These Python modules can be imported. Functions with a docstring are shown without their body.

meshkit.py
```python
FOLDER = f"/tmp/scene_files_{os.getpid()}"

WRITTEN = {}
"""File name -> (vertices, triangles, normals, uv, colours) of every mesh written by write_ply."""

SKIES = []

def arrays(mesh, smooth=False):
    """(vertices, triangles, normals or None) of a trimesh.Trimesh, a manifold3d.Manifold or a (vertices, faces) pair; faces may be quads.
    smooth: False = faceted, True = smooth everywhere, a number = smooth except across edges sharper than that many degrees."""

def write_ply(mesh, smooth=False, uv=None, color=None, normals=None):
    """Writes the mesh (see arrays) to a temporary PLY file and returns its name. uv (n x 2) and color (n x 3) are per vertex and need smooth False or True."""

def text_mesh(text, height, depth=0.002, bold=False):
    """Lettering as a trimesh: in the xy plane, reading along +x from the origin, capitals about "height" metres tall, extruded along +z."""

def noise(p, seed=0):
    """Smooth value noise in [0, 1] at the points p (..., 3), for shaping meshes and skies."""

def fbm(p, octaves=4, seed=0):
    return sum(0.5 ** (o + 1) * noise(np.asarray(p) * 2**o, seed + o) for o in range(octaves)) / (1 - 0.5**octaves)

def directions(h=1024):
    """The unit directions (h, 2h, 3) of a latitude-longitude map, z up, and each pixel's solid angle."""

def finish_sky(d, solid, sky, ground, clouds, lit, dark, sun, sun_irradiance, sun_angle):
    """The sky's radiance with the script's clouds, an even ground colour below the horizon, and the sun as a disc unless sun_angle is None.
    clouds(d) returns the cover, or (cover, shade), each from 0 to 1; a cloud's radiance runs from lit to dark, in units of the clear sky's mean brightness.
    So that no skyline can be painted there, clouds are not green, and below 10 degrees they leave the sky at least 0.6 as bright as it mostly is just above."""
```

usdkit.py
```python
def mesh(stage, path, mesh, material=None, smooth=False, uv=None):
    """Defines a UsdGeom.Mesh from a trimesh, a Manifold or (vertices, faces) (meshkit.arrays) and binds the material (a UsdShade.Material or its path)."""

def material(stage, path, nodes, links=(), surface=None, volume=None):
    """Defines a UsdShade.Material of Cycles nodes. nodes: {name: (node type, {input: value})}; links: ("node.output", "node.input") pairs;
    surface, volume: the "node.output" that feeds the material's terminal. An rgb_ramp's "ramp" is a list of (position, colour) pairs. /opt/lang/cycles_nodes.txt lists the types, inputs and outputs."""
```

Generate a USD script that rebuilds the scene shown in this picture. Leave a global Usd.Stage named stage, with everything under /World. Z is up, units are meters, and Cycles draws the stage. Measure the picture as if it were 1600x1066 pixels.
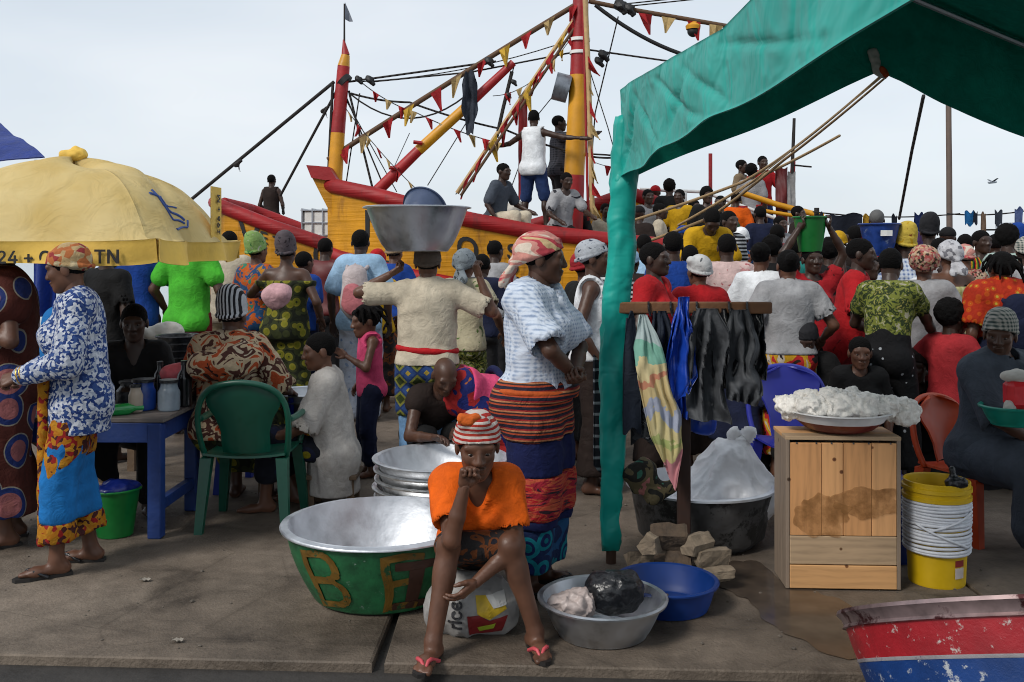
import math, random
import numpy as np, trimesh, meshkit, usdkit
from pxr import Usd, UsdGeom, UsdLux, UsdShade, Sdf, Gf

# ------------------------------------------------------------------ camera, sky, sun, exposure
stage = Usd.Stage.CreateInMemory()
UsdGeom.SetStageUpAxis(stage, 'Z')
UsdGeom.SetStageMetersPerUnit(stage, 1.0)
UsdGeom.Xform.Define(stage, '/World')
EYE, HOR, FPX = 1.6, 385.0, 1555.56          # eye height, horizon row and focal length in pixels of the 1600 wide photograph
cam = UsdGeom.Camera.Define(stage, '/World/camera')
cam.CreateHorizontalApertureAttr(36.0)
cam.CreateVerticalApertureAttr(36.0 * 682 / 1024)
cam.CreateFocalLengthAttr(35.0)
cam.CreateVerticalApertureOffsetAttr(-(533 - HOR) / 1600 * 36.0)
cam.AddTranslateOp().Set(Gf.Vec3d(0, 0, EYE))
cam.AddRotateXOp().Set(90.0)
cam.CreateExposureAttr(0.80)
SUN_EL, SUN_AZ = math.radians(42), math.radians(-134)      # high, behind the camera's left shoulder, veiled by the overcast
dome = UsdLux.DomeLight.Define(stage, '/World/sky')
skym = usdkit.material(stage, '/World/Looks/overcast_sky', {
    'sky': ('sky_texture', {'sky_type': 'single_scattering', 'sun_disc': False, 'sun_elevation': SUN_EL, 'sun_rotation': SUN_AZ}),
    'tc': ('texture_coordinate', {}),
    'map': ('mapping', {'scale': (1.2, 1.2, 4.0)}),
    'n': ('noise_texture', {'scale': 1.6, 'detail': 4.0, 'roughness': 0.5}),
    'ramp': ('rgb_ramp', {'ramp': [(0.28, (3.75, 4.15, 4.62)), (0.5, (4.35, 4.70, 5.06)), (0.72, (5.0, 5.22, 5.45))]}),
    'mix': ('mix', {'fac': 0.9}),
    'bg': ('background_shader', {'strength': 0.10})},
    [('tc.generated', 'map.vector'), ('map.vector', 'n.vector'), ('n.fac', 'ramp.fac'), ('sky.color', 'mix.color1'), ('ramp.color', 'mix.color2'),
     ('mix.color', 'bg.color')], surface='bg.background')
UsdShade.MaterialBindingAPI.Apply(dome.GetPrim()).Bind(skym)
dome.GetPrim().SetCustomDataByKey('kind', 'structure')
sun = UsdLux.DistantLight.Define(stage, '/World/sun')
sun.CreateNormalizeAttr(True)
sun.CreateIntensityAttr(0.4)
sun.CreateAngleAttr(15.0)
sun.CreateColorAttr(Gf.Vec3f(1.0, 0.96, 0.9))
sun.AddRotateZOp().Set(-math.degrees(SUN_AZ))
sun.AddRotateXOp().Set(-(90 - math.degrees(SUN_EL)))

# ------------------------------------------------------------------ small tools
V = lambda *a: np.array(a, float)
def unit(v):
    v = np.asarray(v, float)
    return v / (np.linalg.norm(v) + 1e-12)
def at(u, v, Y):                     # the place seen at a pixel of the photograph, Y metres away
    return V((u - 800) / FPX * Y, Y, EYE - (v - HOR) / FPX * Y)
USED = {}
def numbered(name):
    n = USED.get(name, -1) + 1
    USED[name] = n
    return name if n == 0 else '%s_%03d' % (name, n)
def tag(prim, label=None, cat=None, group=None, kind=None):
    prim = prim.GetPrim()
    for k, v in (('label', label), ('category', cat), ('group', group), ('kind', kind)):
        if v:
            prim.SetCustomDataByKey(k, v)
    return prim
def thing(name, label, cat, loc=(0, 0, 0), rz=0.0, group=None, rx=0.0):
    x = UsdGeom.Xform.Define(stage, '/World/' + numbered(name))
    x.AddTranslateOp().Set(Gf.Vec3d(*map(float, loc)))
    if rz:
        x.AddRotateZOp().Set(float(rz))
    if rx:
        x.AddRotateXOp().Set(float(rx))
    return tag(x, label, cat, group)
COUNT = {}
def facing_out(mesh):
    v, f = tris(mesh)
    vol = np.einsum('ij,ij->i', v[f[:, 0]], np.cross(v[f[:, 1]], v[f[:, 2]])).sum()
    return (v, f[:, ::-1]) if vol < 0 else (v, f)
def part(parent, name, mesh, mat, smooth=False, label=None):
    mesh = facing_out(mesh)
    base = str(parent.GetPath())
    k = (base, name)
    COUNT[k] = COUNT.get(k, -1) + 1
    path = base + '/' + (name if COUNT[k] == 0 else '%s_%03d' % (name, COUNT[k]))
    m = usdkit.mesh(stage, path, mesh, mat, smooth=smooth)
    if label:
        m.GetPrim().SetCustomDataByKey('label', label)
    return m.GetPrim()
def top(name, mesh, mat, label, cat, smooth=False, group=None, kind=None):
    m = usdkit.mesh(stage, '/World/' + numbered(name), facing_out(mesh), mat, smooth=smooth)
    return tag(m, label, cat, group, kind)
def copy_of(src, loc, rz=0.0, label=None):
    cd = src.GetCustomData()
    r = thing(src.GetName().rstrip('0123456789').rstrip('_'), label or cd['label'], cd['category'], loc, rz, cd.get('group'))
    r.GetReferences().AddInternalReference(src.GetPath())
    r.SetInstanceable(True)
    return r
def tris(m):
    if isinstance(m, tuple):
        v, f = np.asarray(m[0], float), np.asarray(m[1], int)
        if f.shape[1] == 4:
            f = np.vstack([f[:, [0, 1, 2]], f[:, [0, 2, 3]]])
        return v, f
    return np.array(m.vertices), np.array(m.faces)
def join(*ms):
    vs, fs, n = [], [], 0
    for m in ms:
        v, f = tris(m)
        vs.append(v); fs.append(f + n); n += len(v)
    return np.vstack(vs), np.vstack(fs)
def vnormals(v, f):
    n = np.zeros_like(v)
    fn = np.cross(v[f[:, 1]] - v[f[:, 0]], v[f[:, 2]] - v[f[:, 0]])
    for k in range(3):
        np.add.at(n, f[:, k], fn)
    return n / (np.linalg.norm(n, axis=1, keepdims=True) + 1e-12)
def ruffle(m, amp, scale, seed=0, octaves=2):
    v, f = tris(m)
    n = vnormals(v, f)
    return v + n * (amp * 2 * (meshkit.fbm(v * np.asarray(scale, float), octaves, seed) - 0.5))[:, None], f
def folds(m, amp, scale, seed=0, keep=None):
    """Cloth folds: warped ridges rather than round bumps, with a finer crumple on top."""
    v, f = tris(m)
    n = vnormals(v, f)
    p = v * np.asarray(scale, float)
    w = np.stack([meshkit.noise(p * .7 + k * 17.3, seed + k) for k in range(3)], 1) - .5
    q = p + w * 1.5
    r = 1 - np.abs(2 * meshkit.noise(q, seed + 5) - 1)
    r2 = 1 - np.abs(2 * meshkit.noise(q * 2.3 + 9, seed + 6) - 1)
    d = amp * ((r ** 2.2 - .33) * 1.7 + (r2 ** 2 - .33) * .45)
    if keep is not None:                 # calm towards hems and cuffs
        d = d * keep(v)
    return v + n * d[:, None], f
def moved(m, loc=(0, 0, 0), rz=0.0, rx=0.0, ry=0.0, s=1.0):
    v, f = tris(m)
    R = trimesh.transformations.euler_matrix(math.radians(rx), math.radians(ry), math.radians(rz))[:3, :3]
    return (v * s) @ R.T + np.asarray(loc, float), f
def box(size, c=(0, 0, 0), bev=0.0, rz=0.0, rx=0.0, ry=0.0):
    sx, sy, sz = [x / 2 for x in size]
    if bev <= 0:
        return moved(trimesh.creation.box(size), c, rz, rx, ry)
    b = min(bev, sx * .9, sy * .9, sz * .9)
    pts = [(a * (sx - (b if k != 0 else 0)), e * (sy - (b if k != 1 else 0)), g * (sz - (b if k != 2 else 0))) for k in range(3) for a in (-1, 1) for e in (-1, 1) for g in (-1, 1)]
    return moved(trimesh.convex.convex_hull(np.array(pts)), c, rz, rx, ry)
def tube(pts, r, sides=8, cap=True):
    p = np.asarray(pts, float)
    r = np.broadcast_to(np.asarray(r, float), (len(p),))
    t = np.gradient(p, axis=0)
    t /= np.linalg.norm(t, axis=1, keepdims=True) + 1e-12
    a = np.zeros_like(p)
    ref = V(0, 0, 1) if abs(t[0, 2]) < .9 else V(1, 0, 0)
    a[0] = unit(np.cross(t[0], ref))
    for i in range(1, len(p)):
        a[i] = unit(a[i - 1] - t[i] * (a[i - 1] @ t[i]))
    b = np.cross(t, a)
    ang = np.arange(sides) * 2 * np.pi / sides
    v = p[:, None] + r[:, None, None] * (np.cos(ang)[None, :, None] * a[:, None] + np.sin(ang)[None, :, None] * b[:, None])
    v = v.reshape(-1, 3)
    i, j = np.meshgrid(np.arange(len(p) - 1), np.arange(sides), indexing='ij')
    q = np.stack([i * sides + j, i * sides + (j + 1) % sides, (i + 1) * sides + (j + 1) % sides, (i + 1) * sides + j], -1).reshape(-1, 4)
    f = np.vstack([q[:, [0, 2, 1]], q[:, [0, 3, 2]]])
    if cap:
        n = len(v)
        v = np.vstack([v, p[0], p[-1]])
        k = np.arange(sides)
        f = np.vstack([f, np.stack([np.full(sides, n), k, (k + 1) % sides], 1), np.stack([np.full(sides, n + 1), (len(p) - 1) * sides + (k + 1) % sides, (len(p) - 1) * sides + k], 1)])
    return v, f[:, ::-1]
def sag(a, b, drop, n=14):
    t = np.linspace(0, 1, n)[:, None]
    p = np.asarray(a) * (1 - t) + np.asarray(b) * t
    p[:, 2] -= drop * 4 * (t * (1 - t))[:, 0]
    return p
def lathe(prof, n=56, closed=True):
    """(r, z) outline turned round the z axis; the outline runs as a closed loop."""
    p = np.asarray(prof, float)
    ang = np.arange(n) * 2 * np.pi / n
    v = np.stack([np.cos(ang)[:, None] * p[:, 0], np.sin(ang)[:, None] * p[:, 0], np.broadcast_to(p[:, 1], (n, len(p)))], -1).reshape(-1, 3)
    m = len(p)
    k = m if closed else m - 1
    i, j = np.meshgrid(np.arange(n), np.arange(k), indexing='ij')
    q = np.stack([i * m + j, ((i + 1) % n) * m + j, ((i + 1) % n) * m + (j + 1) % m, i * m + (j + 1) % m], -1).reshape(-1, 4)
    return v, np.vstack([q[:, [0, 1, 2]], q[:, [0, 2, 3]]])
def vessel(r0, r1, h, wall=.004, lip=.02, flare=1.0, n=64, lipr=.006):
    """A basin: floor radius r0, rim radius r1, height h, with a turned-out rolled lip. Returns the wall outline."""
    t = np.linspace(0, 1, 9)
    out = [(r0 + (r1 - r0) * (x ** flare), .012 + (h - .012) * x) for x in t]
    out = [(0.0005, 0.0), (r0 * .93, 0.0), (r0 * .985, .004)] + out
    lipo = [(r1 + lip * .6, h + .001), (r1 + lip, h - lipr * .3), (r1 + lip + lipr * .3, h + lipr), (r1 + lip * .6, h + lipr * 1.9), (r1 - wall, h + lipr * 1.2)]
    inn = [(max(a - wall, .0005), b + wall) for a, b in out[::-1]]
    inn[-1] = (0.0005, wall)
    return lathe(out + lipo + inn[1:], n)
def sheet(P, thick=.004):
    """P: (n, m, 3) grid of points as a closed thin sheet."""
    n, m = P.shape[:2]
    du, dv = np.gradient(P, axis=0), np.gradient(P, axis=1)
    N = np.cross(du, dv)
    N /= np.linalg.norm(N, axis=2, keepdims=True) + 1e-12
    a, b = (P + N * thick / 2).reshape(-1, 3), (P - N * thick / 2).reshape(-1, 3)
    i, j = np.meshgrid(np.arange(n - 1), np.arange(m - 1), indexing='ij')
    q = np.stack([i * m + j, (i + 1) * m + j, (i + 1) * m + j + 1, i * m + j + 1], -1).reshape(-1, 4)
    K = n * m
    ring = [x * m for x in range(n)][::-1] + list(range(1, m)) + [x * m + m - 1 for x in range(1, n)] + [(n - 1) * m + y for y in range(m - 2, 0, -1)]
    ring = np.array(ring)
    nx = np.roll(ring, -1)
    side = np.stack([ring, nx, nx + K, ring + K], 1)
    return np.vstack([a, b]), np.vstack([np.vstack([q[:, [0, 1, 2]], q[:, [0, 2, 3]]]), np.vstack([q[:, [2, 1, 0]], q[:, [3, 2, 0]]]) + K, np.vstack([side[:, [2, 1, 0]], side[:, [3, 2, 0]]])])
def letters(text, height, place, bold=True, depth=.003):
    """Lettering bent onto a surface: place(x, z, lift) -> points."""
    m = meshkit.text_mesh(text, height, depth, bold)
    m = m.subdivide_to_size(height * .35)
    v = np.array(m.vertices)
    v[:, 0] -= v[:, 0].mean() if len(v) else 0
    return place(v[:, 0], v[:, 1], v[:, 2]), np.array(m.faces)

# ------------------------------------------------------------------ materials
MATS = {}
def M(name, nodes, links, surface='p.BSDF'):
    if name not in MATS:
        MATS[name] = usdkit.material(stage, '/World/Looks/' + name, nodes, links, surface=surface)
    return MATS[name]
def tone(c):                             # contrast curve: deepens and saturates the given colours
    return tuple(1.06 * x ** 1.2 for x in c)
def dk(c, k):
    return tuple(x * k for x in c)
def plain(name, col, rough=.5, metal=0.0, var=.25, vscale=9.0, bump=0.0, bscale=30.0, dirt=None, spec=.5, coat=0.0):
    """One colour with slow tonal drift, fine wear and relief."""
    if metal < .5:
        col = tone(col)
        dirt = dirt and (tone(dirt[0]),) + tuple(dirt[1:])
    nodes = {'tc': ('texture_coordinate', {}), 'n': ('noise_texture', {'scale': vscale, 'detail': 5.0, 'roughness': .6}),
             'r': ('rgb_ramp', {'ramp': [(.25, dk(col, 1 - var)), (.75, dk(col, 1 + var * .6))]}),
             'rr': ('map_range', {'from_min': .3, 'from_max': .7, 'to_min': max(rough - .1, .05), 'to_max': min(rough + .12, 1.0)}),
             'p': ('principled_bsdf', {'metallic': metal, 'specular_ior_level': spec, 'coat_weight': coat})}
    links = [('tc.object', 'n.vector'), ('n.fac', 'r.fac'), ('n.fac', 'rr.value'), ('rr.result', 'p.roughness')]
    src = 'r.color'
    if dirt:
        nodes.update({'n3': ('noise_texture', {'scale': dirt[1], 'detail': 6.0, 'roughness': .7}), 'r3': ('rgb_ramp', {'ramp': [(dirt[2], (0, 0, 0)), (min(dirt[2] + .06, 1), (1, 1, 1))]}),
                      'mx': ('mix', {'color2': dirt[0]})})
        links += [('tc.object', 'n3.vector'), ('n3.fac', 'r3.fac'), ('r3.color', 'mx.fac'), (src, 'mx.color1')]
        src = 'mx.color'
    links.append((src, 'p.base_color'))
    if bump:
        nodes.update({'n2': ('noise_texture', {'scale': bscale, 'detail': 4.0}), 'b': ('bump', {'strength': bump, 'distance': .01})})
        links += [('tc.object', 'n2.vector'), ('n2.fac', 'b.height'), ('b.normal', 'p.normal')]
    return M(name, nodes, links)
def cloth(name, style, cols, scale=10.0, sc=(1, 1, 1), rot=(0, 0, 0), rough=.85, wr=.45, warp=.0, stops=None):
    """Fabric; the print is flat colour, the creases are relief."""
    cols = [tone(c) for c in cols]
    nodes = {'tc': ('texture_coordinate', {}), 'mp': ('mapping', {'scale': sc, 'rotation': rot}),
             'wn': ('noise_texture', {'scale': 13.0, 'detail': 4.0, 'roughness': .6, 'distortion': 1.3}), 'b': ('bump', {'strength': wr, 'distance': .025}),
             'fn': ('noise_texture', {'scale': 7.0, 'detail': 9.0, 'roughness': .78}), 'fr': ('rgb_ramp', {'ramp': [(.3, (.62, .62, .62)), (.68, (1.06, 1.06, 1.06))]}),
             'fm': ('mix', {'mix_type': 'multiply', 'fac': 1.0}),
             'p': ('principled_bsdf', {'roughness': rough, 'specular_ior_level': .25})}
    links = [('tc.object', 'mp.vector'), ('tc.object', 'wn.vector'), ('tc.object', 'fn.vector'), ('wn.fac', 'b.height'), ('b.normal', 'p.normal'), ('fn.fac', 'fr.fac'), ('fr.color', 'fm.color2'), ('fm.color', 'p.base_color')]
    vec = 'mp.vector'
    if warp:
        nodes.update({'dn': ('noise_texture', {'scale': scale * .35, 'detail': 2.0}), 'ds': ('vector_math', {'math_type': 'scale', 'scale': warp}), 'da': ('vector_math', {'math_type': 'add'})})
        links += [('mp.vector', 'dn.vector'), ('dn.color', 'ds.vector1'), ('mp.vector', 'da.vector1'), ('ds.vector', 'da.vector2')]
        vec = 'da.vector'
    n = len(cols)
    if stops is None:
        stops = [i / n for i in range(n)]
    ramp = {'ramp': list(zip(stops, cols)), 'interpolate': style == 'plain'}
    if style == 'plain':
        c = cols[0]
        nodes['r'] = ('rgb_ramp', {'ramp': [(.3, dk(c, .82)), (.7, dk(c, 1.08))]})
        nodes['t'] = ('noise_texture', {'scale': 6.0, 'detail': 3.0})
        links += [(vec, 't.vector'), ('t.fac', 'r.fac')]
    elif style == 'rings':
        nodes['t'] = ('voronoi_texture', {'scale': scale, 'randomness': .55}); nodes['r'] = ('rgb_ramp', ramp)
        links += [(vec, 't.vector'), ('t.distance', 'r.fac')]
    elif style == 'cells':
        nodes['t'] = ('voronoi_texture', {'scale': scale}); nodes['s'] = ('separate_color', {}); nodes['r'] = ('rgb_ramp', ramp)
        links += [(vec, 't.vector'), ('t.color', 's.color'), ('s.r', 'r.fac')]
    elif style == 'batik':
        nodes['t'] = ('noise_texture', {'scale': scale, 'detail': 2.5, 'distortion': 1.2}); nodes['r'] = ('rgb_ramp', {'ramp': list(zip([.0] + [.36 + .28 * i / max(n - 2, 1) for i in range(n - 1)], cols)), 'interpolate': False})
        links += [(vec, 't.vector'), ('t.fac', 'r.fac')]
    elif style in ('bx', 'bz'):
        nodes['t'] = ('wave_texture', {'bands_direction': style[1], 'profile': 'saw', 'scale': scale, 'distortion': .4, 'detail': 1.0}); nodes['r'] = ('rgb_ramp', ramp)
        links += [(vec, 't.vector'), ('t.fac', 'r.fac')]
    elif style == 'plaid':
        nodes.update({'w1': ('wave_texture', {'bands_direction': 'x', 'scale': scale}), 'w2': ('wave_texture', {'bands_direction': 'z', 'scale': scale}), 'ad': ('math', {'math_type': 'add'}), 'hf': ('math', {'math_type': 'multiply', 'value2': .5}), 'r': ('rgb_ramp', {**ramp, 'interpolate': True})})
        links += [(vec, 'w1.vector'), (vec, 'w2.vector'), ('w1.fac', 'ad.value1'), ('w2.fac', 'ad.value2'), ('ad.value', 'hf.value1'), ('hf.value', 'r.fac')]
    elif style == 'diamond':
        nodes.update({'t': ('voronoi_texture', {'scale': scale, 'randomness': 0.0, 'metric': 'manhattan', 'dimensions': '2D'}), 'sx': ('separate_xyz', {}), 'cx': ('combine_xyz', {}), 'r': ('rgb_ramp', ramp)})
        links += [(vec, 'sx.vector'), ('sx.x', 'cx.x'), ('sx.z', 'cx.y'), ('cx.vector', 't.vector'), ('t.distance', 'r.fac')]
    links.append(('r.color', 'fm.color1'))
    return M(name, nodes, links)
def hue(name, col, **k):
    return cloth(name, 'plain', [col], **k)
def skin_mat(name, col):
    return M(name, {'tc': ('texture_coordinate', {}), 'n': ('noise_texture', {'scale': 14.0, 'detail': 4.0}), 'r': ('rgb_ramp', {'ramp': [(.3, dk(col, .75)), (.7, dk(col, 1.2))]}),
                    'n2': ('noise_texture', {'scale': 160.0, 'detail': 2.0}), 'b': ('bump', {'strength': .12, 'distance': .004}),
                    'p': ('principled_bsdf', {'roughness': .46, 'specular_ior_level': .38})},
             [('tc.object', 'n.vector'), ('tc.object', 'n2.vector'), ('n.fac', 'r.fac'), ('r.color', 'p.base_color'), ('n2.fac', 'b.height'), ('b.normal', 'p.normal')])
SKIN = [skin_mat('skin_deep_brown', (.062, .028, .017)), skin_mat('skin_brown', (.098, .043, .025)), skin_mat('skin_dark', (.036, .018, .012))]
HAIR = plain('black_hair', (.010, .009, .009), .95, var=.5, vscale=60, bump=.9, bscale=110, spec=.12)
METAL = plain('scuffed_aluminium', (.78, .79, .80), .36, 1.0, .16, 7, .12, 18)
METAL_B = plain('bright_aluminium', (.60, .62, .65), .50, 1.0, .28, 6, .55, 9)
METAL_D = plain('dull_aluminium', (.50, .52, .55), .38, 1.0, .22, 6, .15, 14)
SOOT = plain('sooty_metal', (.11, .11, .112), .48, .55, .5, 6, .3, 40, dirt=((.03, .03, .03), 5.0, .52))
BLACK = plain('black_plastic_film', (.012, .013, .016), .32, 0, .3, 12, .9, 26)
WOOD = None
# ------------------------------------------------------------------ figures: rounded bones blended into one continuous surface
def surface_nets(D, origin, res):
    ins = D < 0
    nx, ny, nz = D.shape
    c = np.zeros((nx - 1, ny - 1, nz - 1), np.int8)
    for a in (0, 1):
        for b in (0, 1):
            for e in (0, 1):
                c += ins[a:nx - 1 + a, b:ny - 1 + b, e:nz - 1 + e]
    cells = np.argwhere((c > 0) & (c < 8))
    idx = np.full(c.shape, -1, np.int64)
    idx[tuple(cells.T)] = np.arange(len(cells))
    acc, cnt = np.zeros((len(cells), 3)), np.zeros(len(cells))
    corners = [(a, b, e) for a in (0, 1) for b in (0, 1) for e in (0, 1)]
    vals = {k: D[cells[:, 0] + k[0], cells[:, 1] + k[1], cells[:, 2] + k[2]] for k in corners}
    for k in corners:
        for ax in range(3):
            if k[ax] == 0:
                k2 = tuple(1 if i == ax else k[i] for i in range(3))
                d1, d2 = vals[k], vals[k2]
                m = (d1 < 0) != (d2 < 0)
                t = d1[m] / (d1[m] - d2[m])
                p = np.tile(np.array(k, float), (int(m.sum()), 1))
                p[:, ax] = t
                acc[m] += p
                cnt[m] += 1
    v = (cells + acc / cnt[:, None]) * res + origin
    faces = []
    for ax in range(3):
        sl1, sl2 = [slice(None)] * 3, [slice(None)] * 3
        sl1[ax], sl2[ax] = slice(0, -1), slice(1, None)
        ch = ins[tuple(sl1)] != ins[tuple(sl2)]
        e = np.argwhere(ch)
        b, d = (ax + 1) % 3, (ax + 2) % 3
        ok = (e[:, b] > 0) & (e[:, d] > 0) & (e[:, b] < c.shape[b]) & (e[:, d] < c.shape[d])
        e = e[ok]
        if not len(e):
            continue
        flip = ins[tuple(e.T)]
        q = []
        for ob, od in ((-1, -1), (0, -1), (0, 0), (-1, 0)):
            g = e.copy()
            g[:, b] += ob
            g[:, d] += od
            q.append(idx[tuple(g.T)])
        q = np.stack(q, 1)
        q[~flip] = q[~flip][:, ::-1]
        faces.append(q)
    q = np.vstack(faces)
    return v, np.vstack([q[:, [0, 1, 2]], q[:, [0, 2, 3]]])

def cap(a, b, ra, rb=None, k=.03, n=None, flat=1.0):
    return (np.asarray(a, float), np.asarray(b, float), ra, ra if rb is None else rb, k, None if n is None else unit(n), flat)
def ell(c, r, k=.02, neg=False):
    return ('e', np.asarray(c, float), np.asarray(r, float), k, neg)
def solid(prims, res, cuts=(), ext=0.0):
    lo, hi = np.full(3, 9e9), np.full(3, -9e9)
    for p in prims:
        if isinstance(p[0], str):
            if not p[4]:
                lo, hi = np.minimum(lo, p[1] - p[2].max()), np.maximum(hi, p[1] + p[2].max())
        else:
            r = max(p[2], p[3])
            lo, hi = np.minimum(lo, np.minimum(p[0], p[1]) - r), np.maximum(hi, np.maximum(p[0], p[1]) + r)
    lo, hi = lo - res * 3 - ext, hi + res * 3 + ext
    ax = [np.arange(lo[i], hi[i], res, dtype=np.float32) for i in range(3)]
    D = np.full([len(x) for x in ax], .5, np.float32)
    for p in prims:
        e = isinstance(p[0], str)
        k = p[3] if e else p[4]
        r = (p[2].max() if e else max(p[2], p[3])) + k + res * 2 + .01
        a, b = (p[1], p[1]) if e else (p[0], p[1])
        l, h = np.minimum(a, b) - r, np.maximum(a, b) + r
        sl = []
        for i in range(3):
            s, t = np.searchsorted(ax[i], l[i]), np.searchsorted(ax[i], h[i])
            sl.append(slice(int(s), int(t)))
        X, Y, Z = ax[0][sl[0]][:, None, None], ax[1][sl[1]][None, :, None], ax[2][sl[2]][None, None, :]
        if X.size * Y.size * Z.size == 0:
            continue
        if e:
            rr = p[2]
            d = (np.sqrt(((X - a[0]) / rr[0]) ** 2 + ((Y - a[1]) / rr[1]) ** 2 + ((Z - a[2]) / rr[2]) ** 2) - 1) * rr.min()
        else:
            ab = b - a
            L2 = float(ab @ ab)
            qx, qy, qz = X - a[0], Y - a[1], Z - a[2]
            t = np.clip((qx * ab[0] + qy * ab[1] + qz * ab[2]) / L2, 0, 1) if L2 > 1e-10 else np.zeros_like(qx + qy + qz)
            wx, wy, wz = qx - t * ab[0], qy - t * ab[1], qz - t * ab[2]
            if p[5] is not None and p[6] != 1.0:
                g = (wx * p[5][0] + wy * p[5][1] + wz * p[5][2]) * (p[6] - 1)
                wx, wy, wz = wx + g * p[5][0], wy + g * p[5][1], wz + g * p[5][2]
            d = np.sqrt(wx * wx + wy * wy + wz * wz) - (p[2] + (p[3] - p[2]) * t)
        o = D[tuple(sl)]
        if e and p[4]:
            D[tuple(sl)] = np.maximum(o, -d)
        else:
            hh = np.clip(.5 + .5 * (o - d) / k, 0, 1)
            D[tuple(sl)] = o * (1 - hh) + d * hh - k * hh * (1 - hh)
    if cuts:
        X, Y, Z = ax[0][:, None, None], ax[1][None, :, None], ax[2][None, None, :]
        for c in cuts:
            if c[0] == 'plane':
                p0, n = np.asarray(c[1], float), unit(c[2])
                D = np.maximum(D, ((X - p0[0]) * n[0] + (Y - p0[1]) * n[1] + (Z - p0[2]) * n[2]).astype(np.float32))
            elif c[0] == 'rod':          # taken away along a line
                a, b = np.asarray(c[1], float), np.asarray(c[2], float)
                ab = b - a
                t = np.clip(((X - a[0]) * ab[0] + (Y - a[1]) * ab[1] + (Z - a[2]) * ab[2]) / float(ab @ ab), 0, 1)
                q = np.sqrt((X - a[0] - t * ab[0]) ** 2 + (Y - a[1] - t * ab[1]) ** 2 + (Z - a[2] - t * ab[2]) ** 2)
                D = np.maximum(D, ((c[3] + (c[4] - c[3]) * t) - q).astype(np.float32))
            else:                      # 'ball': taken away
                p0 = np.asarray(c[1], float)
                D = np.maximum(D, (c[2] - np.sqrt((X - p0[0]) ** 2 + (Y - p0[1]) ** 2 + (Z - p0[2]) ** 2)).astype(np.float32))
    D[0], D[-1], D[:, 0], D[:, -1], D[:, :, 0], D[:, :, -1] = .1, .1, .1, .1, .1, .1
    return surface_nets(D, np.array([x[0] for x in ax], float), res)

CACHE = {}
def head_mesh(res):
    k = ('head', res)
    if k not in CACHE:
        P = [ell((0, .012, .030), (.073, .094, .084)), ell((0, -.028, -.030), (.058, .062, .078), .03), ell((0, -.070, -.088), (.026, .022, .020), .03),
             ell((0, .0, -.06), (.052, .06, .05), .03), ell((.034, -.064, -.012), (.024, .022, .024), .02), ell((-.034, -.064, -.012), (.024, .022, .024), .02),
             cap((-.045, -.076, .032), (.045, -.076, .032), .012, k=.018), cap((0, -.090, .016), (0, -.104, -.018), .008, .014, k=.012),
             ell((.014, -.096, -.022), (.010, .012, .009), .01), ell((-.014, -.096, -.022), (.010, .012, .009), .01),
             ell((0, -.090, -.048), (.026, .012, .008), .006), ell((0, -.086, -.062), (.023, .013, .009), .006)]
        for s in (1, -1):
            P += [ell((s * .077, .014, -.006), (.010, .022, .032), .008), ell((s * .031, -.099, .008), (.017, .017, .0085), .01, True)]
        CACHE[k] = solid(P, res)
    return CACHE[k]
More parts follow.
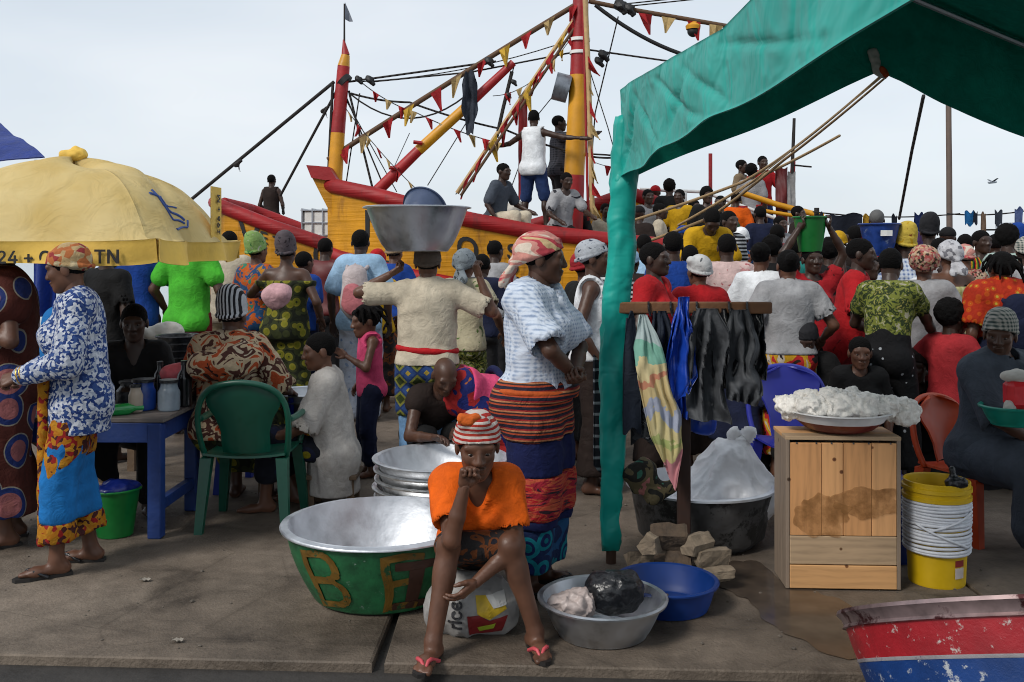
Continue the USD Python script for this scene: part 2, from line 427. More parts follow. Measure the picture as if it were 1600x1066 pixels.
def hand_mesh(res, pose, left):
    """Wrist at the origin, fingers along +x, back of the hand up (+z), thumb towards +y (left hand seen from its back has the thumb on the other side)."""
    k = ('hand', res, pose, left)
    if k not in CACHE:
        curl = {'relax': (18, 26, 20), 'grip': (48, 62, 45), 'fist': (75, 92, 60), 'flat': (6, 10, 8)}[pose]
        P = [cap((-.02, 0, 0), (.02, 0, 0), .024, .026, .012, (0, 0, 1), 1.4), cap((.02, .018, 0), (.078, .026, 0), .020, .017, .014, (0, 0, 1), 1.3), cap((.02, -.016, 0), (.074, -.028, 0), .020, .016, .014, (0, 0, 1), 1.3), cap((.02, 0, 0), (.080, 0, .002), .021, .017, .014, (0, 0, 1), 1.3)]
        for y, x0, L, r in ((.028, .082, .072, .0092), (.0095, .087, .080, .0095), (-.0095, .084, .074, .0090), (-.028, .076, .058, .0080)):
            p, a = V(x0, y, 0), 0.0
            for i, (c, f) in enumerate(zip(curl, (.45, .31, .24))):
                a += math.radians(c)
                q = p + L * f * V(math.cos(a), y * .9 * (1 - i * .5), -math.sin(a))
                P.append(cap(p, q, r * (1 - .08 * i), r * (.94 - .1 * i), .004))
                p = q
        tb = [V(.018, .022, -.006), V(.042, .046, -.016), V(.068, .056, -.026), V(.088, .054, -.036)]
        if pose in ('grip', 'fist'):
            tb = [V(.018, .022, -.006), V(.044, .040, -.026), V(.064, .032, -.044), V(.076, .012, -.052)]
        P += [cap(tb[0], tb[1], .017, .0125, .01), cap(tb[1], tb[2], .012, .0105, .004), cap(tb[2], tb[3], .0105, .0085, .004)]
        v, f = solid(P, res)
        if left:
            v = v * V(1, -1, 1)
            f = f[:, ::-1]
        CACHE[k] = (v, f)
    return CACHE[k]
def head_cover(kind, res, seed=0):
    """Hair and headwraps in the head's own frame (face towards -y)."""
    k = ('cover', kind, res, seed)
    if k in CACHE:
        return CACHE[k]
    cuts, amp, sc = [], .004, (14, 14, 30)
    if kind == 'short':
        P = [ell((0, .016, .034), (.079, .099, .088))]
        cuts = [('plane', (0, -.066, .05), (0, -.72, -.5)), ('plane', (0, .03, -.045), (0, -.35, -.9))]
        amp, sc = .0025, (60, 60, 60)
    elif kind == 'bald':
        return None
    elif kind == 'afro':
        P = [ell((0, .022, .045), (.096, .112, .105))]
        cuts = [('plane', (0, -.064, .052), (0, -.75, -.5)), ('plane', (0, .03, -.055), (0, -.35, -.9))]
        amp, sc = .012, (35, 35, 35)
    elif kind == 'braids':
        P = [ell((0, .018, .036), (.083, .103, .092))]
        rg = random.Random(seed)
        for i in range(22):
            a = rg.uniform(.25, 2 * math.pi - .25) + math.pi * 1.5
            c, s = math.cos(a), math.sin(a)
            p = V(.075 * c, .016 + .092 * s, .055 + rg.uniform(-.02, .05))
            q = p + V(.045 * c, .045 * s, -.04 + rg.uniform(-.05, .03))
            P += [cap(p, q, .013, .009, .008), cap(q, q + V(.012 * c, .012 * s, -.05), .009, .006, .006)]
        cuts = [('plane', (0, -.070, .045), (0, -.8, -.35))]
        amp, sc = .003, (50, 50, 50)
    elif kind == 'bun':
        P = [ell((0, .016, .034), (.080, .100, .089)), ell((0, .115, .055), (.045, .042, .045), .015)]
        cuts = [('plane', (0, -.066, .05), (0, -.72, -.5)), ('plane', (0, .03, -.045), (0, -.35, -.9))]
        amp, sc = .004, (60, 60, 60)
    elif kind == 'cap':
        P = [ell((0, .012, .045), (.083, .104, .080)), cap((-.03, -.10, .048), (.03, -.10, .048), .032, k=.02, n=(0, 0, 1), flat=4)]
        cuts = [('plane', (0, 0, .025), (0, 0, -1))]
        amp = .001
    else:                               # wraps
        P = [ell((0, .022, .044), (.088, .112, .090))]
        for i in range(4):               # wound folds
            z, r = .02 + .022 * i, 1 - .07 * i
            th = np.linspace(0, 2 * math.pi, 17)
            pts = [V(.082 * r * math.cos(a), .022 + .106 * r * math.sin(a), z - .32 * .104 * r * math.sin(a) * (1 - .2 * i)) for a in th]
            P += [cap(p, q, .0115, k=.006) for p, q in zip(pts[:-1], pts[1:])]
        cuts = [('plane', (0, -.085, .052), (0, -.42, -.9)), ('plane', (0, .05, -.052), (0, .1, -1))]
        if 'knot' in kind:
            P += [ell((.0, -.05, .120), (.045, .035, .026), .02), ell((-.05, -.03, .110), (.03, .03, .026), .015)]
        if 'side' in kind:
            P += [ell((.075, .03, .085), (.034, .045, .035), .015)]
        if 'tall' in kind:
            P += [ell((0, .035, .095), (.092, .110, .085), .02), ell((0, .06, .14), (.07, .085, .06), .02)]
        if 'bonnet' in kind:
            P += [ell((0, .045, .05), (.115, .125, .11), .02)]
            cuts = [('plane', (0, -.07, .052), (0, -.5, -.8))]
            amp = .008
        if 'tail' in kind:
            cuts = [('plane', (0, -.085, .058), (0, -.46, -.88)), ('plane', (0, .02, -.075), (0, .25, -1))]
            P += [ell((0, .05, .02), (.085, .10, .085), .03), ell((-.0, .135, -.035), (.030, .030, .028), .02)]
        if 'band' in kind:
            P += [ell((0, .03, .09), (.078, .095, .062), .02)]
    m = solid(P, res, cuts)
    if 'tail' in kind:
        t = solid([cap((0, .135, -.035), (-.03, .175, -.115), .028, .045, .02, (0, 1, .3), 2.0), cap((.02, .13, -.05), (.035, .155, -.135), .022, .034, .02, (0, 1, .3), 2.0)], res)
        m = join(m, t)
    CACHE[k] = ruffle(m, amp, sc, seed)
    return CACHE[k]
def frame(fwd, upv):
    """Axes with -y along fwd and z near upv, as columns."""
    y = -unit(fwd)
    x = unit(np.cross(y, upv))
    return np.stack([x, y, np.cross(x, y)], 1)
def rotv(v, axis, deg):
    return trimesh.transformations.rotation_matrix(math.radians(deg), axis)[:3, :3] @ np.asarray(v, float)
def two_bone(a, c, l1, l2, pole):
    d = c - a
    L = np.linalg.norm(d)
    m = (l1 + l2) * .995
    if L > m:
        c = a + d / L * m
        d, L = c - a, m
    L = max(L, abs(l1 - l2) + .02)
    x = (l1 * l1 - l2 * l2 + L * L) / (2 * L)
    h = math.sqrt(max(l1 * l1 - x * x, 0))
    u = unit(d)
    p = np.asarray(pole, float)
    p = unit(p - u * (p @ u))
    return a + u * x + p * h, c

EYEW = plain('eye_white', (.20, .165, .14), .3, var=.05)
EYEB = plain('eye_brown', (.012, .007, .005), .15, var=.05)
SOLE = plain('sandal_rubber', (.02, .016, .014), .6)
FOLK = []
def person(label, u, vtop, Y, yaw, h=None, sit=False, pelvis=None, lean=0, side=0, twist=0, hp=0, hy=0, aL=None, aR=None, pL=None, pR=None, hands=('relax', 'relax'), feet=None,
           skin=0, shirt=None, lower=None, head=('short',), eyes=False, sandals=None, build=1.0, female=True, res=None, z0=0.0, extra=None, cat='person', knees=None, fem_bust=None, hs=1.0, thumbs=(None, None), size=1.66):
    rid = len(FOLK)
    res = res or min(max(.0023 * Y, .0095), .028)
    base = at(u, HOR, Y)
    ztop = at(u, vtop, Y)[2]
    if sit or pelvis is not None:
        s = (h or size) / 1.70
        if pelvis is None:
            pelvis = ztop - z0 - .77 * s * math.cos(math.radians(lean))
        pz = pelvis
    else:
        h = h or (ztop - z0)
        s = h / 1.70
        pz = .93 * s
    up, fw, lf = V(0, 0, 1), V(0, -1, 0), V(1, 0, 0)
    U = rotv(rotv(up, (1, 0, 0), lean), (0, 1, 0), side)
    F = rotv(fw, (1, 0, 0), lean)
    F = unit(rotv(F, U, twist)); F = unit(F - U * (F @ U))
    L = unit(np.cross(U, F))
    pel = V(0, 0, pz)
    w = build * .90
    sp = lambda q, l=0, f=0: pel + (U * q + L * l + F * f) * s
    nb, chest, waist = sp(.50), sp(.33), sp(.14)
    sh = {1: sp(.452, .168 * w), -1: sp(.452, -.168 * w)}
    hF = rotv(rotv(F, U, hy), (1, 0, 0), 0)
    HU = unit(U * .6 + up * .4) if hp is not None else U
    hF = unit(hF - HU * (hF @ HU))
    hL = np.cross(hF, HU)
    hF2 = rotv(hF, hL, -(hp or 0)); HU2 = rotv(HU, hL, -(hp or 0))
    hF, HU = hF2, HU2
    hc = nb + (HU * .153 + hF * .018) * s
    HR = frame(hF, HU)
    hsc = (.55 * s + .45) * hs
    # legs
    hip, knee, ank, fdir = {}, {}, {}, {}
    for sd in (1, -1):
        hip[sd] = pel + V(sd * .088 * w, 0, -.02) * s
        if feet:
            fx = feet[0 if sd == 1 else 1]
            tgt = V(fx[0] * s, -fx[1] * s, .075 * s + (fx[2] if len(fx) > 2 else 0))
        else:
            tgt = V(sd * .095, .0, .075) * s
        pole = V(sd * .12, -1, .25) if knees is None else V(*knees[0 if sd == 1 else 1])
        knee[sd], ank[sd] = two_bone(hip[sd], tgt, .425 * s, .41 * s, pole)
        fdir[sd] = unit(V(sd * .22, -1, 0))
    # arms
    elb, wri = {}, {}
    for sd, ar, pl in ((1, aL, pL), (-1, aR, pR)):
        ar = ar if ar is not None else (.07, .05, -.5)
        tgt = sh[sd] + (lf * sd * ar[0] + fw * ar[1] + up * ar[2]) * s
        pole = V(sd * .55, .7, -.5) if pl is None else V(pl[0] * sd, -pl[1], pl[2])
        elb[sd], wri[sd] = two_bone(sh[sd], tgt, .285 * s, .25 * s, pole)
    bw = w * s
    T = [cap(sp(-.03), sp(.08), .152 * bw * (1.06 if female else .98), .138 * bw, .022, F, 1.32), cap(sp(.08), sp(.2), .138 * bw, .138 * bw, .022, F, 1.3), cap(sp(.2), sp(.36), .140 * bw, .155 * bw, .022, F, 1.38),
         cap(sh[1] - L * .03 * s, sh[-1] + L * .03 * s, .062 * s, k=.03), cap(sp(.36), sp(.46), .14 * bw, .075 * bw, .03, F, 1.4)]
    if female:
        T += [ell(sp(.30, .075 * w, .085 * w), V(.072, .072, .075) * bw, .03), ell(sp(.30, -.075 * w, .085 * w), V(.072, .072, .075) * bw, .03)]
    T += [ell(sp(-.04, .075, -.055), V(.10, .09, .10) * bw, .03), ell(sp(-.04, -.075, -.055), V(.10, .09, .10) * bw, .03)]
    B = list(T)
    B += [cap(sp(.44), hc - HU * .06 * s + hF * -.012 * s, .058 * s, .052 * s, .03)]
    for sd in (1, -1):
        B += [cap(sh[sd], elb[sd], .050 * s * (.5 + .5 * w), .039 * s, .02), cap(elb[sd], elb[sd] * .55 + wri[sd] * .45, .038 * s, .036 * s, .015), cap(elb[sd] * .55 + wri[sd] * .45, wri[sd], .036 * s, .025 * s, .012)]
        kn, an = knee[sd], ank[sd]
        B += [cap(hip[sd], kn, .088 * bw, .056 * s, .03), cap(kn, an, .052 * s, .036 * s, .02), ell(kn * .68 + an * .32 + V(0, .018 * s, 0), V(.045, .05, .075) * s, .03)]
        fd = fdir[sd]
        heel = V(an[0], an[1], an[2] - .043 * s) - fd * .03 * s
        B += [cap(an, heel, .036 * s, .034 * s, .02), cap(heel, heel + fd * .13 * s + V(0, 0, -.008 * s), .034 * s, .032 * s, .03, (0, 0, 1), 1.25),
              cap(heel + fd * .12 * s + np.cross(fd, up) * .012 * s, heel + fd * .19 * s + np.cross(fd, up) * .012 * s + V(0, 0, -.012 * s), .038 * s, .022 * s, .02, (0, 0, 1), 1.6)]
        if res < .011:
            for i in range(5):
                o = np.cross(fd, up) * (.012 + (.034 - .017 * i) * sd) * s
                st = heel + fd * (.18 - .006 * abs(i - 1.2)) * s + o + V(0, 0, -.012 * s)
                B.append(cap(st, st + fd * (.034 - .004 * i) * s + V(0, 0, -.006 * s), (.0125 if i == 0 else .0095) * s, k=.006))
    body = solid(B, res)
    hres = .0042 if Y < 5.6 else (.007 if Y < 8 else .011)
    hv, hf_ = head_mesh(hres)
    shells = [body, ((hv * hsc * s / s) @ HR.T + hc, hf_)]
    dres = .0042 if Y < 5.6 else .0065
    if Y < 12:
        for sd, pose, th in ((1, hands[0], thumbs[0]), (-1, hands[1], thumbs[1])):
            x = unit(wri[sd] - elb[sd])
            t = fw * .8 - lf * sd * .6 if th is None else V(th[0] * sd, -th[1], th[2])
            y = unit(t - x * (t @ x))
            z = np.cross(x, y)
            if sd == 1:
                z = -z                       # the mesh of a left hand is mirrored, so that its back faces out
                Rm = np.stack([x, -y, np.cross(x, -y)], 1)
            else:
                Rm = np.stack([x, y, np.cross(x, y)], 1)
            v, f = hand_mesh(dres, pose, sd == 1)
            shells.append(((v * s * .98) @ Rm.T + wri[sd], f))
    else:
        for sd in (1, -1):
            x = unit(wri[sd] - elb[sd])
            shells.append(solid([cap(wri[sd], wri[sd] + x * .09 * s, .03 * s, .026 * s), cap(wri[sd] + x * .09 * s, wri[sd] + x * .16 * s, .024 * s, .012 * s)], .012))
    o = thing('person', label, cat, (base[0], Y, z0), yaw)
    part(o, 'body', join(*shells), SKIN[skin], smooth=True)
    # clothes
    sd_ = rid * 7 + 3
    if shirt:
        off, sl, hem = shirt.get('off', .016), shirt.get('sleeve', .62), shirt.get('hem', -.06)
        if lower and hem < .05:          # the blouse hangs over the waistband
            off = max(off, lower.get('off', .014) + .010)
        P = [(p[0], p[1], p[2] + off, p[3] + off, p[4], p[5], p[6]) if not isinstance(p[0], str) else ell(p[1], p[2] + off, p[3]) for p in T]
        if 'loose' in shirt:
            lo = shirt['loose']
            P.append(cap(sp(.2), pel + up * (hem * s - .03) + F * .0, (.15 + lo * .5) * bw, (.155 + lo) * bw, .05, F, 1.25))
        elif hem < -.02:
            P.append(cap(sp(.02), pel + up * (hem * s - .03), .160 * bw + off, .166 * bw + off, .04, F, 1.3))
        for sd in (1, -1):
            e1 = shirt.get('sleeveR', sl) if sd == -1 else sl
            if e1 > 0:
                a1 = min(e1, 1.0)
                P.append(cap(sh[sd], sh[sd] + (elb[sd] - sh[sd]) * (a1 + (.06 if e1 <= 1 else 0)), (.056 + off * .6) * s, (.054 + off * .9) * s, .025))
                if e1 > 1:
                    P.append(cap(elb[sd], elb[sd] + (wri[sd] - elb[sd]) * min(e1 - 1, .98), (.05 + off * .5) * s, (.036 + off * .5) * s, .02))
        cuts = [('plane', pel + up * hem * s, (0, 0, -1))]
        if abs(lean) > 50:
            cuts = [('plane', pel + U * hem * s, -U)]
        ne = shirt.get('neck', .07)
        cuts.append(('ball', nb + U * .03 * s + F * .035 * s, ne * s))
        if shirt.get('v'):
            cuts.append(('rod', nb + (F * .06 + U * .0) * s, nb + (F * (.150 + off * .5) - U * .155) * s, .062 * s * shirt['v'], .010 * s))
        for sd in (1, -1):               # the open end of each sleeve
            e1 = shirt.get('sleeveR', sl) if sd == -1 else sl
            if .3 < e1 <= 1 and Y < 8:
                ax_ = elb[sd] - sh[sd]
                cuts.append(('rod', sh[sd] + ax_ * (e1 - .05), sh[sd] + ax_ * (e1 + .6), (.044 + off * .35) * s, (.075 + off) * s))
        if sl < .05:                     # sleeveless: cut the armholes
            for sd in (1, -1):
                cuts.append(('ball', sh[sd] + L * sd * .035 * s + V(0, 0, .0), .085 * s))
        if shirt.get('top') is not None:  # a cloth wound below the shoulders
            cuts.append(('plane', sp(shirt['top']), U))
        m = solid(P, res, cuts)
        hz = pel[2] + hem * s
        up_ = U if abs(lean) > 50 else up
        h0 = pel + up_ * hem * s
        m = folds(m, shirt.get('wr', .0075) * .6, shirt.get('ws', (8, 8, 4.5)), sd_, lambda v: np.clip(((v - h0) @ up_) / .10, .12, 1))
        part(o, shirt.get('name', 'shirt'), m, shirt['mat'], smooth=True)
    if lower:
        kind, mt = lower['kind'], lower['mat']
        ln, off, fl = lower.get('len', 1.75), lower.get('off', .014), lower.get('flare', .02)
        at_leg = lambda sd, t: hip[sd] + (knee[sd] - hip[sd]) * t if t <= 1 else knee[sd] + (ank[sd] - knee[sd]) * (t - 1)
        def leg_skirt(t0, t1, off):
            P = []
            if t0 <= .01:
                P = [cap(sp(lower.get('rise', .04 if shirt and shirt.get('hem', -.06) < -.01 else .12)), sp(.0), .140 * bw + off, .160 * bw + off, .02, F, 1.28)] + [ell(p[1], p[2] + off, .03) for p in T[-2:]]
            ts = np.linspace(t0, t1, max(int((t1 - t0) * 6), 2))
            for a, b in zip(ts[:-1], ts[1:]):
                for sd in (1, -1):
                    r1 = ((.09 - .03 * min(a, 1)) * bw + off + fl * a)
                    r2 = ((.09 - .03 * min(b, 1)) * bw + off + fl * b)
                    P.append(cap(at_leg(sd, a), at_leg(sd, b), r1, r2, .012))
                P.append(cap(at_leg(1, b), at_leg(-1, b), (.085 - .028 * min(b, 1)) * bw + off + fl * b, k=.012))
            return P
        if kind == 'skirt':
            bands = lower.get('bands') or [(0, ln, mt, 'skirt', off)]
            for bi, (t0, t1, bm, nm, bo) in enumerate(bands):
                cuts = []
                if not sit and pelvis is None:
                    zt = at_leg(1, t0)[2]
                    if t0 > .01:
                        cuts.append(('plane', (0, 0, zt), (0, 0, 1)))
                    cuts.append(('plane', (0, 0, at_leg(1, t1)[2]), (0, 0, -1)))
                m = solid(leg_skirt(max(t0 - (.12 if t0 > .01 else 0), 0), t1 + (.1 if cuts else 0), bo), res, cuts)
                zt0 = pel[2] + .02
                m = folds(m, lower.get('wr', .010) * .75, lower.get('ws', (10, 10, 1.8)), sd_ + 1, lambda v: np.clip((zt0 - v[:, 2]) / .18, .15, 1))
                part(o, nm, m, bm, smooth=True)
            if lower.get('panel'):
                pm, po, pc = lower['panel']
                m = solid(leg_skirt(0, 1.2, po), res, [('plane', pel + V(*p_), n_) for p_, n_ in pc])
                part(o, 'wrapper_fold', folds(m, .003, (8, 8, 4), sd_ + 4), pm, smooth=True)
        else:
            P = [cap(sp(.02), sp(-.02), .140 * bw + off, .155 * bw + off, .04, F, 1.3)] + [ell(p[1], p[2] + off, .05) for p in T[-2:]]
            for sd in (1, -1):
                P.append(cap(hip[sd], at_leg(sd, min(ln, 1)), .090 * bw + off, .060 * s + off * 1.3, .03))
                if ln > 1:
                    P.append(cap(knee[sd], at_leg(sd, ln), .058 * s + off, .046 * s + off * 1.4, .02))
            m = folds(solid(P, res), .007, (9, 9, 5), sd_ + 2)
            part(o, kind, m, mt, smooth=True)
    if head:
        cres = .0055 if Y < 5.6 else (.008 if Y < 9 else .012)
        cov = head_cover(head[0], cres, rid if head[0] in ('braids',) else 0)
        if cov is not None:
            isw = head[0] not in ('short', 'afro', 'braids', 'bun', 'cap')
            nm = 'cap' if head[0] == 'cap' else ('headwrap' if isw else 'hair')
            part(o, nm, (cov[0] * hsc @ HR.T + hc, cov[1]), head[1] if len(head) > 1 else HAIR, smooth=True)
            if isw and Y < 12:           # the edge of the hairline under the wrap
                hb = head_cover('short', .008 if Y < 8 else .012)
                part(o, 'hair', (hb[0] * hsc @ HR.T + hc, hb[1]), HAIR, smooth=True)
    if eyes:
        for sd in (1, -1):
            c = V(sd * .031, -.0745, .008)
            e = part(o, 'eye', ((np.array(trimesh.creation.icosphere(2, .0135).vertices) * V(1.0, .95, .52) + c) * hsc @ HR.T + hc, trimesh.creation.icosphere(2, .0135).faces), EYEW, smooth=True)
            part(e, 'pupil', ((np.array(trimesh.creation.icosphere(2, .0062).vertices) * V(1, .6, .95) + c + V(0, -.0105, -.0004)) * hsc @ HR.T + hc, trimesh.creation.icosphere(2, .0062).faces), EYEB, smooth=True)
    if sandals:
        for sd in (1, -1):
            fd, an = fdir[sd], ank[sd]
            sdv = np.cross(fd, up)
            heel = V(an[0], an[1], 0) - fd * .03 * s
            out = [(-.045, -.025), (-.045, .025), (.0, .034), (.09, .036), (.16, .045), (.21, .036), (.235, .008), (.225, -.022), (.16, -.040), (.09, -.030), (0, -.030)]
            ring = np.array([heel + fd * a * s + sdv * (b + .012 * min(max(a / .15, 0), 1)) * s for a, b in out])
            n = len(ring)
            vv = np.vstack([ring + V(0, 0, .001), ring + V(0, 0, .014 * s + .004), heel + fd * .1 * s + V(0, 0, .001), heel + fd * .1 * s + V(0, 0, .014 * s + .004)])
            i = np.arange(n); j = (i + 1) % n
            ff = np.vstack([np.stack([i, j, j + n], 1), np.stack([i, j + n, i + n], 1), np.stack([np.full(n, 2 * n + 1), i + n, j + n], 1), np.stack([np.full(n, 2 * n), j, i], 1)])
            sn = part(o, 'sandal', (vv, ff), SOLE)
            toe = heel + fd * .185 * s + sdv * (.012 + .014 * sd) * s + V(0, 0, .022 * s)
            for q in (1, -1):
                mid = heel + fd * .14 * s + sdv * (.012 + q * .030) * s + V(0, 0, .046 * s)
                bk = heel + fd * .075 * s + sdv * (.004 + q * .042) * s + V(0, 0, .014 * s)
                part(sn, 'strap', tube([toe, toe * .5 + mid * .5 + V(0, 0, .012 * s), mid, bk], [.006 * s, .009 * s, .010 * s, .009 * s], 6), sandals, smooth=True)
    FOLK.append(o)
    info = dict(hc=hc, HR=HR, wri=wri, elb=elb, knee=knee, ank=ank, sp=sp, s=s, U=U, F=F, L=L, nb=nb, sh=sh, pel=pel, hsc=hsc)
    if extra:
        extra(o, info)
    return o, info
# ------------------------------------------------------------------ the quay, the road, the water
def geo_mat(name, nodes, links):
    return M(name, nodes, links)
CONCRETE = M('stained_concrete', {
    'g': ('geometry', {}), 'n1': ('noise_texture', {'scale': .55, 'detail': 6.0, 'roughness': .62}), 'n2': ('noise_texture', {'scale': 9.0, 'detail': 8.0, 'roughness': .7}),
    'n3': ('noise_texture', {'scale': 70.0, 'detail': 4.0}), 'st': ('mapping', {'scale': (.8, 1.1, 1), 'rotation': (0, 0, .35)}), 'n4': ('noise_texture', {'scale': 1.9, 'detail': 6.0, 'roughness': .62, 'distortion': .5}),
    'r1': ('rgb_ramp', {'ramp': [(.3, (.072, .056, .043)), (.5, (.136, .108, .084)), (.72, (.205, .168, .134))]}),
    'r4': ('rgb_ramp', {'ramp': [(.32, (.26, .24, .22)), (.47, (.80, .79, .77)), (.68, (1.18, 1.17, 1.15))]}),
    'r2': ('rgb_ramp', {'ramp': [(.3, (.62, .61, .6)), (.6, (1.05, 1.05, 1.05))]}),
    'a': ('mix', {'mix_type': 'multiply', 'fac': .9}), 'b': ('mix', {'mix_type': 'multiply', 'fac': .85}),
    'add': ('math', {'math_type': 'add'}), 'bp': ('bump', {'strength': .5, 'distance': .012}),
    'v': ('voronoi_texture', {'feature': 'distance_to_edge', 'scale': .9}), 'vd': ('rgb_ramp', {'ramp': [(0, (.35, .33, .3)), (.006, (1, 1, 1))]}), 'c': ('mix', {'mix_type': 'multiply', 'fac': .35}),
    'rg': ('rgb_ramp', {'ramp': [(.35, (.55, .55, .55)), (.6, (.85, .85, .85))]}),
    'p': ('principled_bsdf', {'specular_ior_level': .35})},
    [('g.position', 'n1.vector'), ('g.position', 'n2.vector'), ('g.position', 'n3.vector'), ('g.position', 'st.vector'), ('st.vector', 'n4.vector'), ('g.position', 'v.vector'),
     ('n1.fac', 'r1.fac'), ('n4.fac', 'r4.fac'), ('n2.fac', 'r2.fac'), ('r1.color', 'a.color1'), ('r4.color', 'a.color2'), ('a.color', 'b.color1'), ('r2.color', 'b.color2'),
     ('b.color', 'c.color1'), ('v.distance', 'vd.fac'), ('vd.color', 'c.color2'), ('c.color', 'p.base_color'), ('n1.fac', 'rg.fac'), ('rg.color', 'p.roughness'),
     ('n2.fac', 'add.value1'), ('n3.fac', 'add.value2'), ('add.value', 'bp.height'), ('bp.normal', 'p.normal')])
KERB = plain('dark_kerb_stone', (.045, .040, .036), .7, var=.5, vscale=6, bump=.6, bscale=30)
ROADM = plain('wet_asphalt', (.05, .047, .045), .5, var=.3, vscale=12, bump=.5, bscale=80)
def slope_edge(x):                       # the front edge of the pavement runs slightly askew
    return 3.80 - .052 * x
road = top('road', box((60, 40, .3), (0, 3.6 - 20, -.31)), ROADM, 'dark wet road below the kerb', 'road', kind='structure')
pav = thing('pavement', 'worn stained concrete quay pavement with dark joints', 'pavement')
tag(pav, kind='structure')
xs = [-30, -14, -5.6, -.5, 2.15, 4.9, 8.5, 16, 34]
ys = [None, 6.9, 10.2, 13.2]
part(pav, 'bedding', box((64.2, 9.8, 1.2), (2, 8.3, -.64)), KERB)
for i in range(len(xs) - 1):
    for j in range(3):
        x0, x1 = xs[i] + .009, xs[i + 1] - .009
        y0 = (slope_edge(x0) if j == 0 else ys[j] + .008, slope_edge(x1) if j == 0 else ys[j] + .008)
        y1 = ys[j + 1] - .008
        sk = .012 * math.sin(i * 2.1 + j)
        p = np.array([(x0, y0[0], 0), (x1 - .03 * (i == 2), y0[1], 0), (x1 + .05 * (i == 2), y1, 0), (x0, y1, 0)])
        v = np.vstack([p + V(0, 0, -.05), p + V(0, 0, -.006), p + (p.mean(0) - p) * V(.004, .004, 0)])
        f = [(0, 3, 2), (0, 2, 1), (8, 9, 10), (8, 10, 11)]
        for a in (0, 4):
            for k in range(4):
                m = (k + 1) % 4
                f += [(a + k, a + m, a + m + 4), (a + k, a + m + 4, a + k + 4)]
        part(pav, 'slab', (v, np.array(f)), CONCRETE)
kb = thing('kerb', 'dark chipped kerb stones along the front edge of the pavement', 'kerb')
tag(kb, kind='structure')
rk = random.Random(4)
x = -7.0
while x < 7:
    L = rk.uniform(.85, 1.15)
    xm = x + L / 2
    ym = slope_edge(xm)
    m = box((L - .012, .13, .13), (0, 0, 0), .014)
    part(kb, 'kerb_stone', moved(ruffle(m, .004, 9, 2), (xm, ym - .062, -.112 + rk.uniform(-.006, .006)), -math.degrees(.052) + rk.uniform(-.5, .5)), KERB)
    x += L
WATER = M('sea_water', {'g': ('geometry', {}), 'mp': ('mapping', {'scale': (1, .5, 1)}), 'n': ('noise_texture', {'scale': .8, 'detail': 5.0}), 'b': ('bump', {'strength': .35, 'distance': .15}), 'p': ('principled_bsdf', {'base_color': (.10, .13, .14), 'roughness': .12, 'ior': 1.33})},
          [('g.position', 'mp.vector'), ('mp.vector', 'n.vector'), ('n.fac', 'b.height'), ('b.normal', 'p.normal')])
top('sea', (np.array([(-3000, 13.25, -1.1), (3000, 13.25, -1.1), (3000, 6000, -1.1), (-3000, 6000, -1.1)], float), np.array([(0, 1, 2), (0, 2, 3)])), WATER, 'pale grey harbour water behind the boats', 'sea', kind='structure')
WET = M('wet_patch', {'g': ('geometry', {}), 'n': ('noise_texture', {'scale': 8.0, 'detail': 6.0}), 'r': ('rgb_ramp', {'ramp': [(.3, (.035, .026, .02)), (.7, (.075, .055, .04))]}), 'p': ('principled_bsdf', {'roughness': .16, 'specular_ior_level': .5})},
        [('g.position', 'n.vector'), ('n.fac', 'r.fac'), ('r.color', 'p.base_color')])
def puddle(cx, cy, rx, ry, seed, label):
    th = np.linspace(0, 2 * math.pi, 60, endpoint=False)
    k = 1 + .7 * (meshkit.fbm(np.stack([np.cos(th) * 1.6 + seed, np.sin(th) * 1.6, 0 * th], 1), 3, seed) - .5)
    P = np.stack([cx + rx * k * np.cos(th), cy + ry * k * np.sin(th), np.full(60, .004)], 1)
    v = np.vstack([P, (cx, cy, .005)])
    i = np.arange(60)
    top('puddle', (v, np.stack([i, (i + 1) % 60, np.full(60, 60)], 1)), WET, label, 'puddle', kind='structure')
puddle(1.30, 4.28, .24, .42, 3, 'dark wet puddle on the concrete in front of the wooden crate')
puddle(1.12, 4.75, .16, .30, 8, 'damp strip of wet concrete between the sooty pot and the crate')

rg_ = random.Random(31)
bits = []
for _ in range(260):
    x, y = rg_.uniform(-3.2, 2.4), rg_.uniform(3.95, 6.6)
    r = rg_.choice((.004, .005, .006, .009, .012)) * rg_.uniform(.7, 1.3)
    q = trimesh.creation.icosphere(0, r)
    bits.append(moved((q.vertices * V(1, rg_.uniform(.6, 1), .55), q.faces), (x, y, r * .35), rg_.uniform(0, 180)))
top('grit', join(*bits), plain('grit', (.14, .12, .10), .9, var=.6, vscale=40), 'small stones and grit scattered over the concrete', 'grit', kind='stuff')
SCR = hue('paper_scrap', (.34, .31, .27))
for lab, x, y, w in (('dirty plastic scrap near the pavement edge at the left', -1.35, 4.02, .018), ('torn scrap lying by the feet of the floral jacket woman', -1.75, 4.75, .02), ('flattened scrap near the foot of the tent leg', .42, 4.72, .03)):
    G = np.array([[V(x + a * w + .01 * math.sin(b * 5), y + b * w * .7, .008 + .008 * math.sin(a * 3 + b * 2) ** 2) for b in np.linspace(-1, 1, 5)] for a in np.linspace(-1, 1, 5)])
    top('scrap', sheet(G, .002), SCR, lab, 'litter', smooth=True)

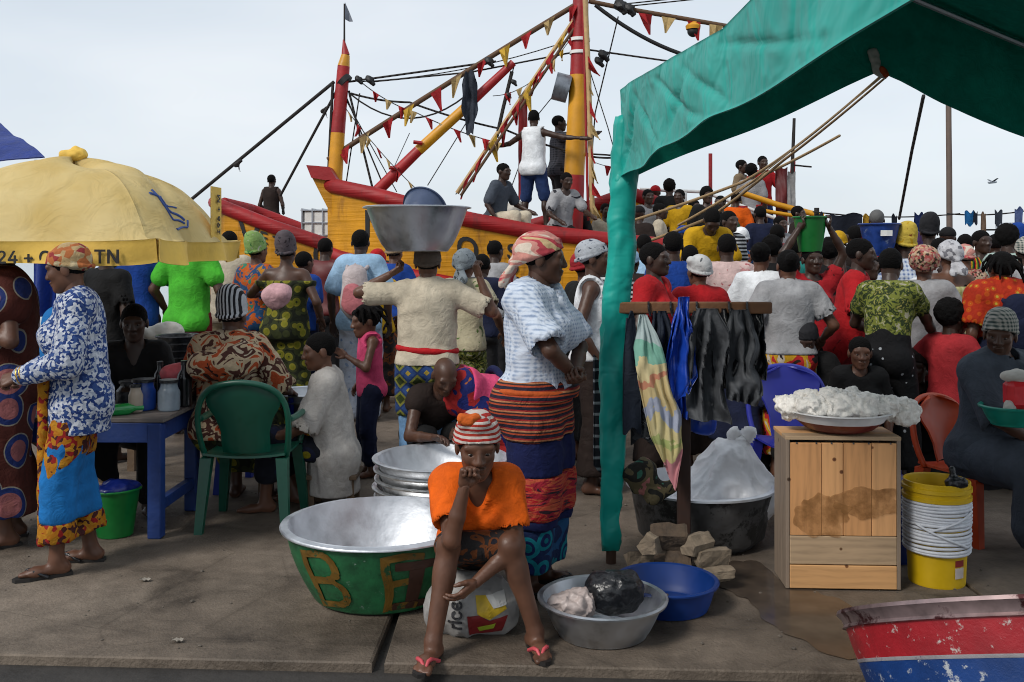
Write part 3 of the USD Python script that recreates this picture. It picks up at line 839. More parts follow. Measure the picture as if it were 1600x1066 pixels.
# ------------------------------------------------------------------ fishing boats
YEL = plain('boat_yellow_paint', (.58, .30, .010), .5, var=.3, vscale=2.5, bump=.35, bscale=14, dirt=((.16, .08, .02), 3.5, .66))
RED = plain('boat_red_paint', (.34, .012, .016), .5, var=.3, vscale=3, bump=.35, bscale=14, dirt=((.10, .02, .02), 4.0, .66))
DKRED = plain('hull_dark_red_paint', (.13, .010, .012), .6, var=.35, vscale=3, bump=.3, bscale=12)
BLK = plain('black_paint', (.012, .012, .014), .6)
TIMBER = plain('weathered_deck_timber', (.16, .11, .07), .8, var=.4, vscale=8, bump=.5, bscale=30)
ROPE = plain('tarred_rope', (.035, .030, .028), .9, var=.3, vscale=30, bump=.6, bscale=90)
TANROPE = plain('hemp_rope', (.34, .24, .13), .9, var=.35, vscale=20, bump=.6, bscale=80)
PALEPOLE = plain('pale_bamboo_pole', (.48, .34, .17), .6, var=.3, vscale=9)
WHITE = plain('white_paint', (.70, .70, .68), .5, var=.12, vscale=5, dirt=((.35, .33, .3), 6, .62))
def hull_paint(name, col, grime):
    col, grime = tone(col), tone(grime)
    return M(name, {'tc': ('texture_coordinate', {}), 'mp': ('mapping', {'scale': (1.0, 1.0, .22)}), 'ml': ('mapping', {'scale': (.25, .25, 7.0)}), 'n': ('noise_texture', {'scale': 5.0, 'detail': 8.0, 'roughness': .7}), 'n2': ('noise_texture', {'scale': 1.4, 'detail': 7.0, 'roughness': .65}), 'n3': ('noise_texture', {'scale': 3.0, 'detail': 4.0}),
        'r': ('rgb_ramp', {'ramp': [(.54, (0, 0, 0)), (.72, (.85, .85, .85))]}), 'r2': ('rgb_ramp', {'ramp': [(.3, dk(col, .62)), (.7, dk(col, 1.1))]}), 'm': ('mix', {'color2': grime}), 'ad': ('math', {'math_type': 'add'}), 'b': ('bump', {'strength': .5, 'distance': .03}), 'p': ('principled_bsdf', {'roughness': .55, 'specular_ior_level': .35})},
        [('tc.object', 'mp.vector'), ('tc.object', 'ml.vector'), ('mp.vector', 'n.vector'), ('tc.object', 'n2.vector'), ('ml.vector', 'n3.vector'), ('n.fac', 'r.fac'), ('n2.fac', 'r2.fac'), ('r.color', 'm.fac'), ('r2.color', 'm.color1'), ('m.color', 'p.base_color'), ('n3.fac', 'ad.value1'), ('n2.fac', 'ad.value2'), ('ad.value', 'b.height'), ('b.normal', 'p.normal')])
HYEL = hull_paint('hull_yellow_paint', (.58, .29, .010), (.20, .09, .02)); HRED = hull_paint('hull_red_paint', (.34, .014, .018), (.11, .02, .02))
class Hull:
    def __init__(s, x, yc, hb, zs, zk):
        s.X = np.array(x, float); s.d = [np.array(a, float) for a in (yc, hb, zs, zk)]
    def at(s, x):
        return [np.interp(x, s.X, a) for a in s.d]
    def fine(s, n=60):
        return np.linspace(s.X[0], s.X[-1], n)
    def pt(s, x, t, side=-1, lift=0.0):
        yc, hb, zs, zk = s.at(x)
        w = 1 - .30 * np.asarray(t) ** 1.6
        return np.stack([x + 0 * yc, yc + side * (hb * w + lift), zs + (zk - zs) * t], -1)
    def near_y(s, x, z):
        yc, hb, zs, zk = s.at(x)
        t = np.clip((zs - z) / (zs - zk), 0, 1)
        return yc - hb * (1 - .30 * t ** 1.6)
    def band(s, t0, t1, lift=0.0, th=.05):
        xs = s.fine()
        out = []
        for side in (-1, 1):
            G = np.stack([s.pt(xs, t, side, lift) for t in np.linspace(t0, t1, 6)], 1)
            out.append(sheet(G, th))
        return join(*out)
    def rail(s, t, r, lift=.0, up=0.0):
        xs = s.fine(40)
        return join(*[tube(s.pt(xs, t, sd, lift) + V(0, 0, up), r, 12) for sd in (-1, 1)])
    def text(s, txt, h, x, z, slant=0.0):
        def place(a, b, c):
            X, Z = x + a, z + b + slant * a
            return np.stack([X, s.near_y(X, Z) - .034 - c, Z], 1)
        return letters(txt, h, place)
def boat(name, label, H, texts, deck=.32):
    o = thing(name, label, 'fishing boat')
    part(o, 'upper_strake', H.band(.0, .34), HYEL)
    part(o, 'lower_strake', H.band(.42, .68), HYEL)
    part(o, 'rubbing_band', H.band(.34, .42, .012, .07), RED)
    part(o, 'waterline_band', H.band(.68, .95), HRED)
    part(o, 'underbody', H.band(.95, 1.7), DKRED)
    part(o, 'gunwale', H.rail(0, .108, 0, .05), HRED, smooth=True)
    part(o, 'rubbing_rail', H.rail(.38, .075, .05), RED, smooth=True)
    xs = H.fine(24)
    G = np.stack([H.pt(xs, .22, sd) for sd in np.linspace(-.96, .96, 5)], 1)
    part(o, 'deck', sheet(G, .05), TIMBER)
    for t, h, x, z, sl in texts:
        part(o, 'lettering', H.text(t, h, x, z, sl), BLK)
    return o
# nearer boat: bow to the left, sheer falling to the right
def bx(u, Y): return (u - 800) / FPX * Y
def bz(v, Y): return EYE - (v - HOR) / FPX * Y
H2 = Hull([bx(505, 13.6), bx(530, 13.5), bx(580, 13.4), bx(640, 13.4), bx(730, 13.4), bx(830, 13.4), 1.4, 2.6, 3.5, 4.1],
          [14.1, 14.1, 14.15, 14.2, 14.25, 14.3, 14.3, 14.3, 14.3, 14.3],
          [.06, .30, .60, .80, .90, .95, .98, .9, .7, .4],
          [bz(292, 13.6), bz(298, 13.5), bz(309, 13.4), bz(326, 13.4), bz(349, 13.4), bz(368, 13.4), 1.62, 1.50, 1.48, 1.5],
          [.05, -.05, -.15, -.25, -.3, -.35, -.35, -.35, -.3, .1])
boat2 = boat('fishing_boat', 'yellow and red wooden fishing boat with tall pointed bow and flagged masts', H2,
             [('N', .34, bx(580, 13.2), bz(372, 13.2), -.28), ('O', .30, bx(733, 13.1), bz(408, 13.1), -.2), ('R S', .20, bx(788, 13.1), bz(404, 13.1), -.15), ('G 2', .19, bx(786, 13.1), bz(434, 13.1), -.12), ('O', .26, bx(604, 13.2), bz(440, 13.2), -.2), ('D I L', .28, bx(755, 13.1), bz(492, 13.1), -.1)])
# the stem head: a yellow timber rising to a red cap
def plate(pts, y0, y1):
    n = len(pts)
    a = np.array([(x, y0, z) for x, z in pts]); b = np.array([(x, y1, z) for x, z in pts])
    import shapely
    m = trimesh.creation.extrude_polygon(shapely.Polygon(pts), y1 - y0, engine='earcut')
    v = np.array(m.vertices)
    return np.stack([v[:, 0], y0 + v[:, 2], v[:, 1]], 1), np.array(m.faces)
st = [(bx(u, 13.8), bz(v, 13.8)) for u, v in ((484, 276), (506, 278), (520, 292), (585, 330), (585, 470), (556, 440), (528, 362))]
part(boat2, 'stem', plate(st, 13.95, 14.22), HYEL)
cp = [(bx(u, 13.8), bz(v, 13.8)) for u, v in ((476, 257), (512, 260), (524, 280), (506, 281), (484, 277))]
part(boat2, 'stem_cap', plate(cp, 13.90, 14.27), RED)
# the boat behind it to the left
H1 = Hull([bx(316, 15.2), bx(324, 15.0), bx(335, 15.0), bx(420, 15.0), bx(540, 15.0), bx(640, 15.0), 2.5, 6.0], [16.1] * 8, [.25, .6, .9, 1.05, 1.1, 1.1, 1.1, .9],
          [bz(318, 15.0), bz(321, 15.0), bz(325, 15.0), bz(358, 15.0), bz(398, 15.0), bz(412, 15), 1.2, 1.4], [.3, .1, -.05, -.15, -.25, -.25, -.25, -.1])
boat1 = boat('fishing_boat', 'yellow and red fishing boat moored behind the yellow umbrella, half hidden by the taller bow', H1,
             [('V', .36, bx(383, 14.9), bz(388, 14.9), -.3), ('E', .17, bx(408, 14.9), bz(380, 14.9), -.3), ('T', .17, bx(430, 14.9), bz(388, 14.9), -.3), ('.', .30, bx(480, 14.9), bz(404, 14.9), -.3), ('O', .36, bx(509, 14.9), bz(421, 14.9), -.2), ('GE', .24, bx(506, 14.9), bz(462, 14.9), -.1), ('IC', .12, bx(506, 14.9), bz(476, 14.9), -.1)])
# third boat, to the right behind the tent leg: red rail rising to the right
H3 = Hull([bx(800, 15.5), bx(880, 15.5), bx(985, 15.5), bx(1060, 15.5), bx(1200, 15.5), bx(1262, 15.5), bx(1290, 15.5)], [16.6] * 7, [.4, .8, 1.0, 1.1, 1.1, 1.0, .3],
          [bz(366, 15.5), bz(343, 15.5), bz(306, 15.5), bz(335, 15.5), bz(388, 15.5), bz(392, 15.5), bz(386, 15.5)], [0, -.1, -.2, -.3, -.3, -.3, 0])
boat3 = boat('fishing_boat', 'red railed fishing boat crowded with crew, behind the tent leg', H3, [])
for u, v0, v1, r, mt in ((1068, 300, 440, .055, WHITE), (1138, 345, 450, .05, RED), (1160, 322, 440, .085, RED), (1016, 322, 420, .06, WHITE), (1186, 320, 430, .05, RED), (1110, 240, 330, .03, RED), (1222, 340, 430, .045, RED)):
    part(boat3, 'post', tube([at(u, v0, 15.6), at(u, v1, 15.6)], r, 8), mt, smooth=True)
part(boat3, 'rail', tube([at(1000, 296, 15.9), at(1100, 300, 15.9), at(1240, 352, 15.9)], .03, 6), WHITE, smooth=True)
part(boat3, 'yellow_spar', tube([at(1160, 302, 15.3), at(1215, 320, 15.3), at(1286, 338, 15.3)], .045, 8), YEL, smooth=True)
part(boat3, 'yellow_spar', tube([at(1196, 330, 15.2), at(1288, 345, 15.2)], .03, 8), YEL, smooth=True)
part(boat3, 'thin_mast', tube([at(1241, 185, 16), at(1238, 260, 16), at(1238, 380, 16)], [.025, .03, .035], 8), ROPE, smooth=True)
part(boat3, 'cross_bar', tube([at(1238, 258, 16), at(1268, 261, 16)], .015, 6), ROPE)
part(boat3, 'red_pennant', sheet(np.stack([np.stack([at(1236, 250, 16), at(1243, 252, 16)]), np.stack([at(1234, 276, 16), at(1242, 272, 16)])]), .01), RED)

# masts, boom and rigging of the nearer boat
YM = 14.3
def seg(mt, u0, v0, u1, v1, r0, r1, name, parent=boat2, Y=YM, sides=14):
    return part(parent, name, tube([at(u0, v0, Y), at(u1, v1, Y)], [r0, r1], sides), mt, smooth=30)
seg(RED, 908, -40, 905, 118, .105, .135, 'mast_top')
seg(YEL, 905, 118, 897, 274, .135, .150, 'mast')
seg(RED, 897, 274, 893, 400, .150, .155, 'mast_foot')
for v in (60, 80):
    seg(WHITE, 906, v, 906, v + 5, .150, .150, 'mast_ring')
seg(plain('grey_lamp_housing', (.20, .22, .25), .4, .6, .4, 12), 866, 134, 889, 140, .20, .20, 'deck_lamp')
seg(METAL_D, 889, 140, 897, 142, .04, .04, 'lamp_bracket')
seg(RED, 537, 62, 540, 86, .012, .06, 'bow_mast_tip'); seg(YEL, 540, 86, 537, 104, .06, .088, 'bow_mast_top')
seg(RED, 537, 104, 528, 208, .088, .10, 'bow_mast'); seg(YEL, 528, 208, 522, 300, .10, .108, 'bow_mast_foot')
seg(BLK, 541, 130, 535, 124, .12, .12, 'mast_block')
seg(ROPE, 538, 6, 538, 66, .010, .014, 'flag_staff')
part(boat2, 'mast_flag', sheet(np.array([[at(539, 4, YM), at(539, 30, YM)], [at(545, 18, YM) + V(0, .04, 0), at(545, 33, YM) + V(0, .05, 0)], [at(551, 33, YM), at(551, 34, YM)]]), .008), plain('grey_flag', (.22, .24, .28), .9))
seg(RED, 588, 300, 654, 235, .085, .075, 'boom_foot'); seg(YEL, 654, 235, 732, 164, .078, .072, 'boom'); seg(RED, 732, 164, 802, 98, .070, .055, 'boom_tip')
for u, v in ((646, 222), (608, 262)):
    part(boat2, 'boom_cleat', tube([at(u, v, YM - .1), at(u + 14, v + 2, YM - .1)], .03, 6), RED)
def rope(p, r, name='rope', mt=ROPE, Y=YM, drop=0.0, parent=boat2, n=12):
    pts = []
    for a, b in zip(p[:-1], p[1:]):
        ya, yb = (a[2] if len(a) > 2 else Y), (b[2] if len(b) > 2 else Y)
        q = sag(at(a[0], a[1], ya), at(b[0], b[1], yb), drop, n)
        pts.append(q if not pts else q[1:])
    pts = np.vstack(pts)
    part(parent, name, tube(pts, r, 6), mt, smooth=True)
    return pts
rope([(272, 334, 14.95), (318, 296, 14.9), (522, 128)], .026)
rope([(438, 306, 14.9), (526, 142)], .020)
for a, b in ((372, 256), (508, 172)):
    part(boat2, 'rope_knot', moved(ruffle(solid([cap((-.04, 0, -.03), (.04, 0, .03), .034, .028), cap((0, 0, -.02), (.03, 0, -.13), .014, .008)], .015), .012, 20), at(a, b - 1, 14.6)), ROPE)
# pennants
PR = hue('pennant_red', (.38, .03, .035), wr=.5); PY = hue('pennant_yellow', (.55, .36, .06), wr=.5); PT = hue('pennant_faded', (.48, .36, .18), wr=.5)
rp = random.Random(11)
def bunting(label, pts, mts, size=.30, step=.55, dirn=V(0, 0, -1), line=None, skip=0.0):
    o = thing('bunting', label, 'bunting')
    if line:
        part(o, 'line', tube(pts, line, 6), ROPE)
    d = np.concatenate([[0], np.cumsum(np.linalg.norm(np.diff(pts, axis=0), axis=1))])
    s, k = .2, 0
    while s < d[-1] - .15:
        c = np.array([np.interp(s, d, pts[:, i]) for i in range(3)]); c2 = np.array([np.interp(s + size * .8, d, pts[:, i]) for i in range(3)])
        if rp.random() >= skip:
            z = size * rp.uniform(.85, 1.3)
            tip = (c + c2) / 2 + (dirn + V(rp.uniform(-.35, .35), rp.uniform(-.3, .3), 0)) * z
            y = V(0, rp.uniform(-.05, .05), 0)
            G = np.stack([np.stack([c, (c + c2) / 2, c2]), np.stack([c * .5 + tip * .5 + y, (c + c2) / 4 + tip / 2 - y, c2 * .5 + tip * .5 + y]), np.stack([tip - V(.012, 0, 0), tip, tip + V(.012, 0, 0)])])
            part(o, 'pennant', sheet(G - V(0, .06, 0), .008), mts[k % len(mts)])
        k += 1
        s += step * rp.uniform(.85, 1.15)
    return o
spar1 = rope([(512, 250), (912, 0)], .040, 'brown_stay', plain('brown_stay', (.13, .075, .04), .8), drop=-.02)
spar2 = rope([(714, 302), (906, 18)], .034, 'ladder_pole', PALEPOLE)
rope([(720, 306), (914, 20)], .024, 'ladder_pole', plain('brown_stay', (0, 0, 0)), Y=14.25)
pole3 = rope([(914, -10), (920, 130), (926, 345)], .040, 'pale_pole', PALEPOLE, Y=13.9)
rope([(911, -10), (919, 345)], .020, 'red_line', RED, Y=14.0)
rope([(545, 128), (580, 123), (775, 96)], .016); rope([(580, 128), (735, 113), (905, 80)], .013)
rope([(548, 146), (640, 160), (790, 203), (905, 240), (965, 246)], .016, drop=.03)
rope([(546, 146), (730, 148)], .013, drop=.35); rope([(545, 142), (583, 298)], .018); rope([(562, 146), (540, 292)], .010); rope([(520, 132), (512, 290)], .022, mt=ROPE)
rope([(803, 104), (770, 230), (722, 300)], .010); rope([(800, 112), (786, 170), (776, 215)], .030); rope([(742, 170), (668, 290)], .008); rope([(785, 196), (712, 304)], .008)
rope([(920, 2), (968, 12), (1165, 46), (1400, 90)], .034, 'brown_stay', plain('brown_stay', (0, 0, 0)))
rope([(930, 8), (1090, 92), (1240, 112)], .030, 'chain', BLK, drop=.10); rope([(920, 78), (1075, 100), (1250, 118)], .014); rope([(966, 26), (930, 176), (918, 330)], .011)
rope([(537, 150), (620, 300)], .008); rope([(640, 208), (600, 296)], .006); rope([(905, 100), (840, 180), (800, 290)], .008); rope([(900, 60), (560, 128)], .008, drop=.12); rope([(915, 90), (950, 200), (978, 300)], .008)
bunting('fine line of little pennants sagging from the masthead to the boom tip', sag(at(905, 40, YM), at(770, 150, YM), .25), [PR, PY, PT], .13, .20, line=.006)
bunting('fine line of little pennants from the bow mast down to the gunwale', sag(at(533, 160, YM), at(690, 330, YM - .6), .1), [PT, PR], .12, .24, line=.006)
rope([(960, 8), (1150, -12)], .010); rope([(962, 12), (1230, -16)], .010); rope([(880, 238), (975, 244)], .014); rope([(600, 292), (536, 140)], .012)
for u, v, r in ((580, 127, .07), (562, 126, .06), (972, 12, .10), (985, 16, .09), (945, 88, .08), (938, 98, .07), (766, 98, .07), (804, 130, .05), (796, 150, .045)):
    part(boat2, 'pulley_block', moved(ruffle(solid([cap((-r * .5, 0, r * .4), (r * .4, 0, -r * .5), r * .75, r * .55), ell((r * .3, 0, r * .5), (r * .5, r * .4, r * .4), .02)], .02), r * .3, 16), at(u, v, YM - .05)), BLK)
bunting('red and yellow pennants along the long stay from the bow to the masthead', spar1, [PR, PT, PR, PY], .23, .40)
bunting('red and yellow pennants down the pale ladder pole left of the mast', spar2, [PR, PR, PY], .27, .28)
bunting('small faded pennants beside the pale pole right of the mast', pole3[6:], [PR, PT], .22, .30, dirn=V(.5, 0, -.8))
bunting('sagging line of small pennants between the two masts', np.vstack([sag(at(566, 130, YM), at(650, 176, YM), .05), sag(at(650, 176, YM), at(792, 226, YM), .05)[1:]]), [PR, PT], .14, .21, line=.008)
bunting('large pennants hanging from the stay above the tent roof', sag(at(975, 18, YM), at(1175, 50, YM), .0), [PR, PT], .25, .34)
bunting('tiny far pennants between the mast and the tent leg', sag(at(925, 252, 15.5), at(990, 258, 15.5), .06), [PR, PT, PT], .14, .2, line=.006)
bell = thing('hanging_lamp', 'yellow topped black lamp hanging among the pennants above the tent', 'lamp', at(1083, 44, YM))
part(bell, 'shade', lathe([(.001, .0), (.10, -.02), (.11, .03), (.05, .09), (.001, .10)], 24), YEL, smooth=30)
part(bell, 'globe', moved(trimesh.creation.icosphere(2, .085), (0, 0, -.045)), BLK, smooth=True)
# a pair of dark trousers hung on the boom
def hanging(name, label, u0, u1, v0, v1, Y, mt, seed=0, cat='cloth', bulge=.06, bottom=None, nu=14, nv=20, th=.012):
    a, b = at(u0, v0, Y), at(u1, v1, Y)
    s, t = np.meshgrid(np.linspace(0, 1, nu), np.linspace(0, 1, nv), indexing='ij')
    w = np.interp(t, [0, 1], [1, 1]) if bottom is None else np.interp(t, np.linspace(0, 1, len(bottom)), bottom)
    X = a[0] + (b[0] - a[0]) * (.5 + (s - .5) * w)
    Z = a[2] + (b[2] - a[2]) * t
    n = meshkit.fbm(np.stack([X * 9, Z * 2.2, 0 * X], -1), 3, seed) - .5
    return top(name, sheet(np.stack([X, Y + n * bulge * 2, Z + .02 * np.sin(s * 7 + seed)], -1), th), mt, label, cat, smooth=True)
DENIMD = hue('faded_dark_cloth', (.055, .065, .085))
hanging('hung_cloth', 'dark grey overalls hanging from the long stay above the boom', 722, 746, 112, 210, YM - .15, DENIMD, 3, 'clothes', .16, [.5, 1.0, .9, 1.1, .55, .45])
hanging('hung_cloth', 'long red cloth hanging behind the man in the white tank top', 810, 824, 150, 312, YM + .3, RED, 5, 'cloth', .1)
hanging('hung_cloth', 'dark red cloth hanging from the thin mast of the right boat', 1212, 1230, 262, 390, 15.4, DKRED, 6, 'cloth', .1)
hanging('hung_cloth', 'grey and white cloth hanging beside the dark red one on the right boat', 1231, 1243, 270, 352, 15.3, hue('grey_rag', (.28, .28, .28)), 7, 'cloth', .1)
cage = thing('water_tank', 'white plastic water tank in a metal cage on the left boat', 'tank', at(501, 392, 16.2))
part(cage, 'tank', box((.50, .5, .66), (0, 0, .33), .05), WHITE)
for i in range(4):
    part(cage, 'cage_bar', box((.54, .54, .02), (0, 0, .05 + .2 * i)), METAL_D)
for i in range(4):
    part(cage, 'cage_bar', box((.02, .54, .68), (-.25 + .166 * i, -.004, .34)), METAL_D)
SACKW = plain('white_woven_sack', (.50, .48, .44), .8, var=.2, vscale=14, bump=.5, bscale=30)
for lab, u, v, w, h in (('round pale sack standing behind the sitting man on the rail', 805, 340, .36, .52), ('long pale sack lying on the rail right of the sitting man', 812, 362, .62, .30)):
    b = at(u, v, 14.25)
    m = ruffle(moved(trimesh.creation.icosphere(4, 1.0), s=1), .12, 2.2, 4)
    top('sack', (m[0] * V(w / 2, .2, h / 2) + b, m[1]), SACKW, lab, 'sack', smooth=True)
# ------------------------------------------------------------------ the green tent
TEAL = M('teal_tarpaulin', {'tc': ('texture_coordinate', {}), 'n': ('noise_texture', {'scale': 2.2, 'detail': 4.0, 'distortion': .8}), 'n2': ('noise_texture', {'scale': 4.0, 'detail': 2.0, 'distortion': 1.0}),
         'ad': ('math', {'math_type': 'add'}), 'b': ('bump', {'strength': .6, 'distance': .05}), 'r': ('rgb_ramp', {'ramp': [(.3, (.0, .235, .195)), (.7, (.004, .345, .285))]}),
         'p': ('principled_bsdf', {'roughness': .5, 'specular_ior_level': .35}), 't': ('translucent_bsdf', {'color': (.0, .12, .09)}), 'mx': ('mix_closure', {'fac': .02})},
         [('tc.object', 'n.vector'), ('tc.object', 'n2.vector'), ('n.fac', 'ad.value1'), ('n2.fac', 'ad.value2'), ('ad.value', 'b.height'), ('b.normal', 'p.normal'), ('n.fac', 'r.fac'), ('r.color', 'p.base_color'), ('p.BSDF', 'mx.closure1'), ('t.BSDF', 'mx.closure2')], surface='mx.closure')
TX0, TX1, TY0, TY1, TZE, TZR = .585, 3.12, .80, 5.03, 2.39, 2.93
tent = thing('market_tent', 'large green canopy tent on a fabric wrapped leg at the right', 'tent')
fold = lambda P, amp, sc, seed: amp * 2 * (meshkit.fbm(P * np.asarray(sc, float), 3, seed) - .5)
def eave_z(y):
    t = np.clip((TY1 - y) / (TY1 - TY0), 0, 1)
    return TZE - .20 * np.clip(t / .55, 0, 1) ** 1.1
ys_ = np.linspace(TY0, TY1, 70)
s_, t_ = np.meshgrid(ys_, np.linspace(0, 1, 26), indexing='ij')
nearw = np.clip(s_ / 5.0, 0, 1) ** 1.5
zb = 1.955 + nearw * (.010 * np.sin(s_ * 2.4) + .028 * np.exp(-((s_ - 2.9) / .22) ** 2) - .010 * np.sin(s_ * 6.3))
zt = eave_z(s_)
P = np.stack([TX0 - .040 * (s_ / TY1) ** 2 + nearw * .012 * (1 - t_) * np.sin(s_ * 3.1) - .004 * (1 - t_), s_, zb + (zt - zb) * t_], -1)
for k, (y0, sl) in enumerate(((4.6, .9), (4.0, 1.1), (3.4, .8), (2.9, 1.2), (2.3, 1.0), (4.3, -.7), (3.1, -.6))):   # slack creases running down from the eave
    d = (s_ - y0) + sl * (1 - t_)
    P[..., 0] += nearw * .034 * np.exp(-(d / .05) ** 2) * np.sin(np.pi * np.clip(t_ * 1.1, 0, 1))
P[..., 0] += nearw * fold(P, .034, (2, 2.6, 4), 3) * (.35 + .65 * np.sin(np.pi * t_))
part(tent, 'side_valance', sheet(P, .006), TEAL, smooth=True)
def roof(x0, x1, seed):
    s, t = np.meshgrid(np.linspace(TY0, TY1, 60), np.linspace(0, 1, 24), indexing='ij')
    z0 = eave_z(s) if seed == 1 else TZE + 0 * s
    P = np.stack([x0 + (x1 - x0) * t, s, z0 + (TZR - z0) * t - .05 * np.sin(np.pi * t) * np.sin(np.pi * np.clip((s - TY0) / (TY1 - TY0), 0, 1))], -1)
    P[..., 2] += fold(P, .012, (3, 3, 3), seed) * np.sin(np.pi * t)
    return sheet(P, .006)
XM = (TX0 + TX1) / 2
part(tent, 'roof_slope', roof(TX0, XM, 1), TEAL, smooth=True)
part(tent, 'roof_slope', roof(TX1, XM, 2), TEAL, smooth=True)
UNDERSHADE = cloth('shaded_green_underside', 'plain', [(.010, .36, .27)], rough=.7, wr=.3)  # added sheets, not a real lining; roof-underside shade put into their green
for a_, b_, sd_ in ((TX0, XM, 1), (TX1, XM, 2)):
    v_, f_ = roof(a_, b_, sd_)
    part(tent, 'roof_shade_sheet', (v_ - V(0, 0, .012), f_), UNDERSHADE, smooth=True)
def gable(y, seed):
    xs, t = np.meshgrid(np.linspace(TX0, TX1, 60), np.linspace(0, 1, 10), indexing='ij')
    zt = TZE + (TZR - TZE) * (1 - np.abs(xs - XM) / (XM - TX0))
    drop = .46 + .012 * np.sin(xs * 6)
    P = np.stack([xs, y + 0 * xs, zt - drop * t], -1)
    P[..., 1] += fold(P, .03, (6, 1, 3), seed) * t
    return sheet(P, .006)
part(tent, 'end_valance', gable(TY1 + .01, 5), TEAL, smooth=True)
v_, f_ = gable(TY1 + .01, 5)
part(tent, 'end_shade_sheet', (v_ * V(1, 1, 1) - V(0, .012, 0), f_), UNDERSHADE, smooth=True)  # added inner sheet at the gable, its green standing in for shade
s, t = np.meshgrid(np.linspace(TY0, TY1, 40), np.linspace(0, 1, 8), indexing='ij')
P = np.stack([TX1 + 0 * s, s, TZE - .44 * t], -1)
P[..., 0] += fold(P, .03, (3, 3, 5), 9)
part(tent, 'side_valance', sheet(P, .006), TEAL, smooth=True)
def leg(b, tp, seed, near=True):
    n = 60
    tt = np.linspace(0, 1, n)
    out = []
    sc = np.interp(tt, [0, .1, .35, .6, .8, 1], [.036, .042, .062, .066, .066, .060])
    cx = np.interp(tt, [0, .2, .45, .75, 1], [0, -.012, -.022, -.012, 0])
    for k in range(16):
        a = 2 * math.pi * k / 16
        sq = (abs(math.cos(a)) ** 4 + abs(math.sin(a)) ** 4) ** -.25
        out.append(np.stack([b[0] + (tp[0] - b[0]) * tt + cx + sc * sq * math.cos(a), b[1] + (tp[1] - b[1]) * tt + sc * .8 * sq * math.sin(a), b[2] + (tp[2] - b[2]) * tt], -1))
    G = np.stack(out, 1)
    v = G.reshape(-1, 3)
    i, j = np.meshgrid(np.arange(n - 1), np.arange(16), indexing='ij')
    q = np.stack([i * 16 + j, i * 16 + (j + 1) % 16, (i + 1) * 16 + (j + 1) % 16, (i + 1) * 16 + j], -1).reshape(-1, 4)
    k = np.arange(16)
    f = np.vstack([q[:, [0, 1, 2]], q[:, [0, 2, 3]], np.stack([np.zeros(14, int), k[2:], k[1:-1]], 1), np.stack([np.full(14, (n - 1) * 16), (n - 1) * 16 + k[1:-1], (n - 1) * 16 + k[2:]], 1)])
    return folds((v, f), .013, (12, 12, 4.5), seed)
part(tent, 'leg', leg(V(.500, 5.03, .07), V(.588, 5.03, 2.25), 2), TEAL, smooth=True)
part(tent, 'leg_pole', tube([V(.500, 5.03, 0), V(.505, 5.03, .3)], .026, 10), plain('rusty_pole', (.10, .055, .035), .7))
part(tent, 'leg', leg(V(3.12, 5.03, .07), V(3.12, 5.02, 2.2), 4), TEAL, smooth=True)
for x in (TX0, TX1):
    part(tent, 'leg', leg(V(x, .83, .07), V(x, .83, 2.2), 6), TEAL, smooth=True)
part(tent, 'corner_tie', ruffle(moved(trimesh.creation.icosphere(3, .05), (TX0 - .02, TY1 - .02, 1.93)), .03, 18), TEAL, smooth=True)
for sgn in (0, 1):
    part(tent, 'roof_pole', tube([V((TX0, TX1)[sgn], 4.9, TZE - .05), V(XM, 4.9, TZR - .06)], .016, 8), METAL_D)
part(tent, 'ridge_pole', tube([V(XM, TY0, TZR - .05), V(XM, TY1, TZR - .05)], .016, 8), METAL_D)
rag = thing('rag', 'white and orange rag tied at the peak of the tent end', 'rag', at(1372, 102, 5.0))
part(rag, 'cloth', ruffle(solid([cap((-.03, 0, .07), (.0, 0, -.02), .022, .03, .01, (0, 1, 0), 2), cap((.0, 0, -.02), (.035, 0, -.06), .028, .014, .01, (0, 1, 0), 2)], .006), .012, 30), SACKW, smooth=True)
part(rag, 'orange_knot', ruffle(solid([cap((.015, -.01, -.02), (.035, -.01, -.05), .016)], .005), .005, 40), hue('orange_rag', (.45, .10, .03)), smooth=True)
gl = ropes_ = thing('guy_ropes', 'pale guy ropes running from the tent peak down to the boat', 'ropes')
for k, (p, r) in enumerate(((((1384, 112, 5.05), (1240, 232, 7.0), (1160, 285, 9.0), (985, 346, 11.5)), .013), (((1392, 114, 5.05), (1225, 250, 7.5), (1110, 340, 10), (980, 388, 12)), .013), (((1384, 116, 5.05), (1150, 303, 9.0)), .006), (((1312, 212, 8.5), (1190, 275, 10.5), (1060, 352, 12)), .012))):
    pp = np.vstack([sag(at(*a), at(*b), .01, 8) for a, b in zip(p[:-1], p[1:])])
    pp = pp[np.concatenate([[True], np.linalg.norm(np.diff(pp, axis=0), axis=1) > 1e-6])]
    part(gl, 'rope', tube(pp, r * np.clip((pp[:, 1] - 2.2) / 6.5, .25, 1.3), 6), TANROPE, smooth=True)
top('guy_line', tube([at(1443, 150, 6.5), at(1425, 235, 9), at(1405, 342, 12.5)], [.012, .014, .017], 6), ROPE, 'thin dark slanting line left of the tall far pole', 'line')
top('pole', tube([at(1482, 150, 12.8), at(1483, 260, 12.8), at(1484, 420, 12.8)], [.034, .036, .04], 10), plain('grey_post', (.16, .12, .10), .7), 'tall thin grey pole rising above the crowd at the right', 'pole', smooth=True)

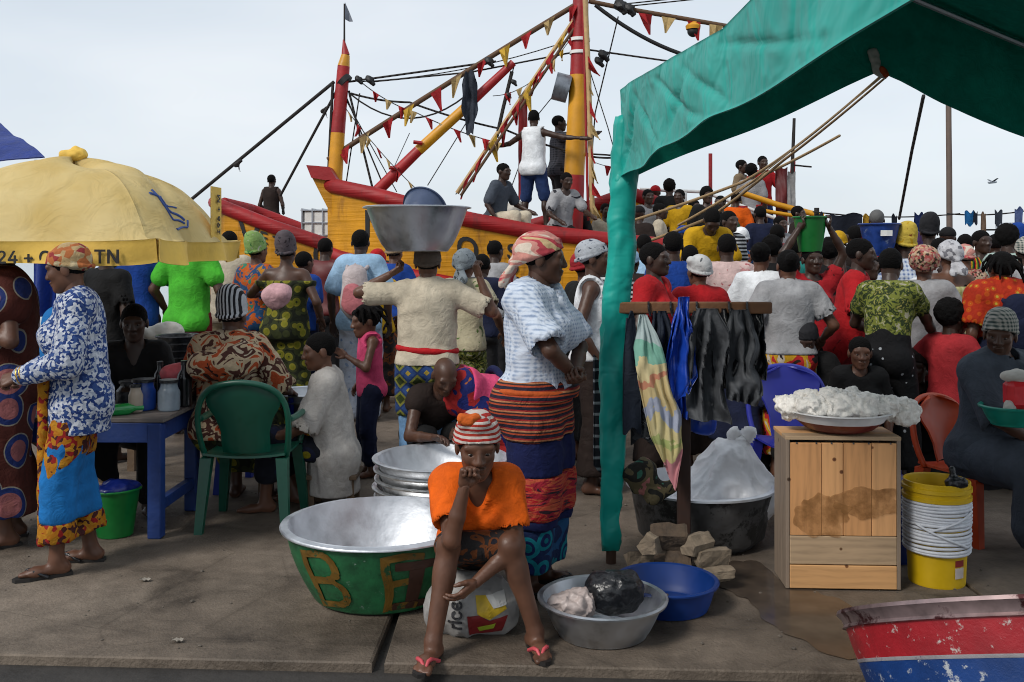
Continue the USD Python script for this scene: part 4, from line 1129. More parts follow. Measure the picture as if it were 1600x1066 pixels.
# ------------------------------------------------------------------ yellow market umbrella
UY = M('faded_yellow_canvas', {'tc': ('texture_coordinate', {}), 'n': ('noise_texture', {'scale': 3.0, 'detail': 5.0}), 'n2': ('noise_texture', {'scale': 6.0, 'detail': 3.0, 'distortion': 1.2}), 'b': ('bump', {'strength': .55, 'distance': .03}), 'r': ('rgb_ramp', {'ramp': [(.3, (.60, .44, .16)), (.7, (.74, .60, .30))]}),
       'p': ('principled_bsdf', {'roughness': .8, 'specular_ior_level': .2}), 't': ('translucent_bsdf', {'color': (.55, .36, .10)}), 'mx': ('mix_closure', {'fac': .32})},
       [('tc.object', 'n.vector'), ('tc.object', 'n2.vector'), ('n2.fac', 'b.height'), ('b.normal', 'p.normal'), ('n.fac', 'r.fac'), ('r.color', 'p.base_color'), ('p.BSDF', 'mx.closure1'), ('t.BSDF', 'mx.closure2')], surface='mx.closure')
UV = plain('yellow_valance', (.64, .44, .10), .8, var=.2, vscale=5, bump=.5, bscale=14)
umb = thing('market_umbrella', 'faded yellow square market umbrella with black lettering on its valance', 'umbrella')
UXc, UYc, UA, UZ = -2.58, 5.85, .765, 1.625
def ucan(x, y):                          # the stretched canopy: bulging, steeper towards the rim, slack on the right
    a, b = np.abs(x) / UA, np.abs(y) / UA
    m = np.maximum(a, b)
    sm = (a ** 6 + b ** 6) ** (1 / 6)
    z = UZ + .45 * (1 - np.clip(sm, 0, 1.0) ** 3.6) + .05 * (1 - m) * np.cos(np.arctan2(y, x) * 4)
    return z
def ugrid(side, n=34, r0=.02):
    """One of four cloth panels from the crown to its edge."""
    r, w = np.meshgrid(np.linspace(r0, 1, n), np.linspace(-1, 1, n), indexing='ij')
    a, b = r * UA, r * w * UA
    x, y = {0: (b, -a), 1: (a, b), 2: (-b, a), 3: (-a, -b)}[side]
    z = ucan(x, y) + .015 * np.abs(w) ** 8 * r
    P = np.stack([UXc + x, UYc + y, z], -1)
    n3 = fold(P, .014 if side != 1 else .04, (4, 4, 4), side) * r * (1 - .7 * r ** 6) * (1 - np.abs(w) ** 3)
    P[..., 2] += n3
    P[..., 2] -= .012 * (1 - np.abs(w) ** 2) * r * (1 - r)
    if side == 1:                        # the right panel hangs in deep slack folds
        d = (w - .25) * .8 - (r - .55)
        P[..., 2] -= .07 * np.exp(-(d / .12) ** 2) * r * (1 - r ** 6) * (1 - np.abs(w) ** 4)
        d = (w + .2) + (r - .75) * 1.4
        P[..., 2] -= .06 * np.exp(-(d / .14) ** 2) * r * (1 - r ** 6) * (1 - np.abs(w) ** 4)
        P[..., 0] += .035 * np.sin(w * 7) * r ** 4 * (1 - np.abs(w) ** 4)
    return P
for sd in range(4):
    G = ugrid(sd)
    UG1 = G if sd == 1 else (UG1 if sd > 1 else None)
    part(umb, 'canopy_panel', sheet(G, .005), UY, smooth=True)
    edge = G[-1]
    tz = np.linspace(0, 1, 7)
    drop = .118 + .008 * np.sin(np.linspace(0, 9, len(edge)))
    outw = {0: V(0, -1, 0), 1: V(1, 0, 0), 2: V(0, 1, 0), 3: V(-1, 0, 0)}[sd]
    Q = edge[:, None, :] + outw * .012 - np.stack([0 * drop[:, None] * tz, 0 * drop[:, None] * tz, drop[:, None] * tz], -1) + outw * (.03 * tz[None, :, None] * np.sin(np.linspace(0, 11, len(edge)))[:, None, None])
    part(umb, 'valance', sheet(Q, .005), UV, smooth=True)
part(umb, 'finial', ruffle(solid([cap((UXc - .05, UYc, UZ + .505), (UXc + .05, UYc, UZ + .515), .038, .034, .03), cap((UXc, UYc, UZ + .52), (UXc + .02, UYc, UZ + .545), .02)], .008), .01, 30), UV, smooth=True)
part(umb, 'pole', tube([V(UXc, UYc, 0), V(UXc, UYc, UZ + .45)], .02, 10), METAL_D, smooth=True)
for a in (1, -1):
    for b in (1, -1):
        part(umb, 'rib', tube([V(UXc, UYc, UZ + .38), V(UXc + a * UA * .5, UYc + b * UA * .5, UZ + .32), V(UXc + a * UA * .94, UYc + b * UA * .94, UZ - .07)], .008, 6), METAL_D)
for txt, u in (('024 + G', 28), ('TN', 172)):
    c = at(u, 401, 5.07)
    part(umb, 'lettering', letters(txt, .062 if txt != 'TN' else .068, lambda a, b, c_, c=c: np.stack([c[0] + a, 5.055 + .006 * np.sin(a * 9) - c_, c[2] + b - .034], 1)), BLK)
rt = at(331, 345, 5.9)
part(umb, 'lettering', letters('M + 691', .05, lambda a, b, c_: np.stack([UXc + UA + .03 + c_ + 0 * a, 6.08 - b, 1.80 - a * .9], 1)), BLK)
part(umb, 'side_flap', sheet(np.stack([np.stack([V(UXc + UA + .015, 5.95, z), V(UXc + UA + .02, 6.14, z)]) for z in np.linspace(1.52, 1.96, 12)]), .005), UV, smooth=True)
LOGO = plain('blue_print', (.06, .11, .30), .8)
for pts, r in ((((.58, -.40), (.61, -.32), (.65, -.22), (.69, -.12), (.70, -.10)), .010), (((.57, -.34), (.63, -.34), (.68, -.26), (.71, -.12)), .009), (((.715, -.36), (.72, -.24), (.722, -.10), (.70, -.06)), .008), (((.60, -.26), (.63, -.16), (.65, -.10)), .006)):
    q = np.array([(UXc + p[0] * UA / .76, UYc + p[1], 0) for p in pts])
    q = np.stack([np.interp(np.linspace(0, 1, 24), np.linspace(0, 1, len(q)), q[:, i]) for i in range(3)], 1)
    R1, W1 = (q[:, 0] - UXc) / UA, (q[:, 1] - UYc) / np.maximum(q[:, 0] - UXc, .05)
    gr, gw2 = (R1 - .02) / .98 * 33, (np.clip(W1, -1, 1) + 1) / 2 * 33
    i0, j0 = np.clip(gr.astype(int), 0, 32), np.clip(gw2.astype(int), 0, 32)
    a_, b_ = (gr - i0)[:, None], (gw2 - j0)[:, None]
    q = UG1[i0, j0] * (1 - a_) * (1 - b_) + UG1[i0 + 1, j0] * a_ * (1 - b_) + UG1[i0, j0 + 1] * (1 - a_) * b_ + UG1[i0 + 1, j0 + 1] * a_ * b_
    q = q + V(.003, 0, .004)
    part(umb, 'printed_swoosh', tube(q, r * .8, 6), LOGO)
# blue canopy behind it
BLUET = hue('blue_tarpaulin', (.012, .045, .24), rough=.5)
bc = thing('canopy', 'blue tarpaulin canopy corner behind the yellow umbrella, top left', 'canopy')
s, t = np.meshgrid(np.linspace(0, 1, 24), np.linspace(0, 1, 20), indexing='ij')
a0, a1, a2, a3 = at(-330, 300, 8.6), at(70, 246, 8.6), at(-330, 40, 10.2), at(-24, 178, 10.2)
P = (a0 * 1)[None, None] * ((1 - s) * (1 - t))[..., None] + a1 * (s * (1 - t))[..., None] + a2 * ((1 - s) * t)[..., None] + a3 * (s * t)[..., None]
P[..., 2] += fold(P, .05, (2, 2, 2), 4)
part(bc, 'roof_sheet', sheet(P, .01), BLUET, smooth=True)
part(bc, 'pole', tube([at(58, 250, 8.62), V(at(58, 250, 8.62)[0], 8.62, 0)], .025, 8), METAL_D)
s, t = np.meshgrid(np.linspace(0, 1, 14), np.linspace(0, 1, 20), indexing='ij')
P = np.stack([at(50, 385, 8.5)[0] + (at(90, 385, 8.5)[0] - at(50, 385, 8.5)[0]) * s, 8.5 + .04 * np.sin(s * 9 + t * 2), 2.1 - 1.1 * t], -1)
part(bc, 'side_sheet', sheet(P, .01), BLUET, smooth=True)

# ------------------------------------------------------------------ tubs and basins
TUBG = M('green_painted_tub', {'tc': ('texture_coordinate', {}), 'n': ('noise_texture', {'scale': 9.0, 'detail': 7.0, 'roughness': .7}), 'n2': ('noise_texture', {'scale': 26.0, 'detail': 6.0, 'roughness': .75}), 'r': ('rgb_ramp', {'ramp': [(.3, (.004, .04, .015)), (.62, (.012, .115, .04))]}), 'r2': ('rgb_ramp', {'ramp': [(.64, (0, 0, 0)), (.72, (1, 1, 1))]}), 'mx': ('mix', {'color2': (.14, .19, .16)}), 'b': ('bump', {'strength': .3, 'distance': .01}), 'p': ('principled_bsdf', {'roughness': .48})},
         [('tc.object', 'n.vector'), ('tc.object', 'n2.vector'), ('n.fac', 'r.fac'), ('n2.fac', 'r2.fac'), ('r2.color', 'mx.fac'), ('r.color', 'mx.color1'), ('mx.color', 'p.base_color'), ('n.fac', 'b.height'), ('b.normal', 'p.normal')])
OCHRE = plain('ochre_paint', (.17, .095, .008), .55, var=.5, vscale=11, dirt=((.012, .07, .026), 18, .55))
BROWNP = plain('brown_paint', (.06, .022, .012), .55, var=.35, vscale=14)
def dented(m, amp, seed, sc=3.0):
    return ruffle(m, amp, sc, seed, 2)
tub = thing('tub', 'big dented tub painted green outside with ochre letters and bright silver inside', 'tub', (-.60, 4.60, 0), 4)
RB, RT, TH_ = .315, .435, .325
tt = np.linspace(0, 1, 12)
wallr = lambda x: RB + (RT - RB) * (1 - (1 - x) ** 1.5) 
outp = [(.001, 0), (RB * .9, 0), (RB * .98, .012)] + [(wallr(x), .02 + (TH_ - .02) * x) for x in tt]
part(tub, 'shell', dented(lathe(outp + [(RT - .004, TH_)] + [(wallr(x) - .004, .02 + (TH_ - .02) * x) for x in tt[::-1]] + [(RB * .9, .006), (.001, .006)], 80), .006, 3), TUBG, smooth=40)
part(tub, 'lining', dented(lathe([(wallr(x) - .007, .025 + (TH_ - .012) * x) for x in tt] + [(RT + .022, TH_ + .010), (RT + .027, TH_ + .004), (RT + .024, TH_ - .004), (RT + .018, TH_ + .003), (RT - .001, TH_ + .006)] + [(wallr(x) - .009, .029 + (TH_ - .016) * x) for x in tt[::-1]] + [(.001, .03), (.001, .026)], 80), .006, 3), METAL_B, smooth=40)
def on_tub(a, b, c, a0):
    z = np.clip(b, .0, TH_)
    r = wallr((z - .02) / (TH_ - .02)) + .006 + c
    th = a0 + a / .39
    return np.stack([r * np.sin(th), -r * np.cos(th), z], 1)
for txt, h, a0, mt in (('B', .27, -.60, OCHRE), ('E', .27, .25, OCHRE)):
    part(tub, 'painted_letter', letters(txt, h, lambda a, b, c, a0=a0: on_tub(a * 1.05 + .012 * np.sin(b * 19), b + .03 + .010 * np.sin(a * 23 + 1), c, a0), False, .001), mt)
part(tub, 'brown_patch', letters('I', .22, lambda a, b, c: on_tub(a * 1.6, b + .04, c * 1.5, .42), True, .0008), BROWNP)

def basin(name, label, loc, r0, r1, h, mt, cat='basin', flare=.8, dents=.003, rz=0, lip=.02, group=None, n=64, wall=.004, rx=0, seed=0):
    o = thing(name, label, cat, loc, rz, group, rx)
    part(o, 'bowl', dented(vessel(r0, r1 - lip, h - .01, wall, lip, flare, n), dents, seed + 2), mt, smooth=40)
    return o
sx = (690 - 800) / FPX * 5.65
for k in range(6):
    z = (0, .05, .1, .15, .205, .215)[k]
    if k < 5:
        lab = ('lowest basin of the stack behind the green tub', 'second basin from the bottom of the stack behind the green tub', 'middle basin of the stack behind the green tub', 'second basin from the top of the stack, green and yellow showing under its rim', 'topmost wide shallow basin of the stack behind the green tub')[k]
        basin('aluminium_basin', lab, (sx + (.004, -.008, .006, .0, -.004)[k], 5.65 + (0, .006, -.008, .004, 0)[k], z), .27, .385, .205, METAL_B if k == 4 else METAL, dents=.004, rz=k * 40, seed=k, lip=.024)
b1 = basin('aluminium_basin', 'small scuffed silver basin holding a black bag, on the pavement edge', (.374, 4.12, 0), .185, .268, .155, METAL_D, lip=.018)
b2 = basin('plastic_basin', 'blue plastic basin beside the small silver basin', (.685, 4.42, 0), .185, .230, .125, plain('blue_basin_plastic', (.006, .045, .19), .4, var=.3, vscale=6), lip=.014)
top('plastic_bag', ruffle(moved(solid([ell((0, 0, .09), (.125, .10, .09)), ell((.05, 0, .12), (.06, .07, .06), .02), ell((-.06, -.01, .11), (.06, .06, .05), .02)], .009), (.425, 4.13, .075)), .022, (14, 14, 14), 4, 3), BLACK, 'crumpled black plastic bag heaped in the small silver basin', 'bag', smooth=True)
top('plastic_bag', folds(ruffle(moved(solid([ell((0, 0, .03), (.085, .07, .045)), ell((.04, .01, .05), (.05, .05, .04), .02), ell((-.05, -.01, .045), (.045, .04, .035), .015)], .006), (.255, 4.08, .10)), .018, (16, 16, 16), 8, 3), .010, 26, 3), plain('pale_pinkish_plastic', (.42, .36, .34), .4, var=.2, bump=.6, bscale=24), 'pale crumpled bag beside the black one in the silver basin', 'bag', smooth=True)
pot = thing('cooking_pot', 'very large wide pot, sooty black outside and silver inside', 'pot', (1.03, 5.43, 0))
r0, r1, h = .34, .385, .30
part(pot, 'soot_shell', lathe([(.001, .004), (r0 * .85, .004), (r0, .05), (r1 - .01, h - .05), (r1, h - .004), (r1 - .004, h - .003), (r1 - .014, h - .05), (r0 - .006, .055), (.001, .010)], 72), SOOT, smooth=40)
part(pot, 'lining', dented(lathe([(.001, .012), (r0 - .02, .06), (r1 - .016, h - .04), (r1 - .006, h), (r1 + .010, h + .006), (r1 + .022, h + .001), (r1 + .020, h + .010), (r1 - .006, h + .014), (r1 - .022, h - .035), (r0 - .028, .066), (.001, .018)], 72), .002, 3), METAL_B, smooth=40)
sk = solid([ell((0, 0, .17), (.215, .18, .16)), ell((-.07, 0, .10), (.22, .2, .12), .06), ell((.10, 0, .14), (.17, .16, .15), .05), ell((.02, 0, .29), (.15, .13, .13), .06), cap((.06, 0, .36), (.085, 0, .43), .075, .020, .05), cap((.085, 0, .42), (.14, 0, .480), .014, .020, .01, (0, 1, 0), 2.2), cap((.085, 0, .42), (.050, 0, .475), .012, .020, .01, (0, 1, 0), 2.2), cap((.05, 0, .47), (.03, 0, .46), .018, .010, .01, (0, 1, 0), 2)], .010)
top('sack', folds(folds(moved(sk, (1.15, 5.40, .11)), .020, (6, 6, 2.6), 6), .008, (15, 15, 7), 9), plain('white_plastic_sack', (.78, .78, .80), .38, var=.1, vscale=10, bump=.7, bscale=13), 'knotted white plastic sack sitting in the sooty pot', 'sack', smooth=True)
BARK = plain('split_log_bark', (.10, .072, .05), .9, var=.6, vscale=18, bump=.9, bscale=40)
CUTW = plain('split_log_face', (.24, .195, .145), .85, var=.35, vscale=16, bump=.5, bscale=60)
rl = random.Random(9)
logs = (('grey split log lying on top of the woodpile', 1045, 838, 4.72, .17, .085, -8, 28), ('pale triangular log end leaning at the left of the woodpile', 1018, 848, 4.70, .12, .075, 62, 75), ('tan split log at the right of the top of the woodpile', 1088, 850, 4.70, .14, .075, 38, -48), ('squared block at the left foot of the woodpile', 1000, 872, 4.74, .13, .075, 4, 10), ('grey block at the middle foot of the woodpile', 1060, 878, 4.70, .12, .08, -12, 84), ('squared grey log at the right foot of the woodpile', 1112, 872, 4.68, .16, .085, 15, 20), ('pale flat offcut under the right end of the woodpile', 1122, 898, 4.62, .15, .05, 20, -15), ('dark log lying behind the woodpile', 1070, 885, 4.82, .34, .08, 3, 40))
for lab, u, v, Y, L, r, rz, ph in logs:
    c = at(u, v, Y)
    k = rl.choice((3, 4, 4, 5))
    ang = np.array([2 * math.pi * i / k + rl.uniform(-.25, .25) for i in range(k)]) + math.radians(ph)
    ring = np.stack([np.cos(ang) * r * .8, np.sin(ang) * r * .75], 1)
    m = trimesh.convex.convex_hull(np.vstack([np.stack([np.full(k, x), ring[:, 0] * q, ring[:, 1] * q], 1) for x, q in ((-L / 2, .9), (-L / 2 + .012, 1), (L / 2 - .012, 1.0), (L / 2, .92))]))
    m = m.subdivide().subdivide()
    v_, f_ = ruffle((m.vertices, m.faces), .010, 26, int(u))
    zc = max(c[2], .005 - v_[:, 2].min())
    o = thing('firewood_log', lab, 'log', (c[0], Y, zc), rz)
    part(o, 'wood', (v_, f_), BARK if u in (1045, 1070, 1060) else CUTW)
# rice sack under the seated woman
SX, SY = (735 - 800) / FPX * 4.13, 4.16
RICE = plain('white_woven_rice_sack', (.30, .29, .28), .6, var=.35, vscale=9, bump=.6, bscale=24)
rs = thing('rice_sack', 'crumpled printed rice sack under the seated woman in orange', 'sack', (SX, SY, 0), 0)
def pill(x, y, z):
    return np.stack([x, y, z], 1)
m = solid([ell((0, 0, .12), (.21, .17, .12)), cap((-.14, -.02, .09), (.14, -.02, .10), .09, .10, .04), ell((.0, .05, .15), (.18, .12, .10), .04)], .009, [('plane', (0, 0, .001), (0, 0, -1))])
m = folds(m, .012, (8, 8, 8), 5)
m = (m[0] * V(.82, .9, .90), m[1])
part(rs, 'sack_body', m, RICE, smooth=True)
surf = trimesh.Trimesh(*m, process=False)
def on_front(a, b, c, lift):
    o_ = np.stack([a, np.full_like(a, -1.0), b], 1)
    hit, ray, _ = surf.ray.intersects_location(o_, np.tile([0, 1.0, 0], (len(a), 1)), multiple_hits=False)
    y = np.full(len(a), -.1)
    y[ray] = hit[:, 1]
    return np.stack([a, y - lift - c, b], 1)
def patch(poly, mt, nm, lift):
    import shapely
    g = shapely.Polygon(poly)
    e = trimesh.creation.extrude_polygon(g, .002, engine='earcut').subdivide_to_size(.022)
    v = np.array(e.vertices) * V(.82, .9, 1)
    part(rs, nm, (on_front(v[:, 0], v[:, 1], v[:, 2], lift), np.array(e.faces)), mt)
patch([(.03, .205), (.16, .20), (.185, .14), (.10, .10), (.04, .13)], plain('sack_print_yellow', (.46, .33, .02), .6, var=.4, vscale=20), 'yellow_print', .003)
patch([(.08, .205), (.17, .205), (.185, .16), (.12, .15)], plain('sack_print_white', (.45, .45, .44), .6), 'grey_print', .0065)
patch([(-.01, .12), (.05, .125), (.10, .095), (.19, .11), (.16, .03), (.0, .02)], plain('sack_print_red', (.20, .012, .015), .6, var=.4, vscale=20), 'red_print', .003)
patch([(.04, .065), (.13, .08), (.12, .055), (.05, .04)], plain('sack_print_green', (.30, .36, .03), .6), 'green_print', .0065)
part(rs, 'lettering', letters('rice', .055, lambda a, b, c: on_front(-.050 - (b - .02), .105 + a * .9, c, .003)), plain('sack_print_black', (.03, .03, .035), .6))
# red and blue tub cut by the corner of the picture
tb = thing('tub', 'chipped tub painted red above blue in the lower right corner', 'tub', (1.755, 3.20, -.05), 0, None, -24)
CH = lambda nm, c1, c2: M(nm, {'tc': ('texture_coordinate', {}), 'n': ('noise_texture', {'scale': 22.0, 'detail': 7.0, 'roughness': .72}), 'n1': ('noise_texture', {'scale': 6.0, 'detail': 4.0}), 'r0': ('rgb_ramp', {'ramp': [(.3, dk(c1, .55)), (.7, c1)]}), 'r': ('rgb_ramp', {'ramp': [(.585, (0, 0, 0)), (.64, (1, 1, 1))]}), 'mx': ('mix', {'color2': c2}), 'b': ('bump', {'strength': .5, 'distance': .008}), 'p': ('principled_bsdf', {'roughness': .42})},
    [('tc.object', 'n.vector'), ('tc.object', 'n1.vector'), ('n1.fac', 'r0.fac'), ('n.fac', 'r.fac'), ('r.color', 'mx.fac'), ('r0.color', 'mx.color1'), ('mx.color', 'p.base_color'), ('n.fac', 'b.height'), ('b.normal', 'p.normal')])
CRED, CBLU = CH('chipped_red_paint', (.36, .012, .02), (.42, .38, .36)), CH('chipped_blue_paint', (.006, .045, .20), (.38, .40, .42))
R2 = lambda z: .50 + .11 * (z / .44)
Z1 = .295
part(tb, 'blue_wall', lathe([(.001, .08), (.46, .08), (R2(.08), .10), (R2(Z1), Z1), (R2(Z1) - .005, Z1), (R2(.10) - .005, .11), (.001, .09)], 90), CBLU, smooth=40)
part(tb, 'red_wall', lathe([(R2(Z1), Z1), (R2(.33), .33), (R2(.40), .40), (R2(.40) - .005, .40), (R2(Z1) - .005, Z1)], 90), CRED, smooth=40)
part(tb, 'white_band', lathe([(R2(Z1 - .004) + .001, Z1 - .005), (R2(Z1) + .0016, Z1), (R2(Z1 + .004) + .001, Z1 + .006), (R2(Z1 + .004) - .003, Z1 + .006), (R2(Z1 - .004) - .003, Z1 - .005)], 90), CH('chipped_white_band', (.30, .28, .30), (.05, .03, .08)), smooth=40)
part(tb, 'rim', lathe([(R2(.40), .40), (R2(.4) + .012, .402), (R2(.41) + .003, .412), (R2(.43) + .004, .432), (R2(.45) + .014, .446), (R2(.45) + .010, .458), (R2(.44) - .004, .456), (R2(.43) - .008, .43), (R2(.40) - .006, .40)], 90), plain('rim_worn_metal', (.30, .22, .22), .4, .7, .5, 10, dirt=((.05, .012, .014), 5, .5)), smooth=40)

# ------------------------------------------------------------------ stall goods on the right
PLANK = [M('crate_plank_%s' % nm, {'tc': ('texture_coordinate', {}), 'g': ('geometry', {}), 'mp': ('mapping', {'scale': sc, 'location': lo}), 'n': ('noise_texture', {'scale': 3.0, 'detail': 6.0, 'roughness': .6, 'distortion': 1.2}), 'w': ('wave_texture', {'bands_direction': bd, 'scale': 1.1, 'distortion': 6.0, 'detail': 3.0}), 'r': ('rgb_ramp', {'ramp': [(.25, dk(col, .62)), (.5, col), (.8, dk(col, 1.2))]}),
         'kn': ('voronoi_texture', {'scale': 7.0}), 'kr': ('rgb_ramp', {'ramp': [(.0, (.12, .07, .04)), (.055, (.3, .2, .13)), (.075, (1, 1, 1))]}), 'km': ('mix', {'mix_type': 'multiply', 'fac': 1.0}), 'av': ('mix', {'fac': .10}), 'b': ('bump', {'strength': .25, 'distance': .004}), 'p': ('principled_bsdf', {'roughness': .62})},
         [('tc.object', 'mp.vector'), ('mp.vector', 'n.vector'), ('mp.vector', 'w.vector'), ('n.color', 'av.color1'), ('w.color', 'av.color2'), ('av.color', 'r.fac'), ('tc.object', 'kn.vector'), ('kn.distance', 'kr.fac'), ('r.color', 'km.color1'), ('kr.color', 'km.color2'), ('km.color', 'p.base_color'), ('n.fac', 'b.height'), ('b.normal', 'p.normal')])
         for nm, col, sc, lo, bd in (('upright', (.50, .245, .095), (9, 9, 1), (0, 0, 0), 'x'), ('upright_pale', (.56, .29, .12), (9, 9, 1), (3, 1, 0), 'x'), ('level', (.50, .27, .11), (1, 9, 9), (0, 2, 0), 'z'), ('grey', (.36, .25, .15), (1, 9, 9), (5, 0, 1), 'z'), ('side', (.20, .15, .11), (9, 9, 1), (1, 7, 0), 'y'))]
crate = thing('wooden_crate', 'upright wooden crate of pale planks with a brown stain', 'crate', (1.295, 4.635, 0), -2.5)
CW, CHh, CD = .49, .705, .28
bounds = [0, .145, .245, .375, CW]
for i in range(4):
    part(crate, 'plank', box((bounds[i + 1] - bounds[i] - .003, .018, .43), ((bounds[i] + bounds[i + 1]) / 2, .009 + .0015 * (i % 2), .495 - .025), .002), PLANK[i % 2])
part(crate, 'plank', box((CW, .018, .132), (CW / 2, .010, .186), .003), PLANK[3])
part(crate, 'plank', box((CW, .018, .108), (CW / 2, .008, .062), .003), PLANK[2])
for i in range(3):
    part(crate, 'plank', box((.018, .080, CHh - .012), (-.010, .043 + .083 * i, CHh / 2), .002), PLANK[4])
    part(crate, 'plank', box((.018, .080, CHh - .012), (CW + .010, .043 + .083 * i, CHh / 2), .002), PLANK[4])
for i in range(3):
    part(crate, 'plank', box((CW + .04, .086, .018), (CW / 2, .045 + .089 * i, CHh + .002), .002), PLANK[2 if i else 3])
part(crate, 'back_board', box((CW, .015, CHh - .02), (CW / 2, .262, CHh / 2)), PLANK[4])
for x in (.03, .12, .19, .29, .36, .46):
    part(crate, 'nail_head', box((.008, .004, .008), (x, -.002, .685), .002), SOOT)
th = np.linspace(0, 2 * math.pi, 70, endpoint=False)
k = 1 + .9 * (meshkit.fbm(np.stack([np.cos(th) * 2, np.sin(th) * 2, 0 * th], 1), 4, 5) - .5)
STAIN = M('brown_stain', {'tc': ('texture_coordinate', {}), 'n': ('noise_texture', {'scale': 9.0, 'detail': 6.0, 'roughness': .7}), 'r': ('rgb_ramp', {'ramp': [(.25, (.16, .065, .015)), (.7, (.32, .15, .045))]}), 'fr': ('rgb_ramp', {'ramp': [(.30, (.95, .95, .95)), (.60, (.25, .25, .25))]}), 'p': ('principled_bsdf', {'roughness': .5}), 't': ('transparent_bsdf', {}), 'm': ('mix_closure', {})},
          [('tc.object', 'n.vector'), ('n.fac', 'r.fac'), ('r.color', 'p.base_color'), ('n.fac', 'fr.fac'), ('fr.color', 'm.fac'), ('t.BSDF', 'm.closure1'), ('p.BSDF', 'm.closure2')], surface='m.closure')
sp_ = np.stack([np.clip(.16 + .125 * k * np.cos(th), .012, CW - .01), np.full(70, -.0035), .345 + .095 * k * np.sin(th)], 1)
i70 = np.arange(70)
part(crate, 'stain', (np.vstack([sp_, (.16, -.0035, .345)]), np.stack([i70, (i70 + 1) % 70, np.full(70, 70)], 1)), STAIN)
sp_ = np.stack([np.clip(.38 + .16 * k[::-1] * np.cos(th), .012, CW - .005), np.full(70, -.0042), .41 + .07 * k[::-1] * np.sin(th)], 1)
part(crate, 'stain', (np.vstack([sp_, (.38, -.0042, .41)]), np.stack([i70, (i70 + 1) % 70, np.full(70, 70)], 1)), STAIN)
bw_ = thing('enamel_bowl', 'enamel bowl, red below and white above, on the wooden crate', 'bowl', (1.565, 4.77, CHh + .012))
part(bw_, 'red_base', lathe([(.001, 0), (.11, 0), (.16, .018), (.205, .055), (.20, .055), (.155, .024), (.001, .006)], 56), plain('enamel_dark_red', (.14, .008, .010), .3), smooth=40)
part(bw_, 'white_wall', lathe([(.205, .055), (.232, .095), (.246, .098), (.245, .102), (.228, .102), (.200, .055)], 56), plain('enamel_white', (.62, .62, .62), .3, var=.15), smooth=40)
FOAM = plain('white_frothy_bags', (.82, .79, .74), .45, var=.28, vscale=26, bump=1.0, bscale=40)
rb = random.Random(2)
spots = [(-.22, .0), (-.14, -.08), (-.04, -.1), (.07, -.1), (.17, -.07), (.25, .0), (-.12, .06), (.0, .03), (.1, .06), (-.03, -.02), (.30, -.03)]
words = ('far left end', 'front left', 'front middle-left', 'front middle-right', 'front right', 'right end', 'back left', 'middle', 'back right', 'top of the heap', 'far right, hanging over the rim')
for (x, y), wd in zip(spots, words):
    m = solid([ell((0, 0, 0), (.075, .06, .05))] + [ell((rb.uniform(-.05, .05), rb.uniform(-.04, .04), rb.uniform(-.01, .04)), (.035, .035, .03), .008) for _ in range(6)], .006)
    z = .135 + (.03 if wd == 'top of the heap' else 0) - .25 * max(abs(x) - .16, 0)
    top('wrapped_food', folds(ruffle(moved(m, (1.565 + x, 4.77 + y, CHh + z)), .014, 26, int(x * 100), 2), .010, (34, 34, 30), int(x * 50) + 60), FOAM, 'white plastic wrapped food in the enamel bowl, %s' % wd, 'food', smooth=True)
bk = thing('bucket', 'yellow plastic bucket wound with many turns of white cord', 'bucket', (2.03, 4.76, 0))
YB = plain('yellow_bucket_plastic', (.58, .40, .012), .4, var=.15, vscale=8, dirt=((.25, .16, .02), 8, .66))
part(bk, 'body', lathe([(.001, 0), (.125, 0), (.128, .01), (.146, .40), (.156, .402), (.157, .42), (.148, .424), (.150, .44), (.158, .444), (.158, .462), (.150, .465), (.151, .485), (.147, .488), (.143, .48), (.140, .40), (.122, .015), (.001, .01)], 48), YB, smooth=30)
CORD = plain('white_cord', (.60, .62, .66), .8, var=.15, vscale=30)
turns = []
for i in range(17):
    z = .165 + .0142 * i
    a = np.linspace(0, 2 * math.pi, 33)
    r = .137 + .019 * (z - .1) + .008 + .002 * math.sin(i * 2.3)
    part(bk, 'cord_turn', tube(np.stack([r * np.cos(a), r * np.sin(a), z + .004 * np.sin(a + i) + .003 * math.sin(i * 5)], 1), .0078, 6, False), CORD, smooth=True)
for a0, a1, z0, z1 in ((-2.6, -1.0, .30, .20), (-2.2, -.7, .27, .36)):
    a = np.linspace(a0, a1, 16)
    part(bk, 'cord_end', tube(np.stack([.158 * np.cos(a), .158 * np.sin(a), z0 + (z1 - z0) * np.linspace(0, 1, 16)], 1), .006, 6), CORD, smooth=True)
for a0, mt, z0, hh in ((-1.15, plain('label_red', (.25, .02, .02), .5), .105, .03), (-1.15, plain('label_white', (.5, .45, .42), .5), .05, .05)):
    a = np.linspace(a0 - .18, a0 + .22, 8)
    part(bk, 'label_print', sheet(np.stack([np.stack([(.1318 + .019 * z) * np.cos(a), (.1318 + .019 * z) * np.sin(a), 0 * a + z], 1) for z in (z0, z0 + hh)]), .001), mt)
part(bk, 'black_clip', ruffle(solid([cap((.02, -.12, .49), (.07, -.13, .50), .03, .025), cap((.03, -.12, .50), (.025, -.11, .56), .014)], .008), .008, 30), BLACK, smooth=True)
dr = thing('jerrycan', 'dark blue plastic drum half hidden behind the wooden crate', 'drum', (1.95, 5.12, 0))
part(dr, 'body', lathe([(.001, 0), (.12, 0), (.135, .02), (.135, .12), (.13, .14), (.135, .16), (.135, .33), (.11, .40), (.05, .43), (.05, .45), (.001, .45)], 40), plain('deep_blue_plastic', (.008, .04, .22), .4), smooth=40)
